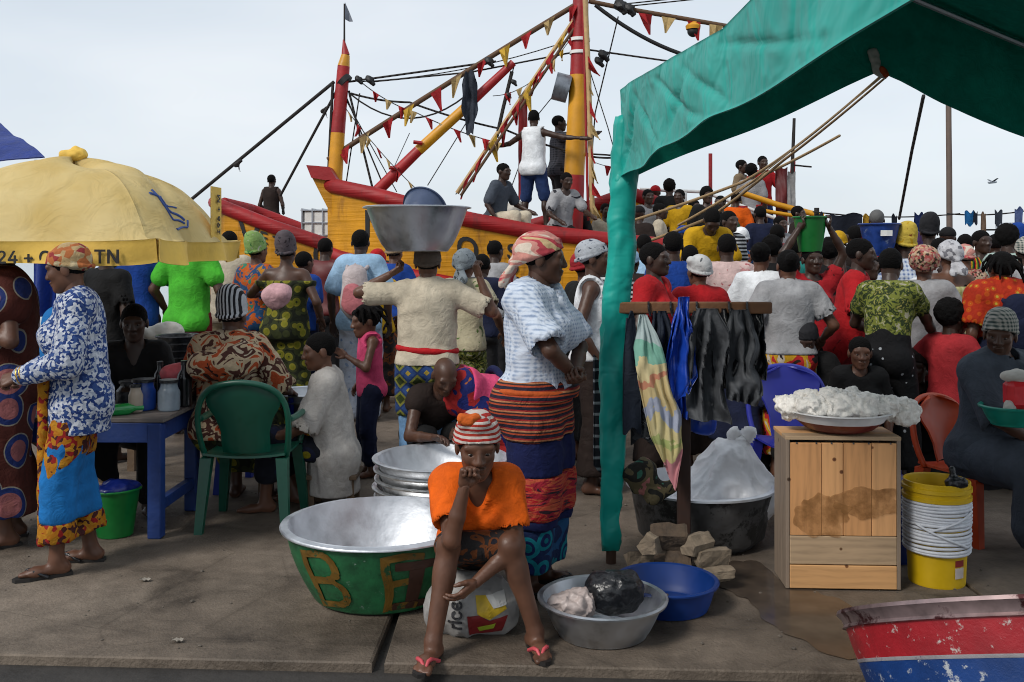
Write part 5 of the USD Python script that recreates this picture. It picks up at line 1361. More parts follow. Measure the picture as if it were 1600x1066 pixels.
# clothes rack
BLUEB = plain('blue_plastic_film', (.015, .07, .38), .35, var=.35, vscale=6, bump=.8, bscale=10)
RACKW = plain('rack_beam_wood', (.20, .10, .045), .7, var=.4, vscale=8, bump=.4, bscale=30)
rack = thing('clothes_rack', 'rough brown beam on a dark post with cloths and bags hung on it', 'rack')
part(rack, 'beam', box((.78, .045, .058), (.91, 4.99, 1.292), .006), RACKW)
part(rack, 'post', box((.062, .055, 1.27), (.855, 4.955, .635), .006), plain('dark_post_wood', (.05, .022, .014), .75, var=.4))
for x in (.68, .79, .92, 1.08, 1.17):
    part(rack, 'hook_loop', tube([V(x, 4.96, 1.325), V(x, 4.955, 1.29), V(x + .01, 4.955, 1.25)], .006, 6), BLACK)
DENIM = hue('slate_cloth', (.035, .045, .065)); 
hanging('hung_cloth', 'slate grey cloth with white stripes hanging behind the tent leg', 928, 958, 560, 735, 5.12, cloth('striped_slate', 'bz', [(.03, .035, .045), (.03, .035, .045), (.03, .035, .045), (.30, .32, .34)], 5.5, wr=.5), 2, 'cloth', .05)
hanging('hung_cloth', 'slate blue cloth hanging just right of the tent leg', 972, 1000, 492, 672, 4.93, DENIM, 4, 'cloth', .06, [.5, .9, 1, 1])
hanging('hung_cloth', 'charcoal patterned cloth hanging between the slate and the pastel cloth', 986, 1028, 500, 690, 4.95, cloth('charcoal_print', 'batik', [(.02, .02, .025), (.06, .065, .07), (.02, .022, .026), (.26, .27, .29)], 22), 5, 'cloth', .06, [.3, .8, 1, 1])
PASTEL = M('pastel_panel_print', {'tc': ('texture_coordinate', {}), 'n': ('noise_texture', {'scale': 6.5, 'detail': 3.0, 'distortion': .6}), 's': ('separate_xyz', {}), 'ad': ('math', {'math_type': 'multiply_add', 'value2': .34}), 'mr': ('map_range', {'from_min': .60, 'from_max': 1.40}),
          'r': ('rgb_ramp', {'interpolate': False, 'ramp': [(0, (.45, .18, .20)), (.12, (.47, .40, .18)), (.24, (.30, .34, .12)), (.30, (.50, .43, .22)), (.42, (.30, .33, .42)), (.52, (.50, .40, .20)), (.62, (.46, .20, .12)), (.67, (.52, .44, .24)), (.78, (.16, .36, .28)), (.94, (.34, .42, .42))]}), 'p': ('principled_bsdf', {'roughness': .8}), 'b': ('bump', {'strength': .5, 'distance': .02})},
          [('tc.object', 'n.vector'), ('tc.object', 's.vector'), ('n.fac', 'ad.value1'), ('s.z', 'ad.value3'), ('ad.value', 'mr.value'), ('mr.result', 'r.fac'), ('r.color', 'p.base_color'), ('n.fac', 'b.height'), ('b.normal', 'p.normal')])
def drape(name, label, cat, cen, wid, v0, v1, Y, mt, seed, slant=0.0, deep=.05, th=.006):
    s, t = np.meshgrid(np.linspace(0, 1, 26), np.linspace(0, 1, 44), indexing='ij')
    k = np.linspace(0, 1, len(cen))
    n1 = meshkit.fbm(np.stack([t * 5, t * 0 + seed, s * 1.2], -1), 2, seed) - .5
    uu = np.interp(t, k, cen) + n1 * 10
    ww = np.interp(t, np.linspace(0, 1, len(wid)), wid) * (1 + .5 * n1)
    vv = v0 + (v1 - v0) * t + (s - .5) * slant * t ** 3
    U_ = uu + (s - .5) * ww
    x, z = (U_ - 800) / FPX * Y, EYE - (vv - HOR) / FPX * Y
    f = 1 - np.abs(2 * meshkit.noise(np.stack([s * 4.2 + t * 1.2, t * 1.7, s * 0 + seed], -1), seed) - 1)
    f2 = meshkit.fbm(np.stack([s * 7, t * 6, s * 0 + seed], -1), 2, seed + 3) - .5
    y = Y - deep * (f ** 1.5 - .4) * np.clip(t * 5, .2, 1) - .025 * f2
    return top(name, sheet(np.stack([x, y, z], -1), th), mt, label, cat, smooth=True)
drape('hung_cloth', 'long pastel cloth of mint, cream, lilac and pink hanging from the beam', 'cloth', [1008, 1012, 1020, 1032, 1040, 1046], [14, 44, 48, 52, 50, 22], 492, 742, 4.84, PASTEL, 3, 46)
drape('plastic_bag', 'shiny blue plastic bag knotted on the beam', 'bag', [1068, 1066, 1066, 1068, 1066, 1060], [16, 14, 34, 46, 44, 18], 464, 624, 4.88, BLUEB, 6, -20, .09)
drape('plastic_bag', 'second fold of blue plastic hanging behind the shiny blue bag', 'bag', [1062, 1058, 1056, 1056, 1058, 1062], [10, 20, 30, 34, 30, 16], 480, 650, 4.93, BLUEB, 8, 10, .08)
GBAG = plain('charcoal_plastic_film', (.085, .09, .098), .62, var=.55, vscale=8, bump=1.0, bscale=16, spec=.25)
drape('hung_jacket', 'large charcoal jacket hanging from the middle of the beam', 'jacket', [1104, 1102, 1100, 1100, 1102, 1104], [26, 58, 66, 68, 66, 62], 482, 656, 4.90, GBAG, 12, 8, .13)
drape('hung_jacket', 'second charcoal jacket folded over the back of the large one', 'jacket', [1092, 1086, 1084, 1086, 1090], [18, 40, 40, 44, 40], 486, 640, 4.94, GBAG, 15, -16, .10)
drape('hung_jacket', 'smaller charcoal jacket hanging under the right end of the beam', 'jacket', [1158, 1158, 1160, 1160, 1160], [34, 52, 52, 54, 48], 484, 628, 4.91, GBAG, 17, 10, .12)
drape('hung_jacket', 'black jacket hanging between the two charcoal ones', 'jacket', [1130, 1132, 1132, 1130], [24, 44, 46, 38], 482, 606, 4.97, BLACK, 19, 6, .10)
drape('hung_cloth', 'black cloth hanging at the far right end of the beam', 'cloth', [1180, 1182, 1186], [20, 30, 28], 486, 590, 4.99, BLACK, 23, 6, .08)
drape('hung_cloth', 'dark cloth hanging behind the pastel one', 'cloth', [1034, 1034, 1036, 1036], [26, 36, 40, 36], 486, 690, 4.97, DENIM, 27, 10, .08)
top('hung_cloth', ruffle(moved(solid([cap((0, 0, .12), (.05, 0, 0), .06, .05, .03), cap((.05, 0, 0), (.14, -.02, .05), .05, .03, .03), cap((-.06, 0, .1), (-.04, 0, .02), .05, .03)], .011), (.665, 5.0, .36)), .016, 16, 3), cloth('murky_bundle', 'batik', [(.05, .16, .12), (.03, .03, .025), (.14, .12, .07), (.35, .16, .15)], 9), 'murky green and pink cloth end drooping onto the pot rim', 'cloth', smooth=True)
def hung_bag(label, u0, u1, v0, v1, Y, mt, seed, widths, depth=.07, cat='bag'):
    P = []
    zt, zb = at(0, v0, Y)[2], at(0, v1, Y)[2]
    xc, w = (at(u0, 0, Y)[0] + at(u1, 0, Y)[0]) / 2, (at(u1, 0, Y)[0] - at(u0, 0, Y)[0]) / 2
    n = len(widths)
    for i in range(n - 1):
        a, b = i / (n - 1), (i + 1) / (n - 1)
        P.append(cap((xc - w * .0, Y, zt + (zb - zt) * a), (xc, Y, zt + (zb - zt) * b), max(w * widths[i], .012), max(w * widths[i + 1], .012), .02, (0, 1, 0), w / depth * 1.0))
    m = solid(P, .011, [('plane', (0, 0, zb), (0, 0, -1))])
    top('plastic_bag', folds(ruffle(m, .02, (6, 6, 4), seed, 2), .017, (8, 8, 3.2), seed), mt, label, cat, smooth=True)
hung_bag('flat blue packet under the large black bags', 1072, 1112, 648, 672, 5.05, BLUEB, 6, [1, 1, 1], .04)
GBAG = plain('charcoal_plastic_film', (.030, .032, .036), .35, var=.4, vscale=8, bump=1.0, bscale=16)
# chairs
def monobloc(label, loc, rz, mt, sc=1.0, arms=True, slots=True):
    o = thing('plastic_chair', label, 'chair', loc, rz)
    W, D, SH = .23 * sc, .22 * sc, .42 * sc
    seat_ = np.stack([np.stack([V(x * W, y * D, SH + .018 * (abs(x) ** 2) - .012 * (1 - y * y)) for y in np.linspace(-1, 1, 9)]) for x in np.linspace(-1, 1, 11)])
    part(o, 'seat', sheet(seat_, .012), mt, smooth=40)
    for x in (-1, 1):
        for y in (-1, 1):
            a, b = V(x * W * .92, y * D * .88, SH - .005), V(x * W * (1.08 if y < 0 else 1.05), y * D * 1.12, 0)
            G = trimesh.convex.convex_hull(np.vstack([a + V(*q) for q in ((-.032, -.03, 0), (.032, -.03, 0), (.032, .03, 0), (-.032, .03, 0))] + [b + V(*q) for q in ((-.022, -.02, 0), (.022, -.02, 0), (.022, .02, 0), (-.022, .02, 0))]))
            part(o, 'leg', G, mt)
    # back: a bowed sheet with a rounded top, open at the sides
    P = []
    for t in np.linspace(0, 1, 22):
        z = SH + .02 + .40 * sc * t
        half = np.interp(t, [0, .12, .3, .5, .66, .78, .9, .96, 1], [.13, .135, .135, .160, .200, .212, .175, .125, .07]) * sc
        P.append([V(x * half, D * .92 + .09 * t - .045 * (1 - x * x) * 0 + .05 * (x * x) * -1, z + .012 * (1 - x * x) * (t > .9)) for x in np.linspace(-1, 1, 15)])
    part(o, 'backrest', sheet(np.array(P), .010), mt, smooth=40)
    q = [V(s * .01 + x * W, y, z) for s, x, y, z in ((0, -1.0, D * .75, SH), (0, -1.10, D * .95 + .02, SH + .20), (0, -.98, D * .92 + .05, SH + .33), (0, -.62, D * .92 + .085, SH + .405), (0, 0, D * .92 + .10, SH + .43), (0, .62, D * .92 + .085, SH + .405), (0, .98, D * .92 + .05, SH + .33), (0, 1.10, D * .95 + .02, SH + .20), (0, 1.0, D * .75, SH))]
    q = np.array(q) 
    q[:, 2] = SH + (q[:, 2] - SH) * sc
    tq = np.linspace(0, 8, 60)
    from scipy.interpolate import CubicSpline
    part(o, 'back_frame', tube(CubicSpline(range(9), q)(tq), .017, 8), mt, smooth=True)
    if arms:
        for x in (-1, 1):
            ar = np.array([V(x * W * 1.08, D * .95, SH + .215 * sc), V(x * W * 1.14, 0, SH + .205 * sc), V(x * W * 1.12, -D * .7, SH + .19 * sc), V(x * W * 1.05, -D * .95, SH + .11 * sc), V(x * W * .98, -D * .85, SH)])
            part(o, 'armrest', tube(CubicSpline(range(5), ar)(np.linspace(0, 4, 26)), .020, 8), mt, smooth=True)
    return o
GCH = plain('green_chair_plastic', (.004, .085, .055), .35, var=.12, vscale=6)
monobloc('dark green plastic chair with its back to the viewer', (-1.50, 5.78, 0), 180, GCH, 1.0)
BCH = plain('violet_blue_plastic', (.045, .055, .36), .38, var=.15, vscale=6)
monobloc('violet blue plastic chair standing behind the wooden crate', (1.74, 5.95, 0), 8, BCH, 1.0, arms=False)
OCH = plain('orange_chair_plastic', (.50, .075, .012), .4, var=.15)
monobloc('orange plastic chair under the seated woman in grey', (2.56, 5.56, 0), 28, OCH, .86, arms=False)
monobloc('blue plastic chair back behind the green chair', (-1.62, 6.62, 0), 170, plain('royal_blue_plastic', (.008, .04, .30), .4), 1.0, arms=False)
tl = basin('plastic_bowl', 'teal plastic bowl on the lap of the seated woman in grey', (2.52, 5.02, .70), .10, .155, .10, plain('teal_plastic', (.0, .24, .18), .4), 'bowl', lip=.012)
RB2 = thing('bag', 'red and white packet at the right edge beside the seated woman', 'bag', at(1592, 616, 4.95), -12)
part(RB2, 'red_body', ruffle(moved(box((.13, .12, .15), (0, 0, 0), .03), (0, 0, 0)), .008, 14), plain('bright_red_film', (.62, .03, .04), .4, bump=.4, bscale=20))
part(RB2, 'white_top', ruffle(solid([ell((-.01, 0, .09), (.075, .06, .035)), ell((-.05, -.03, -.06), (.03, .035, .04))], .008), .008, 25), SACKW, smooth=True)
# blue table on the left, with its goods
TB = plain('table_blue_paint', (.012, .05, .19), .55, var=.35, vscale=7, bump=.3, dirt=((.03, .03, .05), 7, .64))
TGY = plain('worn_table_top', (.16, .14, .13), .7, var=.4, vscale=7, bump=.3)
tab = thing('table', 'rough blue painted table with a grey top, left of the green chair', 'table', (-2.52, 5.78, 0), -1)
for i in range(4):
    part(tab, 'top_board', box((1.24, .155, .025), (0, -.24 + .16 * i, .645), .004), TGY)
part(tab, 'apron', box((1.16, .03, .11), (0, -.30, .577), .004), TB); part(tab, 'apron', box((1.16, .03, .11), (0, .28, .577), .004), TB)
part(tab, 'apron', box((.03, .55, .11), (.57, -.01, .577), .004), TB); part(tab, 'apron', box((.03, .55, .11), (-.57, -.01, .577), .004), TB)
for x in (-.56, .56):
    for y in (-.30, .28):
        part(tab, 'leg', box((.075, .075, .63), (x * 1.02, y, .315), .006), TB)
    part(tab, 'stretcher', box((.05, .56, .06), (x * 1.02, -.01, .17), .004), TB)
part(tab, 'brace', box((.9, .03, .05), (.05, -.28, .42), 0, ry=36), plain('pale_brace', (.30, .22, .15), .7))
gb = thing('bucket', 'green plastic bucket under the blue table with a blue film over it', 'bucket', (-2.20, 5.52, 0))
part(gb, 'body', vessel(.095, .13, .255, .004, .01, 1, 40), plain('green_bucket_plastic', (.006, .16, .035), .4), smooth=40)
part(gb, 'blue_film', ruffle(solid([ell((0, 0, .265), (.135, .135, .03)), ell((.03, -.03, .29), (.07, .07, .02), .02)], .009), .012, 22), plain('dark_blue_film', (.006, .02, .14), .35), smooth=True)
TZ = .66
def bottle(label, u, Y, r, h, mt, cat='bottle', z=None, neck=.35, nm='bottle', capm=None):
    o = thing(nm, label, cat, (at(u, 0, Y)[0], Y, TZ if z is None else z))
    part(o, 'body', lathe([(.001, 0), (r * .92, 0), (r, .01), (r, h * .62), (r * .85, h * .72), (r * neck, h * .84), (r * neck, h), (.001, h)], 28), mt, smooth=35)
    part(o, 'lid', lathe([(.001, h * .93), (r * neck * 1.15, h * .93), (r * neck * 1.15, h * 1.03), (.001, h * 1.03)], 20), capm or BLACK, smooth=35)
GLG = plain('green_glass', (.01, .22, .06), .12, var=.2, coat=.5)
bo = thing('bottle', 'bright green bottle lying on the front edge of the blue table', 'bottle', (at(192, 0, 5.56)[0], 5.56, TZ + .03), 30)
part(bo, 'body', moved(lathe([(.001, 0), (.030, 0), (.032, .01), (.032, .13), (.012, .17), (.012, .21), (.001, .21)], 24), (-.1, 0, 0), ry=90), GLG, smooth=35)
bottle('squat blue tin on the table in front of the man in black', 224, 5.75, .07, .17, plain('blue_tin', (.02, .07, .28), .35), 'tin', neck=.8, nm='tin')
bottle('grey jar to the right of the blue tin', 264, 5.72, .062, .17, plain('grey_jar', (.22, .26, .30), .3), 'jar', neck=.75, nm='jar')
bottle('dark round pot left of the blue tin', 205, 5.9, .085, .14, BLACK, 'pot', neck=.7, nm='pot')
bottle('pale jar beside the dark round pot', 212, 5.66, .04, .15, plain('cream_jar', (.40, .34, .28), .4), 'jar', neck=.7, nm='jar')
bottle('black bottle at the right end of the blue table', 288, 5.86, .045, .26, plain('black_glass', (.012, .012, .014), .15), neck=.4)
bottle('short dark bottle behind the grey jar', 250, 6.0, .04, .24, plain('black_glass', (0, 0, 0)), neck=.4)
top('bag', ruffle(moved(solid([ell((0, 0, .03), (.11, .07, .06)), cap((-.04, 0, .05), (.08, 0, .1), .05, .03, .03)], .01), (at(278, 0, 6.0)[0], 6.0, .79)), .014, 14, 3), plain('pink_floral_film', (.55, .13, .15), .6, var=.3, vscale=30), 'pink bag on the pile at the right of the blue table', 'bag', smooth=True)
top('bundle', ruffle(moved(solid([ell((0, 0, 0), (.22, .12, .10))], .015), (at(280, 0, 6.15)[0], 6.15, .72)), .03, 9, 3), hue('dark_bundle', (.02, .018, .02)), 'dark cloth bundle under the pink bag', 'bundle', smooth=True)
side = thing('table', 'low dark table behind the man in black, stacked with basins', 'table', (at(280, 0, 7.3)[0], 7.3, 0))
part(side, 'top_board', box((.62, .5, .03), (0, 0, .62)), TIMBER)
for x in (-.27, .27):
    for y in (-.2, .2):
        part(side, 'leg', box((.05, .05, .61), (x, y, .305)), TIMBER)
for k in range(5):
    basin('black_basin', ('lowest', 'second lowest', 'middle', 'second highest', 'topmost')[k] + ' black basin of the stack beyond the table, beside the zebra headwrap', (at(282 + (k % 2) * 2, 0, 7.3)[0], 7.3, .64 + .05 * k), .14, .175, .11, BLACK, dents=.001, lip=.012, n=36, seed=k)
top('bag', ruffle(moved(solid([ell((0, 0, .07), (.16, .1, .08)), ell((.08, 0, .1), (.09, .08, .06), .02)], .012), (at(252, 0, 7.6)[0], 7.6, .86)), .02, 12, 3), SACKW, 'pale bag behind the stack of black basins', 'bag', smooth=True)
st1 = thing('stall_table', 'dark stall table with bright basins beside the woman in the long white shirt', 'table', (at(470, 0, 6.6)[0], 6.6, 0))
part(st1, 'top_board', box((.5, .5, .03), (0, 0, .50)), TIMBER)
for x in (-.2, .2):
    for y in (-.2, .2):
        part(st1, 'leg', box((.05, .05, .49), (x, y, .245)), TIMBER)
basin('aluminium_basin', 'bright flat basin on the stall table left of the woman in white', (at(478, 0, 6.55)[0], 6.55, .56), .17, .23, .09, METAL_B, dents=.003, n=40, seed=9)
basin('aluminium_basin', 'dull basin under the bright flat one on the stall table', (at(476, 0, 6.56)[0], 6.56, .515), .16, .225, .09, METAL_D, dents=.003, n=40, seed=11)
top('bundle', ruffle(moved(solid([ell((0, 0, .05), (.13, .1, .08)), ell((.06, 0, .08), (.08, .08, .06), .02)], .01), (at(478, 0, 6.12)[0], 6.12, .42)), .02, 14, 3), cloth('yellow_green_bundle', 'cells', [(.45, .30, .02), (.06, .22, .05), (.40, .12, .02), (.5, .42, .3)], 22), 'yellow and green patterned bundle on the lap of the woman in white', 'bundle', smooth=True)
# right background: dark stand with a teal tray, clothes line
stand = thing('stall_table', 'dark stand carrying a stack of black trays under a teal one', 'table', (at(1452, 0, 7.4)[0], 7.4, 0))
part(stand, 'top_board', box((.72, .5, .04), (0, 0, .84)), DKRED)
for x in (-.3, .3):
    for y in (-.2, .2):
        part(stand, 'leg', box((.06, .06, .83), (x, y, .415)), TIMBER)
part(stand, 'red_skirt_board', box((.70, .03, .3), (0, -.24, .67)), DKRED)
for k in range(4):
    basin('tray', ('lowest black tray', 'second black tray', 'third black tray', 'teal tray on top')[k] + ' of the stack right of the woman with the green collar', (at(1442, 0, 7.4)[0], 7.4, .865 + .065 * k), .20, .235, .07, BLACK if k < 3 else plain('teal_plastic', (0, 0, 0)), 'tray', dents=.001, lip=.014, n=40, seed=k, rx=0)
cl = thing('clothes_line', 'thin line strung across the quay at the right with washing on it', 'clothes line')
part(cl, 'line', tube(sag(at(1270, 331, 11.6), at(1500, 334, 11.6), .05), .009, 6), ROPE)
part(cl, 'line', tube(sag(at(1480, 334, 11.6), at(1640, 322, 11.6), .05), .009, 6), ROPE)
part(cl, 'line_post', tube([at(1276, 325, 11.65), V(at(1276, 325, 11.65)[0], 11.65, 0)], .03, 8), ROPE); part(cl, 'line_post', tube([at(1632, 316, 11.65), V(at(1632, 316, 11.65)[0], 11.65, 0)], .03, 8), ROPE)
NAVY = hue('navy_cloth', (.015, .02, .035))
for lab, u0, u1, v0, v1, mt in (('wide navy blanket on the clothes line beside the green bucket', 1297, 1346, 335, 366, NAVY), ('small yellow cloth on the line next to the navy blanket', 1350, 1361, 336, 354, hue('ochre_cloth', (.40, .25, .03))), ('dark blue cloth on the line left of the tall pole', 1428, 1441, 334, 386, hue('dark_blue_cloth', (.012, .03, .11))), ('grey cloth on the line next to the dark blue one', 1450, 1458, 333, 350, hue('grey_rag', (0, 0, 0))), ('bright blue cloth on the line right of the tall pole', 1508, 1520, 331, 352, hue('bright_blue_cloth', (.02, .16, .36))), ('black cloth on the line next to the bright blue one', 1520, 1527, 331, 350, NAVY), ('brown cloth hanging low on the line above the striped shirt', 1532, 1540, 333, 362, hue('tan_rag', (.20, .14, .10))), ('slate cloth on the line near the right edge', 1554, 1566, 330, 352, DENIMD), ('long blue grey towel at the right end of the line', 1587, 1599, 325, 364, hue('towel_blue', (.10, .14, .28))), ('dark socks on the line above the green bucket', 1279, 1286, 333, 345, NAVY), ('dark shorts on the line above the blue tub', 1394, 1402, 336, 352, NAVY)):
    hanging('washing', lab, u0, u1, v0, v1, 11.55, mt, u0, 'washing', .05, nu=8, nv=10)
# far harbour: a white hulled boat and a low pier
fb = thing('far_boat', 'pale far boat beyond the crowd at the right edge', 'boat', at(1586, 400, 24))
part(fb, 'hull', ruffle(box((2.4, 1.0, .5), (0, 0, 0), .12), .02, 3), WHITE); part(fb, 'cabin', box((1.0, .8, .6), (.2, 0, .5), .04), METAL_D); part(fb, 'rail', box((1.8, .04, .04), (-.1, -.45, .62)), BLK)
bird = thing('bird', 'small grey bird flying in the sky at the right', 'bird', at(1551, 285, 30))
part(bird, 'body', solid([cap((-.10, 0, 0), (.10, 0, .01), .05, .035)], .02), METAL_D); part(bird, 'wing', sheet(np.array([[V(-.04, -.02, .02), V(.04, -.02, .02)], [V(-.02, -.3, .10), V(.03, -.3, .1)]]), .01), DENIMD); part(bird, 'wing', sheet(np.array([[V(-.04, .02, .02), V(.04, .02, .02)], [V(-.02, .3, .10), V(.03, .3, .1)]]), .01), DENIMD)
# ------------------------------------------------------------------ the people
SH = lambda m, **k: dict(mat=m, **k)
SK = lambda m, **k: dict(kind='skirt', mat=m, **k)
TR = lambda m, **k: dict(kind='trousers', mat=m, **k)
BLKC = hue('black_cloth', (.012, .012, .013)); DARKG = hue('charcoal_cloth', (.03, .03, .033)); DBRN = hue('dark_brown_cloth', (.035, .022, .018))
WHT = hue('white_cotton', (.74, .76, .78)); CREAM = hue('cream_cotton', (.56, .50, .40)); GREYC = hue('grey_cotton', (.36, .36, .37)); GREYB = hue('grey_blue_cotton', (.085, .10, .125))
REDC = hue('red_cotton', (.46, .018, .025)); PINK = hue('pink_cotton', (.62, .09, .17)); HOTP = hue('hot_pink_cotton', (.66, .10, .22)); BLUEC = hue('blue_cotton', (.012, .07, .30)); NAVYC = hue('navy_jeans', (.015, .022, .06)); ORNG = hue('orange_jersey', (.72, .15, .006)); LIME = hue('lime_jersey', (.10, .48, .05)); GOLD = hue('gold_jersey', (.55, .34, .01)); LBLUE = hue('light_blue_wrapper', (.21, .36, .55)); MAROON = hue('maroon_trousers', (.22, .018, .022)); SALMON = hue('salmon_cotton', (.55, .26, .25)); DENM = hue('denim', (.03, .06, .16))
BRN_D = cloth('brown_disc_print', 'rings', [(.01, .03, .13), (.32, .13, .12), (.30, .12, .12), (.02, .04, .15), (.26, .24, .2), (.09, .022, .014)], 4.6, stops=[0, .13, .2, .33, .44, .47])
BW_F = cloth('blue_white_floral', 'cells', [(.025, .06, .20), (.05, .10, .26), (.40, .43, .50), (.55, .57, .62)], 78, warp=.03)
AZURE = hue('azure_wrapper', (.015, .19, .46)); OR_B = cloth('orange_border_print', 'cells', [(.42, .20, .01), (.45, .23, .02), (.42, .18, .01), (.30, .02, .02), (.08, .02, .02)], 46, warp=.04)
WAXG = cloth('olive_wax_print', 'rings', [(.03, .035, .015), (.20, .20, .02), (.24, .22, .03), (.05, .06, .02), (.02, .025, .012)], 11, stops=[0, .12, .3, .42, .6])
BLUEP = M('faded_check_cotton', {'tc': ('texture_coordinate', {}), 'w1': ('wave_texture', {'bands_direction': 'x', 'scale': 17.0, 'distortion': 1.5, 'detail': 2.0}), 'w2': ('wave_texture', {'bands_direction': 'z', 'scale': 17.0, 'distortion': 1.5, 'detail': 2.0}), 'n': ('noise_texture', {'scale': 16.0, 'detail': 6.0, 'roughness': .7}), 'a': ('math', {'math_type': 'add'}), 'a2': ('math', {'math_type': 'multiply_add', 'value2': 2.2}), 'mr': ('map_range', {'from_min': .6, 'from_max': 2.6}),
        'r': ('rgb_ramp', {'ramp': [(.0, (.15, .20, .31)), (.4, (.29, .35, .46)), (.8, (.48, .53, .61))]}), 'wn': ('noise_texture', {'scale': 11.0, 'detail': 3.0, 'distortion': .8}), 'b': ('bump', {'strength': .6, 'distance': .03}), 'p': ('principled_bsdf', {'roughness': .85, 'specular_ior_level': .2})},
        [('tc.object', 'w1.vector'), ('tc.object', 'w2.vector'), ('tc.object', 'n.vector'), ('w1.fac', 'a.value1'), ('w2.fac', 'a.value2'), ('n.fac', 'a2.value1'), ('a.value', 'a2.value3'), ('a2.value', 'mr.value'), ('mr.result', 'r.fac'), ('r.color', 'p.base_color'), ('tc.object', 'wn.vector'), ('wn.fac', 'b.height'), ('b.normal', 'p.normal')])
STR_O = cloth('woven_orange_stripes', 'bz', [(.02, .02, .04), (.40, .08, .03), (.05, .03, .03), (.42, .20, .10), (.30, .03, .03), (.03, .02, .04)], 7.5, wr=.7, warp=.012)
STR_R = cloth('woven_red_bands', 'batik', [(.06, .02, .03), (.38, .025, .03), (.42, .10, .05), (.30, .02, .04), (.04, .02, .03)], 11, sc=(.5, .5, 3.0), wr=.7)
NAVW = hue('navy_wrapper', (.010, .018, .085)); TURQ = cloth('turquoise_wax_print', 'rings', [(.01, .05, .16), (.0, .20, .24), (.01, .03, .12), (.005, .22, .27), (.01, .03, .10), (.02, .10, .22)], 7.5, stops=[0, .12, .22, .32, .44, .62], warp=.10)
PINKS = cloth('pink_cream_scarf', 'batik', [(.58, .52, .46), (.62, .54, .46), (.55, .28, .24), (.45, .08, .10), (.55, .42, .25)], 7, sc=(1, .6, 1.6))
ORW = cloth('red_white_headwrap', 'bz', [(.55, .50, .46), (.42, .04, .03), (.56, .50, .46), (.40, .05, .03)], 8, warp=.05)
GEOM = cloth('green_gold_diamond_print', 'diamond', [(.40, .30, .06), (.04, .09, .24), (.03, .06, .16), (.22, .22, .05), (.05, .07, .02)], 8.5, stops=[0, .16, .42, .56, .72], warp=.02)
BATIK = cloth('orange_cream_batik', 'batik', [(.05, .02, .015), (.40, .09, .03), (.48, .38, .26), (.10, .04, .03), (.50, .42, .32)], 8)
ZEBRA = cloth('zebra_headwrap', 'bx', [(.02, .02, .025), (.45, .46, .48)], 14, sc=(1, .4, .4), warp=.03, stops=[0, .5])
GRNW = cloth('green_headwrap', 'batik', [(.06, .22, .07), (.26, .38, .14), (.42, .44, .34)], 18)
GREYW = cloth('grey_headwrap', 'batik', [(.05, .06, .065), (.22, .25, .27), (.10, .12, .13)], 14); SILV = cloth('silver_headwrap', 'batik', [(.14, .15, .16), (.50, .50, .50), (.30, .31, .32)], 12)
YELW = cloth('yellow_headwrap', 'batik', [(.46, .30, .02), (.52, .40, .08), (.25, .08, .02)], 10); FLOR = cloth('rosy_bonnet_print', 'cells', [(.36, .10, .09), (.48, .34, .22), (.40, .20, .18), (.07, .05, .03), (.50, .40, .30)], 60)
CHKW = cloth('grey_green_checked_wrap', 'plaid', [(.03, .06, .06), (.20, .22, .20), (.44, .42, .38)], 16); WHW = cloth('white_dotted_wrap', 'cells', [(.46, .46, .48), (.52, .52, .54), (.50, .50, .52), (.20, .20, .22)], 40)
ORP = cloth('orange_yellow_print', 'rings', [(.50, .36, .05), (.50, .10, .01), (.42, .04, .01)], 19, stops=[0, .2, .4])
SPOT = cloth('black_white_spotted', 'rings', [(.40, .42, .44), (.010, .010, .012)], 16, stops=[0, .16], warp=.02); YGP = cloth('green_yellow_collar_print', 'batik', [(.36, .34, .26), (.20, .22, .05), (.04, .06, .02), (.28, .26, .08)], 24)
RYW = cloth('red_yellow_black_wrap', 'batik', [(.03, .02, .02), (.42, .03, .03), (.50, .30, .02), (.48, .42, .35), (.03, .02, .02)], 6); KENTE = cloth('red_yellow_green_stripes', 'bx', [(.45, .03, .03), (.55, .40, .02), (.02, .15, .04), (.03, .02, .02)], 7); PLAID = cloth('white_blue_plaid', 'plaid', [(.10, .16, .34), (.40, .46, .58), (.58, .62, .68)], 9)
ORBL = cloth('red_navy_wax', 'batik', [(.012, .025, .14), (.36, .03, .03), (.02, .03, .16), (.40, .14, .04)], 6); MULT = cloth('yellow_orange_blue_wax', 'batik', [(.45, .22, .02), (.03, .10, .22), (.48, .12, .02), (.05, .22, .15)], 9); BWS = cloth('black_white_stripes', 'bz', [(.02, .02, .02), (.55, .55, .55)], 8, stops=[0, .5]); CREAMP = cloth('cream_leaf_print', 'batik', [(.50, .46, .36), (.46, .42, .3), (.12, .18, .06)], 10)
DKP = cloth('dark_yellow_spot_skirt', 'rings', [(.30, .26, .02), (.02, .025, .06), (.015, .018, .03)], 6, stops=[0, .26, .4]); PINKF = cloth('pink_white_shirt_print', 'batik', [(.55, .30, .30), (.60, .46, .44), (.42, .14, .15)], 9); GSTR = cloth('pale_green_stripes', 'bx', [(.36, .36, .16), (.44, .42, .24)], 8); BLP = cloth('black_print_skirt', 'batik', [(.02, .018, .02), (.035, .03, .03), (.17, .06, .02), (.02, .02, .03)], 12)
TEALC = hue('teal_cotton', (.02, .22, .20)); PKW = hue('pale_blue_shirt', (.36, .52, .68)); ACID = cloth('acid_washed_jeans', 'batik', [(.28, .36, .50), (.48, .52, .60), (.20, .28, .42)], 9)
GOLDM = plain('gold_bangle', (.60, .36, .08), .3, 1.0)
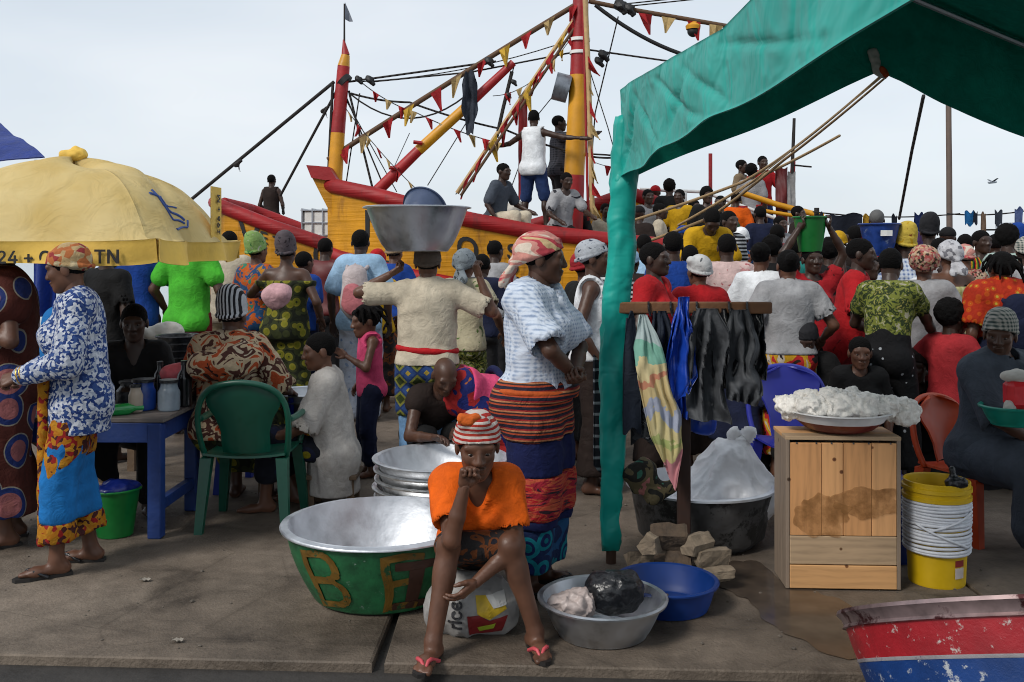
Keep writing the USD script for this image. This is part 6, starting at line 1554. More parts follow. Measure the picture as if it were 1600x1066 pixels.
def bangle(side_):
    def f(o, i):
        w, e = i['wri'][side_], i['elb'][side_]
        x = unit(w - e)
        a = unit(np.cross(x, V(0, 0, 1))); b = np.cross(x, a)
        for k in range(2):
            c = w - x * (.012 + .016 * k)
            th = np.linspace(0, 2 * math.pi, 25)
            part(o, 'bangle', tube(c + .042 * (np.cos(th)[:, None] * a + np.sin(th)[:, None] * b), .006, 6, False), GOLDM, smooth=True)
    return f
def wound(mt, q=.12, r=.185, th=.022, nm='sash', flat=1.28, tilt=0.0):
    """A cloth tied round the body."""
    def f(o, i):
        c = i['sp'](q)
        t = np.linspace(0, 2 * math.pi, 40)
        s = i['s']
        pts = c + r * s * (np.cos(t)[:, None] * i['L'] + np.sin(t)[:, None] * i['F'] / flat) + np.outer(np.cos(t) * tilt, V(0, 0, 1))
        v, fc = tube(pts, th, 8, False)
        part(o, nm, ruffle((v, fc), .004, 20), mt, smooth=True)
    return f
def both(*fs):
    def f(o, i):
        for g in fs:
            g(o, i)
    return f
def neck_line(mt, r=.012):
    def f(o, i):
        pass
    return f
def pack(mt1, mt2):
    def f(o, i):
        c = lambda q, l, b: i['sp'](q, l, -b)
        B = [cap(c(.12, 0, .21), c(.36, 0, .20), .135, .115, .04, i['F'], 1.7)]
        m = ruffle(solid(B, .016), .008, 9, 3)
        p = part(o, 'backpack', m, mt1, smooth=True)
        part(p, 'front_pocket', ruffle(solid([cap(c(.13, 0, .30), c(.22, 0, .295), .10, .09, .03, i['F'], 2.2)], .014), .006, 10, 5), mt2, smooth=True)
        part(p, 'grip', tube([c(.44, .03, .2), c(.47, 0, .2), c(.44, -.03, .2)], .01, 6), mt1)
        for sd in (1, -1):
            part(p, 'shoulder_strap', tube([c(.42, sd * .08, .17), c(.47, sd * .10, .04), c(.40, sd * .11, -.12), c(.2, sd * .14, -.10), c(.12, sd * .15, .08)], .018, 6), mt1, smooth=True)
    return f
CROSS = dict(aL=(-.10, .24, -.36), aR=(-.06, .26, -.34))
def lapels(o, i):
    sp = i['sp']
    nb, U, F, L, s = i['nb'], i['U'], i['F'], i['L'], i['s']
    for sd in (1, -1):
        path = [(-.005, -.085, .035), (.045, -.055, .03), (.080, .0, .02), (.082, .06, -.01), (.062, .115, -.055), (.035, .148, -.11), (.006, .158, -.165)]
        G = []
        for k, (l, f, u) in enumerate(path):
            w = (.030, .036, .042, .050, .058, .050, .012)[k]
            a = nb + (L * sd * l + F * f + U * u) * s
            G.append([a, a + (L * sd * .6 * w + F * .012 - U * w * .35) * s, a + (L * sd * 1.25 * w - U * w * .95 + F * .006) * s])
        part(o, 'collar', sheet(np.array(G), .006), BLUEP, smooth=True)
# --- nearest figures
o_w, oi = person('woman in orange shirt sitting on a rice sack, fist at her mouth', 742, 660, 4.30, 4, h=1.50, sit=True, pelvis=.325, lean=38, hp=-8, hy=2, size=1.56, build=.97, hs=1.12,
    feet=((.26, .40), (-.20, .49)), aR=(-.085, .225, .035), pR=(.0, .55, -1), aL=(-.16, .19, -.40), pL=(1, -.1, -.4), hands=('relax', 'fist'), thumbs=(None, (-.8, -.3, .3)), skin=1, eyes=True, sandals=plain('pink_strap', (.55, .10, .12), .5),
    knees=((.10, -1, .5), (-.10, -1, .5)), shirt=SH(ORNG, sleeve=.56, hem=-.0, v=1.0, neck=.075, off=.014), lower=SK(BLP, len=.90, off=.014, flare=.0, wr=.008), head=('wrapknot', ORW), res=.0072)
def flower(o, i):
    c = i['hc'] + i['HR'] @ (V(-.035, -.055, .135) * i['hsc'])
    part(o, 'headwrap_knot', ruffle(moved(solid([ell((0, 0, 0), (.034, .026, .024)), ell((.026, .0, .012), (.022, .02, .018), .01), ell((-.026, 0, .008), (.022, .02, .02), .01)], .006), c), .008, 40), hue('orange_knot', (.62, .16, .03)), smooth=True)
flower(o_w, oi)
b_w, bi = person('woman in faded blue checked shirt and pink headscarf standing with clasped hands', 838, 366, 4.66, 68, build=1.08, hy=18, hp=6, skin=0, aR=(-.11, .20, -.335), aL=(-.19, .21, -.33), hands=('grip', 'grip'), pR=(.55, .55, -.6), pL=(.6, .4, -.6),
    shirt=SH(BLUEP, sleeve=.74, hem=-.07, off=.028, v=.9, neck=.075, wr=.020, ws=(7, 7, 4.5)), lower=SK(TURQ, len=1.9, off=.030, flare=.004, rise=.02, ws=(9, 9, 3),
    bands=[(0, .40, STR_O, 'waist_wrapper', .058), (.40, .80, NAVW, 'navy_band', .050), (.80, 1.28, STR_R, 'red_band', .050), (1.28, 1.38, NAVW, 'navy_band', .046), (1.38, 1.90, TURQ, 'skirt', .030)]), head=('wraptail', PINKS), eyes=True, sandals=BLACK,
    extra=both(wound(STR_O, .02, .215, .026, 'waist_roll', 1.2, .015), wound(hue('orange_tuck', (.5, .12, .03)), .01, .222, .014, 'waist_tuck', 1.2, -.025), lapels))
l_w, li = person('woman in blue and white floral jacket over a sky blue dress with orange borders', 122, 384, 4.95, -68, build=1.12, hp=14, hy=-18, skin=1, aL=(-.02, .27, -.34), aR=(.0, .25, -.36), hands=('grip', 'grip'), feet=((.10, .10), (-.10, -.06)),
    shirt=SH(BW_F, sleeve=1.9, hem=-.20, loose=.05, off=.030, wr=.010), lower=SK(AZURE, len=1.72, off=.008, flare=.012, rise=-.04, panel=(OR_B, .016, [((-.02, -.05, -.40), (.07, .17, -.204)), ((-.02, -.05, -.40), (-.096, -.237, -.086))]), bands=[(0, 1.52, AZURE, 'skirt', .008), (1.52, 1.74, OR_B, 'hem_border', .012)]), head=('wrap', cloth('orange_check_headwrap', 'cells', [(.42, .16, .06), (.45, .33, .18), (.30, .05, .05), (.48, .40, .26)], 30)), eyes=True, sandals=BLACK, extra=bangle(1))
# her dress front and the loose orange panel of the wrapper
def dress_front(o, i):
    sp = i['sp']
    m = solid([cap(sp(.05, .0, .075), sp(.36, .0, .085), .105, .09, .04)], .010)
    part(o, 'dress_front', ruffle(m, .006, 9), AZURE, smooth=True)
    m = solid([cap(sp(.40, .05, .09), sp(.05, .10, .16), .026, .024, .02), cap(sp(.05, .10, .16), sp(-.75, .10, .17), .024, .022, .02)], .010)
    part(o, 'orange_border', ruffle(m, .006, 12), OR_B, smooth=True)
dress_front(l_w, li)
person('woman in brown dress with big blue and pink discs at the left edge', 8, 366, 5.38, -60, build=1.18, skin=1, aL=(.02, .2, -.18), aR=(.1, .22, .02), pR=(.8, .2, -.5), shirt=SH(BRN_D, sleeve=.2, hem=-.2, loose=.03, off=.03), lower=SK(BRN_D, len=1.72, off=.06, flare=.025), head=('wrap', DBRN), sandals=BLACK, feet=((.1, .0), (-.1, -.05)))
# --- left stall
person('man in black sitting behind the blue table, face towards the viewer', 213, 474, 6.35, 14, sit=True, h=1.70, lean=8, hp=4, skin=2, eyes=True, aL=(.02, .30, -.36), aR=(.0, .3, -.36), shirt=SH(BLKC, sleeve=1.7, hem=-.05, v=.8), lower=TR(BLKC, len=1.9), head=('short',), feet=((.12, .42), (-.12, .42)), female=False)
zw, zi = person('woman with zebra striped headwrap and batik blouse sitting in the green chair', 356, 466, 5.98, 172, sit=True, h=1.66, lean=4, hp=6, build=1.15, skin=0, aL=(.10, .30, -.30), aR=(.10, .30, -.30), shirt=SH(BATIK, sleeve=.9, hem=-.08, off=.035, wr=.014), lower=SK(WAXG, len=1.5, off=.03), head=('wraptall', ZEBRA), feet=((.12, .40), (-.12, .34)))
top('cloth_bundle', ruffle(moved(solid([ell((0, 0, .02), (.17, .12, .11)), ell((.1, .02, .06), (.12, .1, .09), .03), ell((-.13, 0, .0), (.10, .1, .09), .03)], .012), (at(352, 0, 5.80)[0], 5.80, at(0, 572, 5.8)[2])), .022, (9, 9, 9), 7, 3), BATIK, 'orange and cream batik bundle draped over the top of the green chair', 'cloth', smooth=True)
person('person in a blue shirt standing behind the yellow umbrella valance', 214, 345, 8.6, 176, skin=0, build=1.05, female=False, shirt=SH(BLUEC, sleeve=.6, hem=-.08), lower=TR(DARKG), aR=(.12, .28, -.2), aL=(.12, .2, -.2))
person('person in lime green shirt and red trousers under the umbrella edge', 296, 340, 8.5, 168, skin=0, female=False, shirt=SH(LIME, sleeve=.55, hem=-.12, loose=.02), lower=TR(MAROON, len=1.9), aR=(.14, .12, -.45), aL=(.14, .14, -.42))
person('person in dark clothes standing just behind the floral jacket woman', 165, 372, 7.4, 160, skin=2, female=False, shirt=SH(BLKC, sleeve=.6, hem=-.1), lower=TR(BLKC))
person('man in cream shirt with his back turned, left of the green headwrap', 358, 361, 10.0, 178, skin=0, female=False, build=1.08, shirt=SH(CREAM, sleeve=.6, hem=-.12, loose=.03), lower=TR(hue('khaki', (.30, .25, .17))), aR=(.1, .2, -.36), aL=(.08, .22, -.36))
person('woman in green headwrap and yellow orange print, arm on her hip', 400, 374, 9.3, 150, skin=1, shirt=SH(MULT, sleeve=.5, hem=-.1), lower=SK(MULT), head=('wraptall', GRNW), aR=(.26, .02, -.34), aL=(.1, .28, -.28))
yw, yi = person('woman in olive and yellow wax print dress with a dark braided head', 447, 374, 8.7, 172, build=1.12, skin=0, shirt=SH(WAXG, sleeve=.15, hem=-.12, off=.018, top=.40), lower=SK(WAXG, len=1.8, off=.03, flare=.015), head=('wraptall', cloth('dark_print_headwrap', 'batik', [(.04, .03, .035), (.12, .10, .11), (.05, .05, .06)], 12)), aR=(.12, .12, -.40), aL=(.22, .34, -.20), extra=both(wound(cloth('olive_sash', 'batik', [(.18, .18, .04), (.28, .26, .08), (.06, .06, .02)], 9), .06, .172, .030), wound(hue('pink_trim', (.45, .16, .18)), -.04, .192, .010)))
person('child in blue shirt peeping from behind the wax print dress', 474, 394, 9.6, 150, skin=0, shirt=SH(BLUEC, sleeve=.6), lower=TR(NAVYC), female=False)
top('bag', ruffle(moved(solid([ell((0, 0, 0), (.13, .09, .11))], .014), at(432, 462, 8.35)), .03, 8, 3), hue('pale_pink_bag', (.56, .36, .38)), 'pale pink bag at the elbow of the woman in olive wax print', 'bag', smooth=True)
person('man in pale blue shirt and washed jeans wearing a pink and white backpack', 563, 359, 9.1, 176, skin=2, female=False, build=1.02, shirt=SH(PKW, sleeve=.62, hem=-.12, loose=.02), lower=TR(ACID, len=1.95, off=.03), aR=(.10, .02, -.5), aL=(.10, .02, -.5), extra=pack(hue('white_pack', (.52, .46, .46)), hue('pink_pack', (.52, .20, .22))))
person('woman in long white shirt sitting in profile on a low stool', 522, 520, 6.15, -84, sit=True, h=1.62, lean=6, hp=6, hy=14, skin=1, build=1.0, eyes=True, aL=(.0, .34, -.34), aR=(.0, .32, -.36), shirt=SH(hue('off_white_knit', (.50, .47, .44)), sleeve=.95, hem=-.26, loose=.085, off=.034, wr=.010, ws=(12, 12, 2.5)), lower=SK(DKP, len=1.55, off=.004, rise=-.02, flare=.012), feet=((.12, .42), (-.10, .26)), head=('short',))
st2 = thing('stool', 'low dark wooden stool under the woman in the long white shirt', 'stool', (at(522, 0, 6.15)[0], 6.15, 0))
part(st2, 'seat', box((.32, .28, .03), (0, 0, .20), .006), TIMBER)
for x in (-.12, .12):
    for y in (-.1, .1):
        part(st2, 'leg', box((.04, .04, .19), (x, y, .095)), TIMBER)
person('girl in hot pink sleeveless top with short braids looking left', 578, 496, 6.95, -70, h=1.16, skin=1, build=.95, hp=10, female=False, hs=1.16, aL=(-.05, .26, -.14), aR=(.06, .08, -.46), shirt=SH(HOTP, sleeve=0, hem=-.12, loose=.02), lower=TR(NAVYC), head=('braids',), cat='girl')
cw, ci = person('woman in cream blouse seen from behind, carrying a big basin on her head', 668, 392, 6.35, 180, h=1.60, build=1.20, skin=1, aL=(.07, .02, .13), aR=(.17, .0, .11), pL=(.55, -.1, -1), pR=(.45, -.1, -1), hands=('grip', 'grip'), hp=0, shirt=SH(CREAM, sleeve=.72, hem=-.02, loose=.03, off=.032, wr=.010), lower=SK(GEOM, len=1.85, off=.02, flare=.012, rise=.0, bands=[(0, .82, GEOM, 'skirt', .026), (.82, 1.85, LBLUE, 'underskirt', .008)]), head=('wrapband', hue('brown_headband', (.13, .10, .08))), extra=wound(REDC, .075, .196, .020, 'red_sash', 1.22, .012))
hz_ = at(652, 392, 6.35)[2]
basin('aluminium_basin', 'large deep basin balanced on the head of the woman in cream', (at(652, 0, 6.33)[0], 6.33, hz_ - .005), .20, .345, .285, METAL_D, dents=.004, lip=.022, flare=.75, seed=5)
b2_ = basin('plastic_basin', 'blue grey basin tipped inside the large one carried on the head', (at(650, 0, 6.40)[0], 6.40, hz_ + .20), .10, .155, .16, plain('slate_plastic', (.06, .085, .15), .35), lip=.012, rx=-58, rz=-22)
person('woman in grey headwrap walking away behind the raised arm', 726, 392, 7.7, 166, skin=1, shirt=SH(CREAMP, sleeve=.5, hem=-.06), lower=SK(YGP), head=('wraptail', GREYW), aR=(.16, .1, -.38), aL=(.1, .2, -.3))
person('crouching man with shaved head and folded bare arms beside the basins', 668, 588, 6.5, 20, sit=True, h=1.56, pelvis=.36, lean=42, hp=12, skin=0, female=False, aL=(-.12, .28, -.22), aR=(-.02, .34, -.22), feet=((.14, .34), (-.14, .3)), shirt=SH(DBRN, sleeve=.1, hem=-.05), lower=TR(BLKC, len=1.5), head=('bald',))
person('woman in pink shirt with blue strap bent right over', 728, 560, 6.3, 112, h=1.6, pelvis=.66, lean=94, hp=30, skin=0, build=1.05, aL=(-.05, .05, -.36), aR=(.0, .05, -.36), shirt=SH(HOTP, sleeve=.65, hem=-.02), lower=SK(ORBL, len=1.7, off=.04), head=('wrap', ORBL), extra=wound(NAVW, .22, .19, .025, 'blue_strap', 1.2, .06))
person('woman in white sleeveless top and grey headwrap, in front of the tent leg', 925, 378, 6.5, 82, skin=0, aR=(.05, .06, -.46), aL=(.0, .3, -.3), shirt=SH(WHT, sleeve=0, hem=-.03), lower=SK(DBRN, len=1.85), head=('wrap', cloth('navy_white_wrap', 'batik', [(.03, .04, .07), (.40, .42, .45), (.05, .06, .10)], 16)), eyes=False)
person('person in black standing between the blue shirt woman and the tent leg', 912, 396, 7.4, 120, skin=1, shirt=SH(BLKC, sleeve=.5), lower=SK(BLKC), head=('wrap', hue('dull_red_wrap', (.35, .03, .04))))
# --- on the boats
DZ = lambda v, Y: at(0, v, Y)[2]
person('bare chested dark man standing on the left boat against the sky', 424, 273, 19.5, 168, h=1.72, z0=DZ(273, 19.5) - 1.72, skin=2, female=False, build=1.02, shirt=SH(DBRN, sleeve=0, hem=-.02, off=.012), lower=TR(BLKC, len=1.1), aL=(.0, .2, -.38), aR=(.0, .2, -.38))
person('man in white tank top and denim shorts standing on the boat with spread arms', 834, 172, 14.1, 150, h=1.74, z0=DZ(172, 14.1) - 1.74, skin=2, female=False, build=1.05, hy=25, aL=(.50, .06, -.16), aR=(.52, .10, -.10), pL=(.2, .4, -1), pR=(.2, .4, -1), shirt=SH(WHT, sleeve=.0, hem=-.14, loose=.03), lower=TR(DENM, len=1.0, off=.016), feet=((.19, .0), (-.17, .06)))
person('smiling man in grey blue shirt sitting on the boat rail, face to the right', 774, 258, 13.75, 56, sit=True, h=1.70, lean=12, skin=2, female=False, eyes=True, z0=DZ(258, 13.75) - 1.2, pelvis=.46, aR=(.10, .10, -.46), aL=(.1, .3, -.34), shirt=SH(GREYB, sleeve=.7, hem=-.06, loose=.02), lower=TR(CREAM), feet=((.12, .42), (-.12, .42)))
person('dark clothed man reaching round the mast', 872, 184, 14.75, 100, h=1.74, z0=DZ(184, 15) - 1.74, skin=2, female=False, shirt=SH(cloth('dark_check', 'plaid', [(.02, .022, .03), (.06, .065, .08), (.10, .10, .12)], 9), sleeve=.8, hem=-.12), lower=TR(DARKG), aR=(.1, .45, .02), aL=(.1, .40, .18))
person('man in grey printed shirt sitting on the boat below the mast', 876, 274, 13.9, 24, sit=True, h=1.70, lean=16, skin=2, female=False, eyes=True, z0=DZ(274, 13.9) - 1.18, pelvis=.46, aR=(.06, .26, -.36), aL=(.1, .34, -.30), shirt=SH(cloth('grey_shirt_print', 'batik', [(.30, .30, .31), (.38, .38, .39), (.04, .04, .05)], 4), sleeve=.6, hem=-.06), lower=TR(BLKC))
person('man in red shirt high on the right boat', 1191, 244, 16.5, 12, h=1.7, z0=DZ(244, 16.5) - 1.7, skin=2, female=False, shirt=SH(REDC, sleeve=.6), lower=TR(DENM), aL=(.1, .3, -.2), aR=(.1, .25, -.25))
person('man in tan shirt on the right boat, left of the red shirt', 1158, 250, 16.8, 60, h=1.7, z0=DZ(250, 16.8) - 1.7, skin=2, female=False, shirt=SH(hue('tan_shirt', (.26, .20, .13)), sleeve=.6), lower=TR(DARKG), aL=(.1, .3, -.2))
person('dark headed man between the tan and red shirts on the right boat', 1174, 258, 16.2, 150, h=1.7, z0=DZ(258, 16.2) - 1.7, skin=2, female=False, shirt=SH(GREYC, sleeve=.6), lower=TR(DARKG), head=('afro',))
person('man in black on the right boat near the white rail', 1104, 294, 14.6, 10, h=1.74, z0=DZ(294, 14.6) - 1.74, skin=2, female=False, shirt=SH(BLKC, sleeve=.6), lower=TR(BLKC), head=('afro',))
person('man in dark navy standing among red posts of the right boat', 1188, 322, 13.4, 190, h=1.7, z0=DZ(322, 13.4) - 1.7, skin=2, female=False, shirt=SH(NAVYC, sleeve=.9), lower=TR(BLKC))
for k, (u, v, Y, lab, m) in enumerate(((1012, 296, 15.0, 'man in grey under the low edge of the tent roof, on the boat', GREYC), (1046, 282, 15.4, 'man in dark shirt at the white post on the boat', BLKC), (1030, 318, 14.4, 'man in dim white shirt on the boat behind the upper guy rope', CREAM), (998, 322, 13.8, 'man in brown on the boat nearest the tent leg', DBRN), (1062, 296, 14.9, 'man in yellow vest on the boat right of the white post', GOLD), (1218, 338, 14.0, 'person in pale grey beside the hanging dark red cloth', GREYC))):
    person(lab, u, v, Y, (20, 170, 80, 150, -30, 30)[k], h=1.7, z0=DZ(v, Y) - 1.7, skin=2, female=False, shirt=SH(m, sleeve=.6), lower=TR(DARKG), head=(('short',), ('afro',), ('short',), ('cap', BLKC), ('short',), ('short',))[k])
# --- the crowd on the right
person('person in bright gold football shirt bending forward, head down', 1100, 330, 9.8, 2, h=1.72, z0=DZ(330, 9.8) - 1.60, lean=24, hp=34, skin=2, female=False, build=1.05, aL=(.12, .2, -.46), aR=(.12, .2, -.46), shirt=SH(GOLD, sleeve=.7, hem=-.1, loose=.02), lower=TR(GOLD, len=1.0))
person('man in black and white striped shirt behind the gold football shirt', 1138, 330, 10.6, 30, h=1.7, z0=DZ(330, 10.6) - 1.7, skin=2, female=False, shirt=SH(BWS, sleeve=.6), lower=TR(BLKC))
person('dark faced person in red shirt just right of the tent leg', 1020, 380, 6.7, 62, skin=2, eyes=True, build=1.1, shirt=SH(REDC, sleeve=.6, v=.7), lower=SK(DBRN), head=('short',), aR=(.08, .2, -.4))
person('man in blue shirt with his back turned behind the dark faced person', 1052, 362, 7.9, 190, skin=2, female=False, shirt=SH(BLUEC, sleeve=.9), lower=TR(NAVYC))
person('woman in silver headwrap and red shirt seen from behind at the rack', 1093, 402, 7.0, 196, skin=1, build=1.14, shirt=SH(REDC, sleeve=.6, off=.024), lower=SK(DBRN), head=('wrapside', SILV))
person('man in pink and white shirt with one arm stretched to the right', 1136, 366, 8.4, 176, skin=2, female=False, build=1.1, aR=(.50, .12, -.06), aL=(.1, .1, -.45), pR=(0, .3, -1), shirt=SH(PINKF, sleeve=.75, hem=-.12, loose=.03), lower=TR(DARKG))
person('woman in white blouse with loose dark hair behind the grey shirt', 1188, 380, 7.9, 150, skin=1, shirt=SH(WHT, sleeve=.7, loose=.03), lower=SK(BLKC), head=('bun',), aL=(.1, .2, -.4))
gw, gi = person('woman in light grey shirt and red yellow wrap with her back turned', 1232, 392, 6.9, 178, build=1.16, skin=1, shirt=SH(GREYC, sleeve=.55, hem=.0, off=.024, wr=.010), lower=SK(RYW, len=1.75, off=.02, rise=.02), head=('bun',), aL=(.16, .08, -.42), aR=(.12, .16, -.36))
person('person in red print top holding the green bucket up on the head', 1268, 398, 7.85, 6, h=1.60, skin=2, eyes=True, aL=(-.02, .06, .47), aR=(-.02, .06, .47), pL=(1, .1, .0), pR=(1, .1, 0), hands=('grip', 'grip'), shirt=SH(cloth('red_black_print', 'batik', [(.03, .015, .015), (.40, .02, .03), (.05, .02, .02)], 9), sleeve=.3), lower=SK(BLP), head=('short',))
gbk = thing('bucket', 'green bucket held up on a head among the crowd', 'bucket', (at(1266, 0, 7.85)[0], 7.85, at(0, 394, 7.85)[2]))
part(gbk, 'body', vessel(.088, .128, .27, .004, .010, 1, 40), plain('green_bucket_plastic', (0, 0, 0)), smooth=40)
person('man in plain red shirt turned right, left of the blue tub', 1324, 372, 7.3, 66, skin=2, female=False, build=1.05, lean=8, aR=(.06, .24, -.38), aL=(.1, .38, -.26), shirt=SH(REDC, sleeve=.75, hem=-.16, loose=.03), lower=TR(MAROON))
person('person in red and blue behind the plain red shirt', 1352, 398, 8.2, 40, skin=2, shirt=SH(ORBL, sleeve=.6), lower=SK(ORBL))
person('person in white shirt carrying the blue tub on the head', 1376, 404, 8.6, 172, h=1.5, skin=2, aL=(.2, .0, .30), aR=(.2, 0, .30), shirt=SH(WHT, sleeve=.6), lower=SK(NAVYC))
btb = thing('tub', 'speckled blue plastic tub carried on a head in the crowd', 'tub', (at(1374, 0, 8.6)[0], 8.6, at(0, 400, 8.6)[2]))
part(btb, 'body', vessel(.10, .165, .27, .004, .014, .8, 40), plain('speckled_blue_plastic', (.014, .055, .22), .4, var=.6, vscale=16, dirt=((.20, .24, .34), 12, .6)), smooth=40)
part(btb, 'label_print', sheet(np.array([[V(-.05, -.163, .17), V(-.05, -.168, .22)], [V(0, -.170, .17), V(0, -.175, .22)], [V(.05, -.163, .17), V(.05, -.168, .22)]]), .002), WHITE)
person('man with grey cropped hair and red collar beyond the blue tub', 1370, 328, 11.0, 160, h=1.7, z0=DZ(328, 11) - 1.7, skin=2, female=False, shirt=SH(REDC), lower=TR(DARKG), head=('short', plain('grey_hair', (.12, .12, .12), .8)))
person('big woman with green and cream collar reaching right in a spotted black skirt', 1386, 386, 6.6, 150, build=1.02, skin=2, lean=10, hp=10, aL=(.06, .36, -.30), aR=(.10, .40, -.34), shirt=SH(YGP, sleeve=.5, hem=.13, off=.022), lower=SK(SPOT, len=1.8, off=.02, flare=.03, rise=.16), head=('short',))
person('woman in yellow headwrap and blue white plaid shirt', 1414, 360, 8.6, 188, skin=2, shirt=SH(PLAID, sleeve=.7, hem=-.1, loose=.02), lower=SK(BLKC), head=('wraptall', YELW))
person('woman in rosy flowered bonnet and grey shirt reaching to the right', 1444, 392, 7.25, 158, skin=1, build=1.05, shirt=SH(GREYC, sleeve=.6), lower=SK(BLKC), head=('wrapbonnet', FLOR), aR=(.12, .3, -.34), aL=(.1, .3, -.34))
person('tall woman in dark folded headwrap behind the flowered bonnet', 1452, 344, 9.8, 170, h=1.78, z0=.08, skin=2, shirt=SH(BLKC), lower=SK(BLKC), head=('wraptall', hue('black_wrap', (.03, .03, .035))))
person('woman in dotted white headwrap and pale green cloth seen from behind', 1484, 378, 7.9, 182, build=1.06, skin=1, shirt=SH(GSTR, sleeve=.25, hem=-.1, off=.02, loose=.03, top=.40), lower=SK(GSTR), head=('wraptail', WHW))
person('person in white shirt bending left beside the pale green cloth', 1536, 405, 8.7, -72, h=1.62, lean=40, hp=-8, skin=2, shirt=SH(WHT, sleeve=.6, off=.024), lower=SK(BLKC), head=('short',), aL=(.0, .2, -.4))
person('man in red yellow green striped shirt in the far crowd', 1532, 360, 9.9, 14, skin=2, female=False, shirt=SH(KENTE, sleeve=.6), lower=TR(DARKG))
person('woman in orange yellow print dress with a navy strap, back turned', 1566, 396, 6.7, 186, build=1.2, skin=1, shirt=SH(ORP, sleeve=.6, off=.026), lower=SK(NAVYC, off=.05), head=('braids',), extra=pack(NAVYC, NAVYC))
person('man in pale green and white shirt near the right edge of the far crowd', 1574, 354, 9.2, 120, skin=2, female=False, shirt=SH(hue('pale_mint', (.40, .50, .46)), sleeve=.6), lower=TR(DARKG), head=('afro',))
person('man in black holding a dark bag behind the striped shirt', 1508, 366, 10.4, 150, skin=2, female=False, shirt=SH(BLKC, sleeve=.9), lower=TR(BLKC))
person('man with square cap in the far crowd beside the tall pole', 1481, 355, 10.8, 170, skin=2, female=False, shirt=SH(DARKG), lower=TR(DARKG), head=('cap', BLKC))
sg, si = person('woman in slate grey dress and checked headwrap sitting with hand on chin', 1548, 502, 5.42, 28, sit=True, h=1.64, pelvis=.50, lean=6, hp=8, hy=-58, build=1.36, skin=0, eyes=True, aL=(-.10, .20, .02), pL=(.7, -.1, -1), aR=(-.16, .26, -.36), pR=(.9, .3, -.5), hands=('fist', 'relax'), feet=((.14, .45), (-.16, .42)), shirt=SH(GREYB, sleeve=.95, hem=-.1, off=.034, wr=.011), lower=SK(GREYB, len=1.7, off=.03), head=('wrapband', CHKW))
person('girl in red top with big dark hair, left of the checked headwrap', 1484, 492, 6.7, 120, sit=True, h=1.55, pelvis=.52, skin=2, shirt=SH(hue('coral_top', (.48, .05, .06)), sleeve=.3), lower=SK(BLKC), head=('afro',), aR=(.1, .3, -.3), aL=(.2, .2, -.25))
person('person in black bending over behind the violet chair', 1262, 500, 7.1, -20, sit=True, h=1.66, lean=22, hp=14, skin=2, eyes=True, shirt=SH(BLKC, sleeve=1.6), lower=SK(BLKC), head=('wrap', hue('black_wrap', (0, 0, 0))), aR=(.0, .3, -.3), aL=(.1, .3, -.3))
person('child in green collared dark top crouching right of the violet chair', 1340, 528, 6.5, -10, sit=True, h=1.35, lean=10, skin=1, eyes=True, shirt=SH(BLKC, sleeve=.6), lower=SK(NAVYC), head=('short',), feet=((.1, .32), (-.1, .32)))
person('person in dark shawl sitting between the red shirt man and the spotted skirt', 1312, 540, 7.4, 30, sit=True, h=1.66, lean=14, skin=2, shirt=SH(BLKC, sleeve=1.5), lower=SK(BLKC), head=('short',))
person('man in black standing in the shade behind the green bucket carrier', 1296, 376, 9.2, 170, skin=2, female=False, shirt=SH(BLKC), lower=TR(BLKC), head=('afro',))
person('man in dark clothes behind the silver headwrap', 1078, 384, 9.0, 170, skin=2, female=False, shirt=SH(DARKG), lower=TR(DARKG))
person('woman in brown print behind the rack at the tent leg', 985, 392, 9.2, 150, skin=2, shirt=SH(DBRN), lower=SK(BLP), head=('wrap', PKW))
person('person in dark top behind the white blouse', 1206, 372, 9.4, 160, skin=2, shirt=SH(BLKC), lower=SK(BLKC), head=('afro',))
person('woman in dark red cloth in the shade between the trays and the orange dress', 1500, 440, 7.9, 150, skin=2, shirt=SH(hue('dark_red_cloth', (.16, .012, .015))), lower=SK(BLKC), head=('short',))
person('person in grey at the far right edge behind the orange print dress', 1604, 372, 8.4, 170, skin=2, shirt=SH(GREYC), lower=SK(BLKC), head=('wrap', CHKW))
person('person in black sitting deep in the shade behind the woman in slate grey', 1590, 470, 6.6, 60, sit=True, h=1.66, skin=2, shirt=SH(BLKC, sleeve=1.2), lower=SK(BLKC), head=('wrap', CHKW))

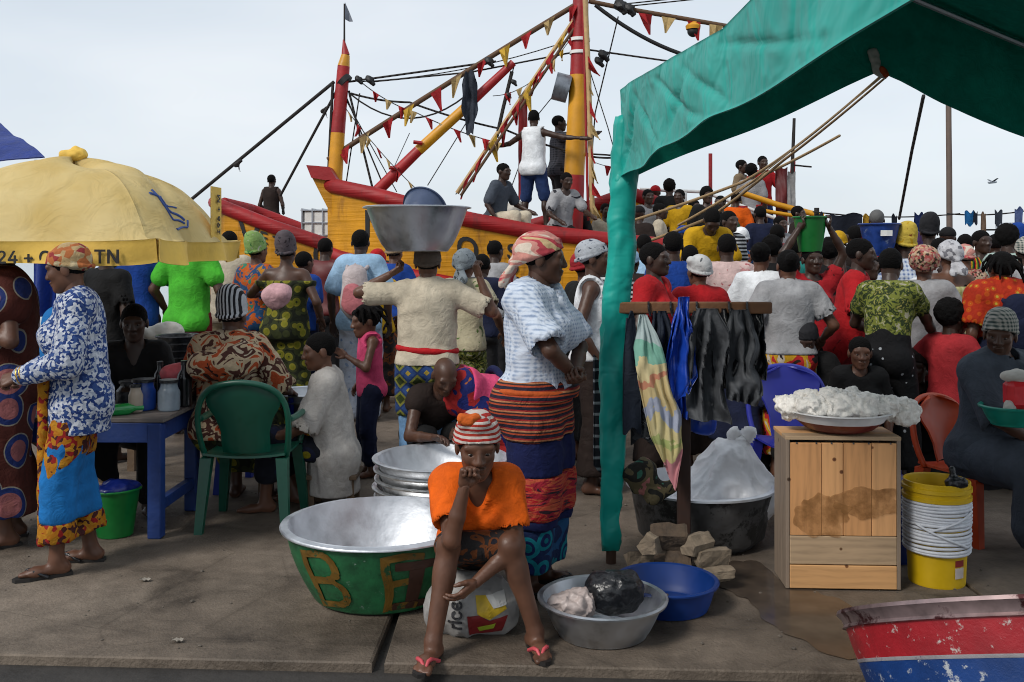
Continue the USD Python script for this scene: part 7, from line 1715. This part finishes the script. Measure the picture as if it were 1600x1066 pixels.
# --- the rest of the throng
more = [
 ('man in faded maroon shirt far back, just left of the backpack man', 506, 372, 10.6, 170, DKRED, 'm', ('short',)), ('woman with tan headwrap between the backpack man and the carried basin', 612, 378, 10.2, 160, BLUEC, 'w', ('wrap', hue('tan_wrap', (.30, .22, .14)))),
 ('man in grey shirt far behind the raised right arm of the basin carrier', 770, 376, 10.4, 150, GREYC, 'm', ('short',)), ('woman in red headwrap deep behind the pink girl', 590, 402, 9.6, 190, GOLD, 'w', ('wraptall', REDC)),
 ('person in navy behind the grey headwrap at the boat side', 752, 398, 9.0, 170, NAVYC, 'm', ('short',)), ('woman with orange wrap between the umbrella valance and the cream shirt man', 336, 384, 10.8, 170, ORBL, 'w', ('wrap', ORW)),
 ('man in sky blue shirt far back beside the tent leg', 1006, 366, 10.4, 168, PKW, 'm', ('short',)), ('man in dull green shirt behind the gold football shirt', 1068, 352, 11.2, 175, hue('dull_green', (.06, .12, .05)), 'm', ('cap', BLUEC)),
 ('woman in white headwrap far behind the pink and white shirt', 1160, 356, 11.0, 185, MULT, 'w', ('wrap', WHT)), ('man in black vest behind the hanging dark red cloth', 1214, 350, 11.4, 160, BLKC, 'm', ('short',)),
 ('woman in teal top behind the left arm of the bucket carrier', 1238, 372, 9.8, 150, TEALC, 'w', ('short',)), ('woman in mustard wrap below the navy blanket', 1312, 362, 10.6, 175, DBRN, 'w', ('wrap', GOLD)),
 ('man in white shirt between the navy blanket and the blue tub', 1338, 352, 11.0, 185, WHT, 'm', ('short',)), ('woman in violet wrap right of the blue tub', 1428, 372, 10.2, 165, BLKC, 'w', ('wraptall', hue('violet_wrap', (.12, .06, .20)))),
 ('man in grey vest between the dark folded headwrap and the tall pole', 1470, 372, 9.4, 175, GREYC, 'm', ('short',)), ('woman in red and cream wrap left of the striped shirt', 1512, 384, 9.2, 185, FLOR, 'w', ('wrap', PINKS)),
 ('man in orange vest far back near the end of the clothes line', 1556, 366, 10.6, 165, ORNG, 'm', ('short',)), ('woman with blue wrap at the right end of the far row', 1592, 360, 10.0, 180, BLUEC, 'w', ('wraptall', BLUEC)),
 ('seated woman in dark blue in the shade below the silver headwrap', 1150, 505, 6.9, 160, NAVYC, 's', ('wrap', BLKC)), ('seated person in brown below the collar print woman', 1376, 560, 7.3, 20, DBRN, 's', ('short',)),
 ('seated woman in black under the tray stand', 1436, 545, 7.0, -30, BLKC, 's', ('wrap', DBRN)), ('woman in wine red between the grey shirt and the red print top', 1288, 430, 8.6, 160, hue('dark_red_cloth', (0, 0, 0)), 'w', ('short',)),
 ('man in dim striped shirt behind the tent leg and the white sleeveless top', 950, 384, 8.6, 170, BWS, 'm', ('short',)), ('boy in yellow shirt behind the blue shirt with turned back', 1036, 402, 9.4, 170, GOLD, 'm', ('short',))]
for lab, u, v, Y, yw_, mt, kd, hd in more:
    if kd == 's':
        person(lab, u, v, Y, yw_, sit=True, lean=12, skin=2, shirt=SH(mt, sleeve=.9), lower=SK(BLKC), head=hd)
    else:
        person(lab, u, v, Y, yw_, skin=2 if kd == 'm' else 1, female=kd == 'w', shirt=SH(mt, sleeve=.6), lower=TR(DARKG) if kd == 'm' else SK(BLP), head=hd, lean=2 if kd == 'm' else 4, hp=5, aR=(.1, .22, -.36), aL=(.08, .1, -.46))
deck = [('man in red cap on the boat deck left of the white post', 1024, 290, 15.8, REDC, ('cap', REDC)), ('man in faded blue on the boat deck behind the lower guy rope', 1084, 312, 15.0, PKW, ('short',)), ('man in white on the boat deck under the tent edge', 1040, 306, 15.5, WHT, ('short',)), ('man in dark green on the deck right of the man in black', 1126, 306, 15.2, hue('dull_green', (0, 0, 0)), ('short',)),
        ('man in orange vest on the boat deck beside the red post', 1150, 300, 15.6, ORNG, ('short',)), ('man in brown shirt at the foot of the thin mast', 1246, 322, 14.8, DBRN, ('short',)), ('man in pale shirt beside the pale pole, below the mast', 946, 318, 15.2, CREAM, ('short',)), ('man in dark shirt squatting right of the mast foot', 908, 312, 14.6, BLKC, ('short',))]
for k, (lab, u, v, Y, mt, hd) in enumerate(deck):
    person(lab, u, v, Y, (160, 30, 100, -40, 170, 60, 20, -70)[k], h=1.7, z0=DZ(v, Y) - 1.7, skin=2, female=False, shirt=SH(mt, sleeve=.6), lower=TR(DARKG), head=hd, aL=(.1, .25, -.3))
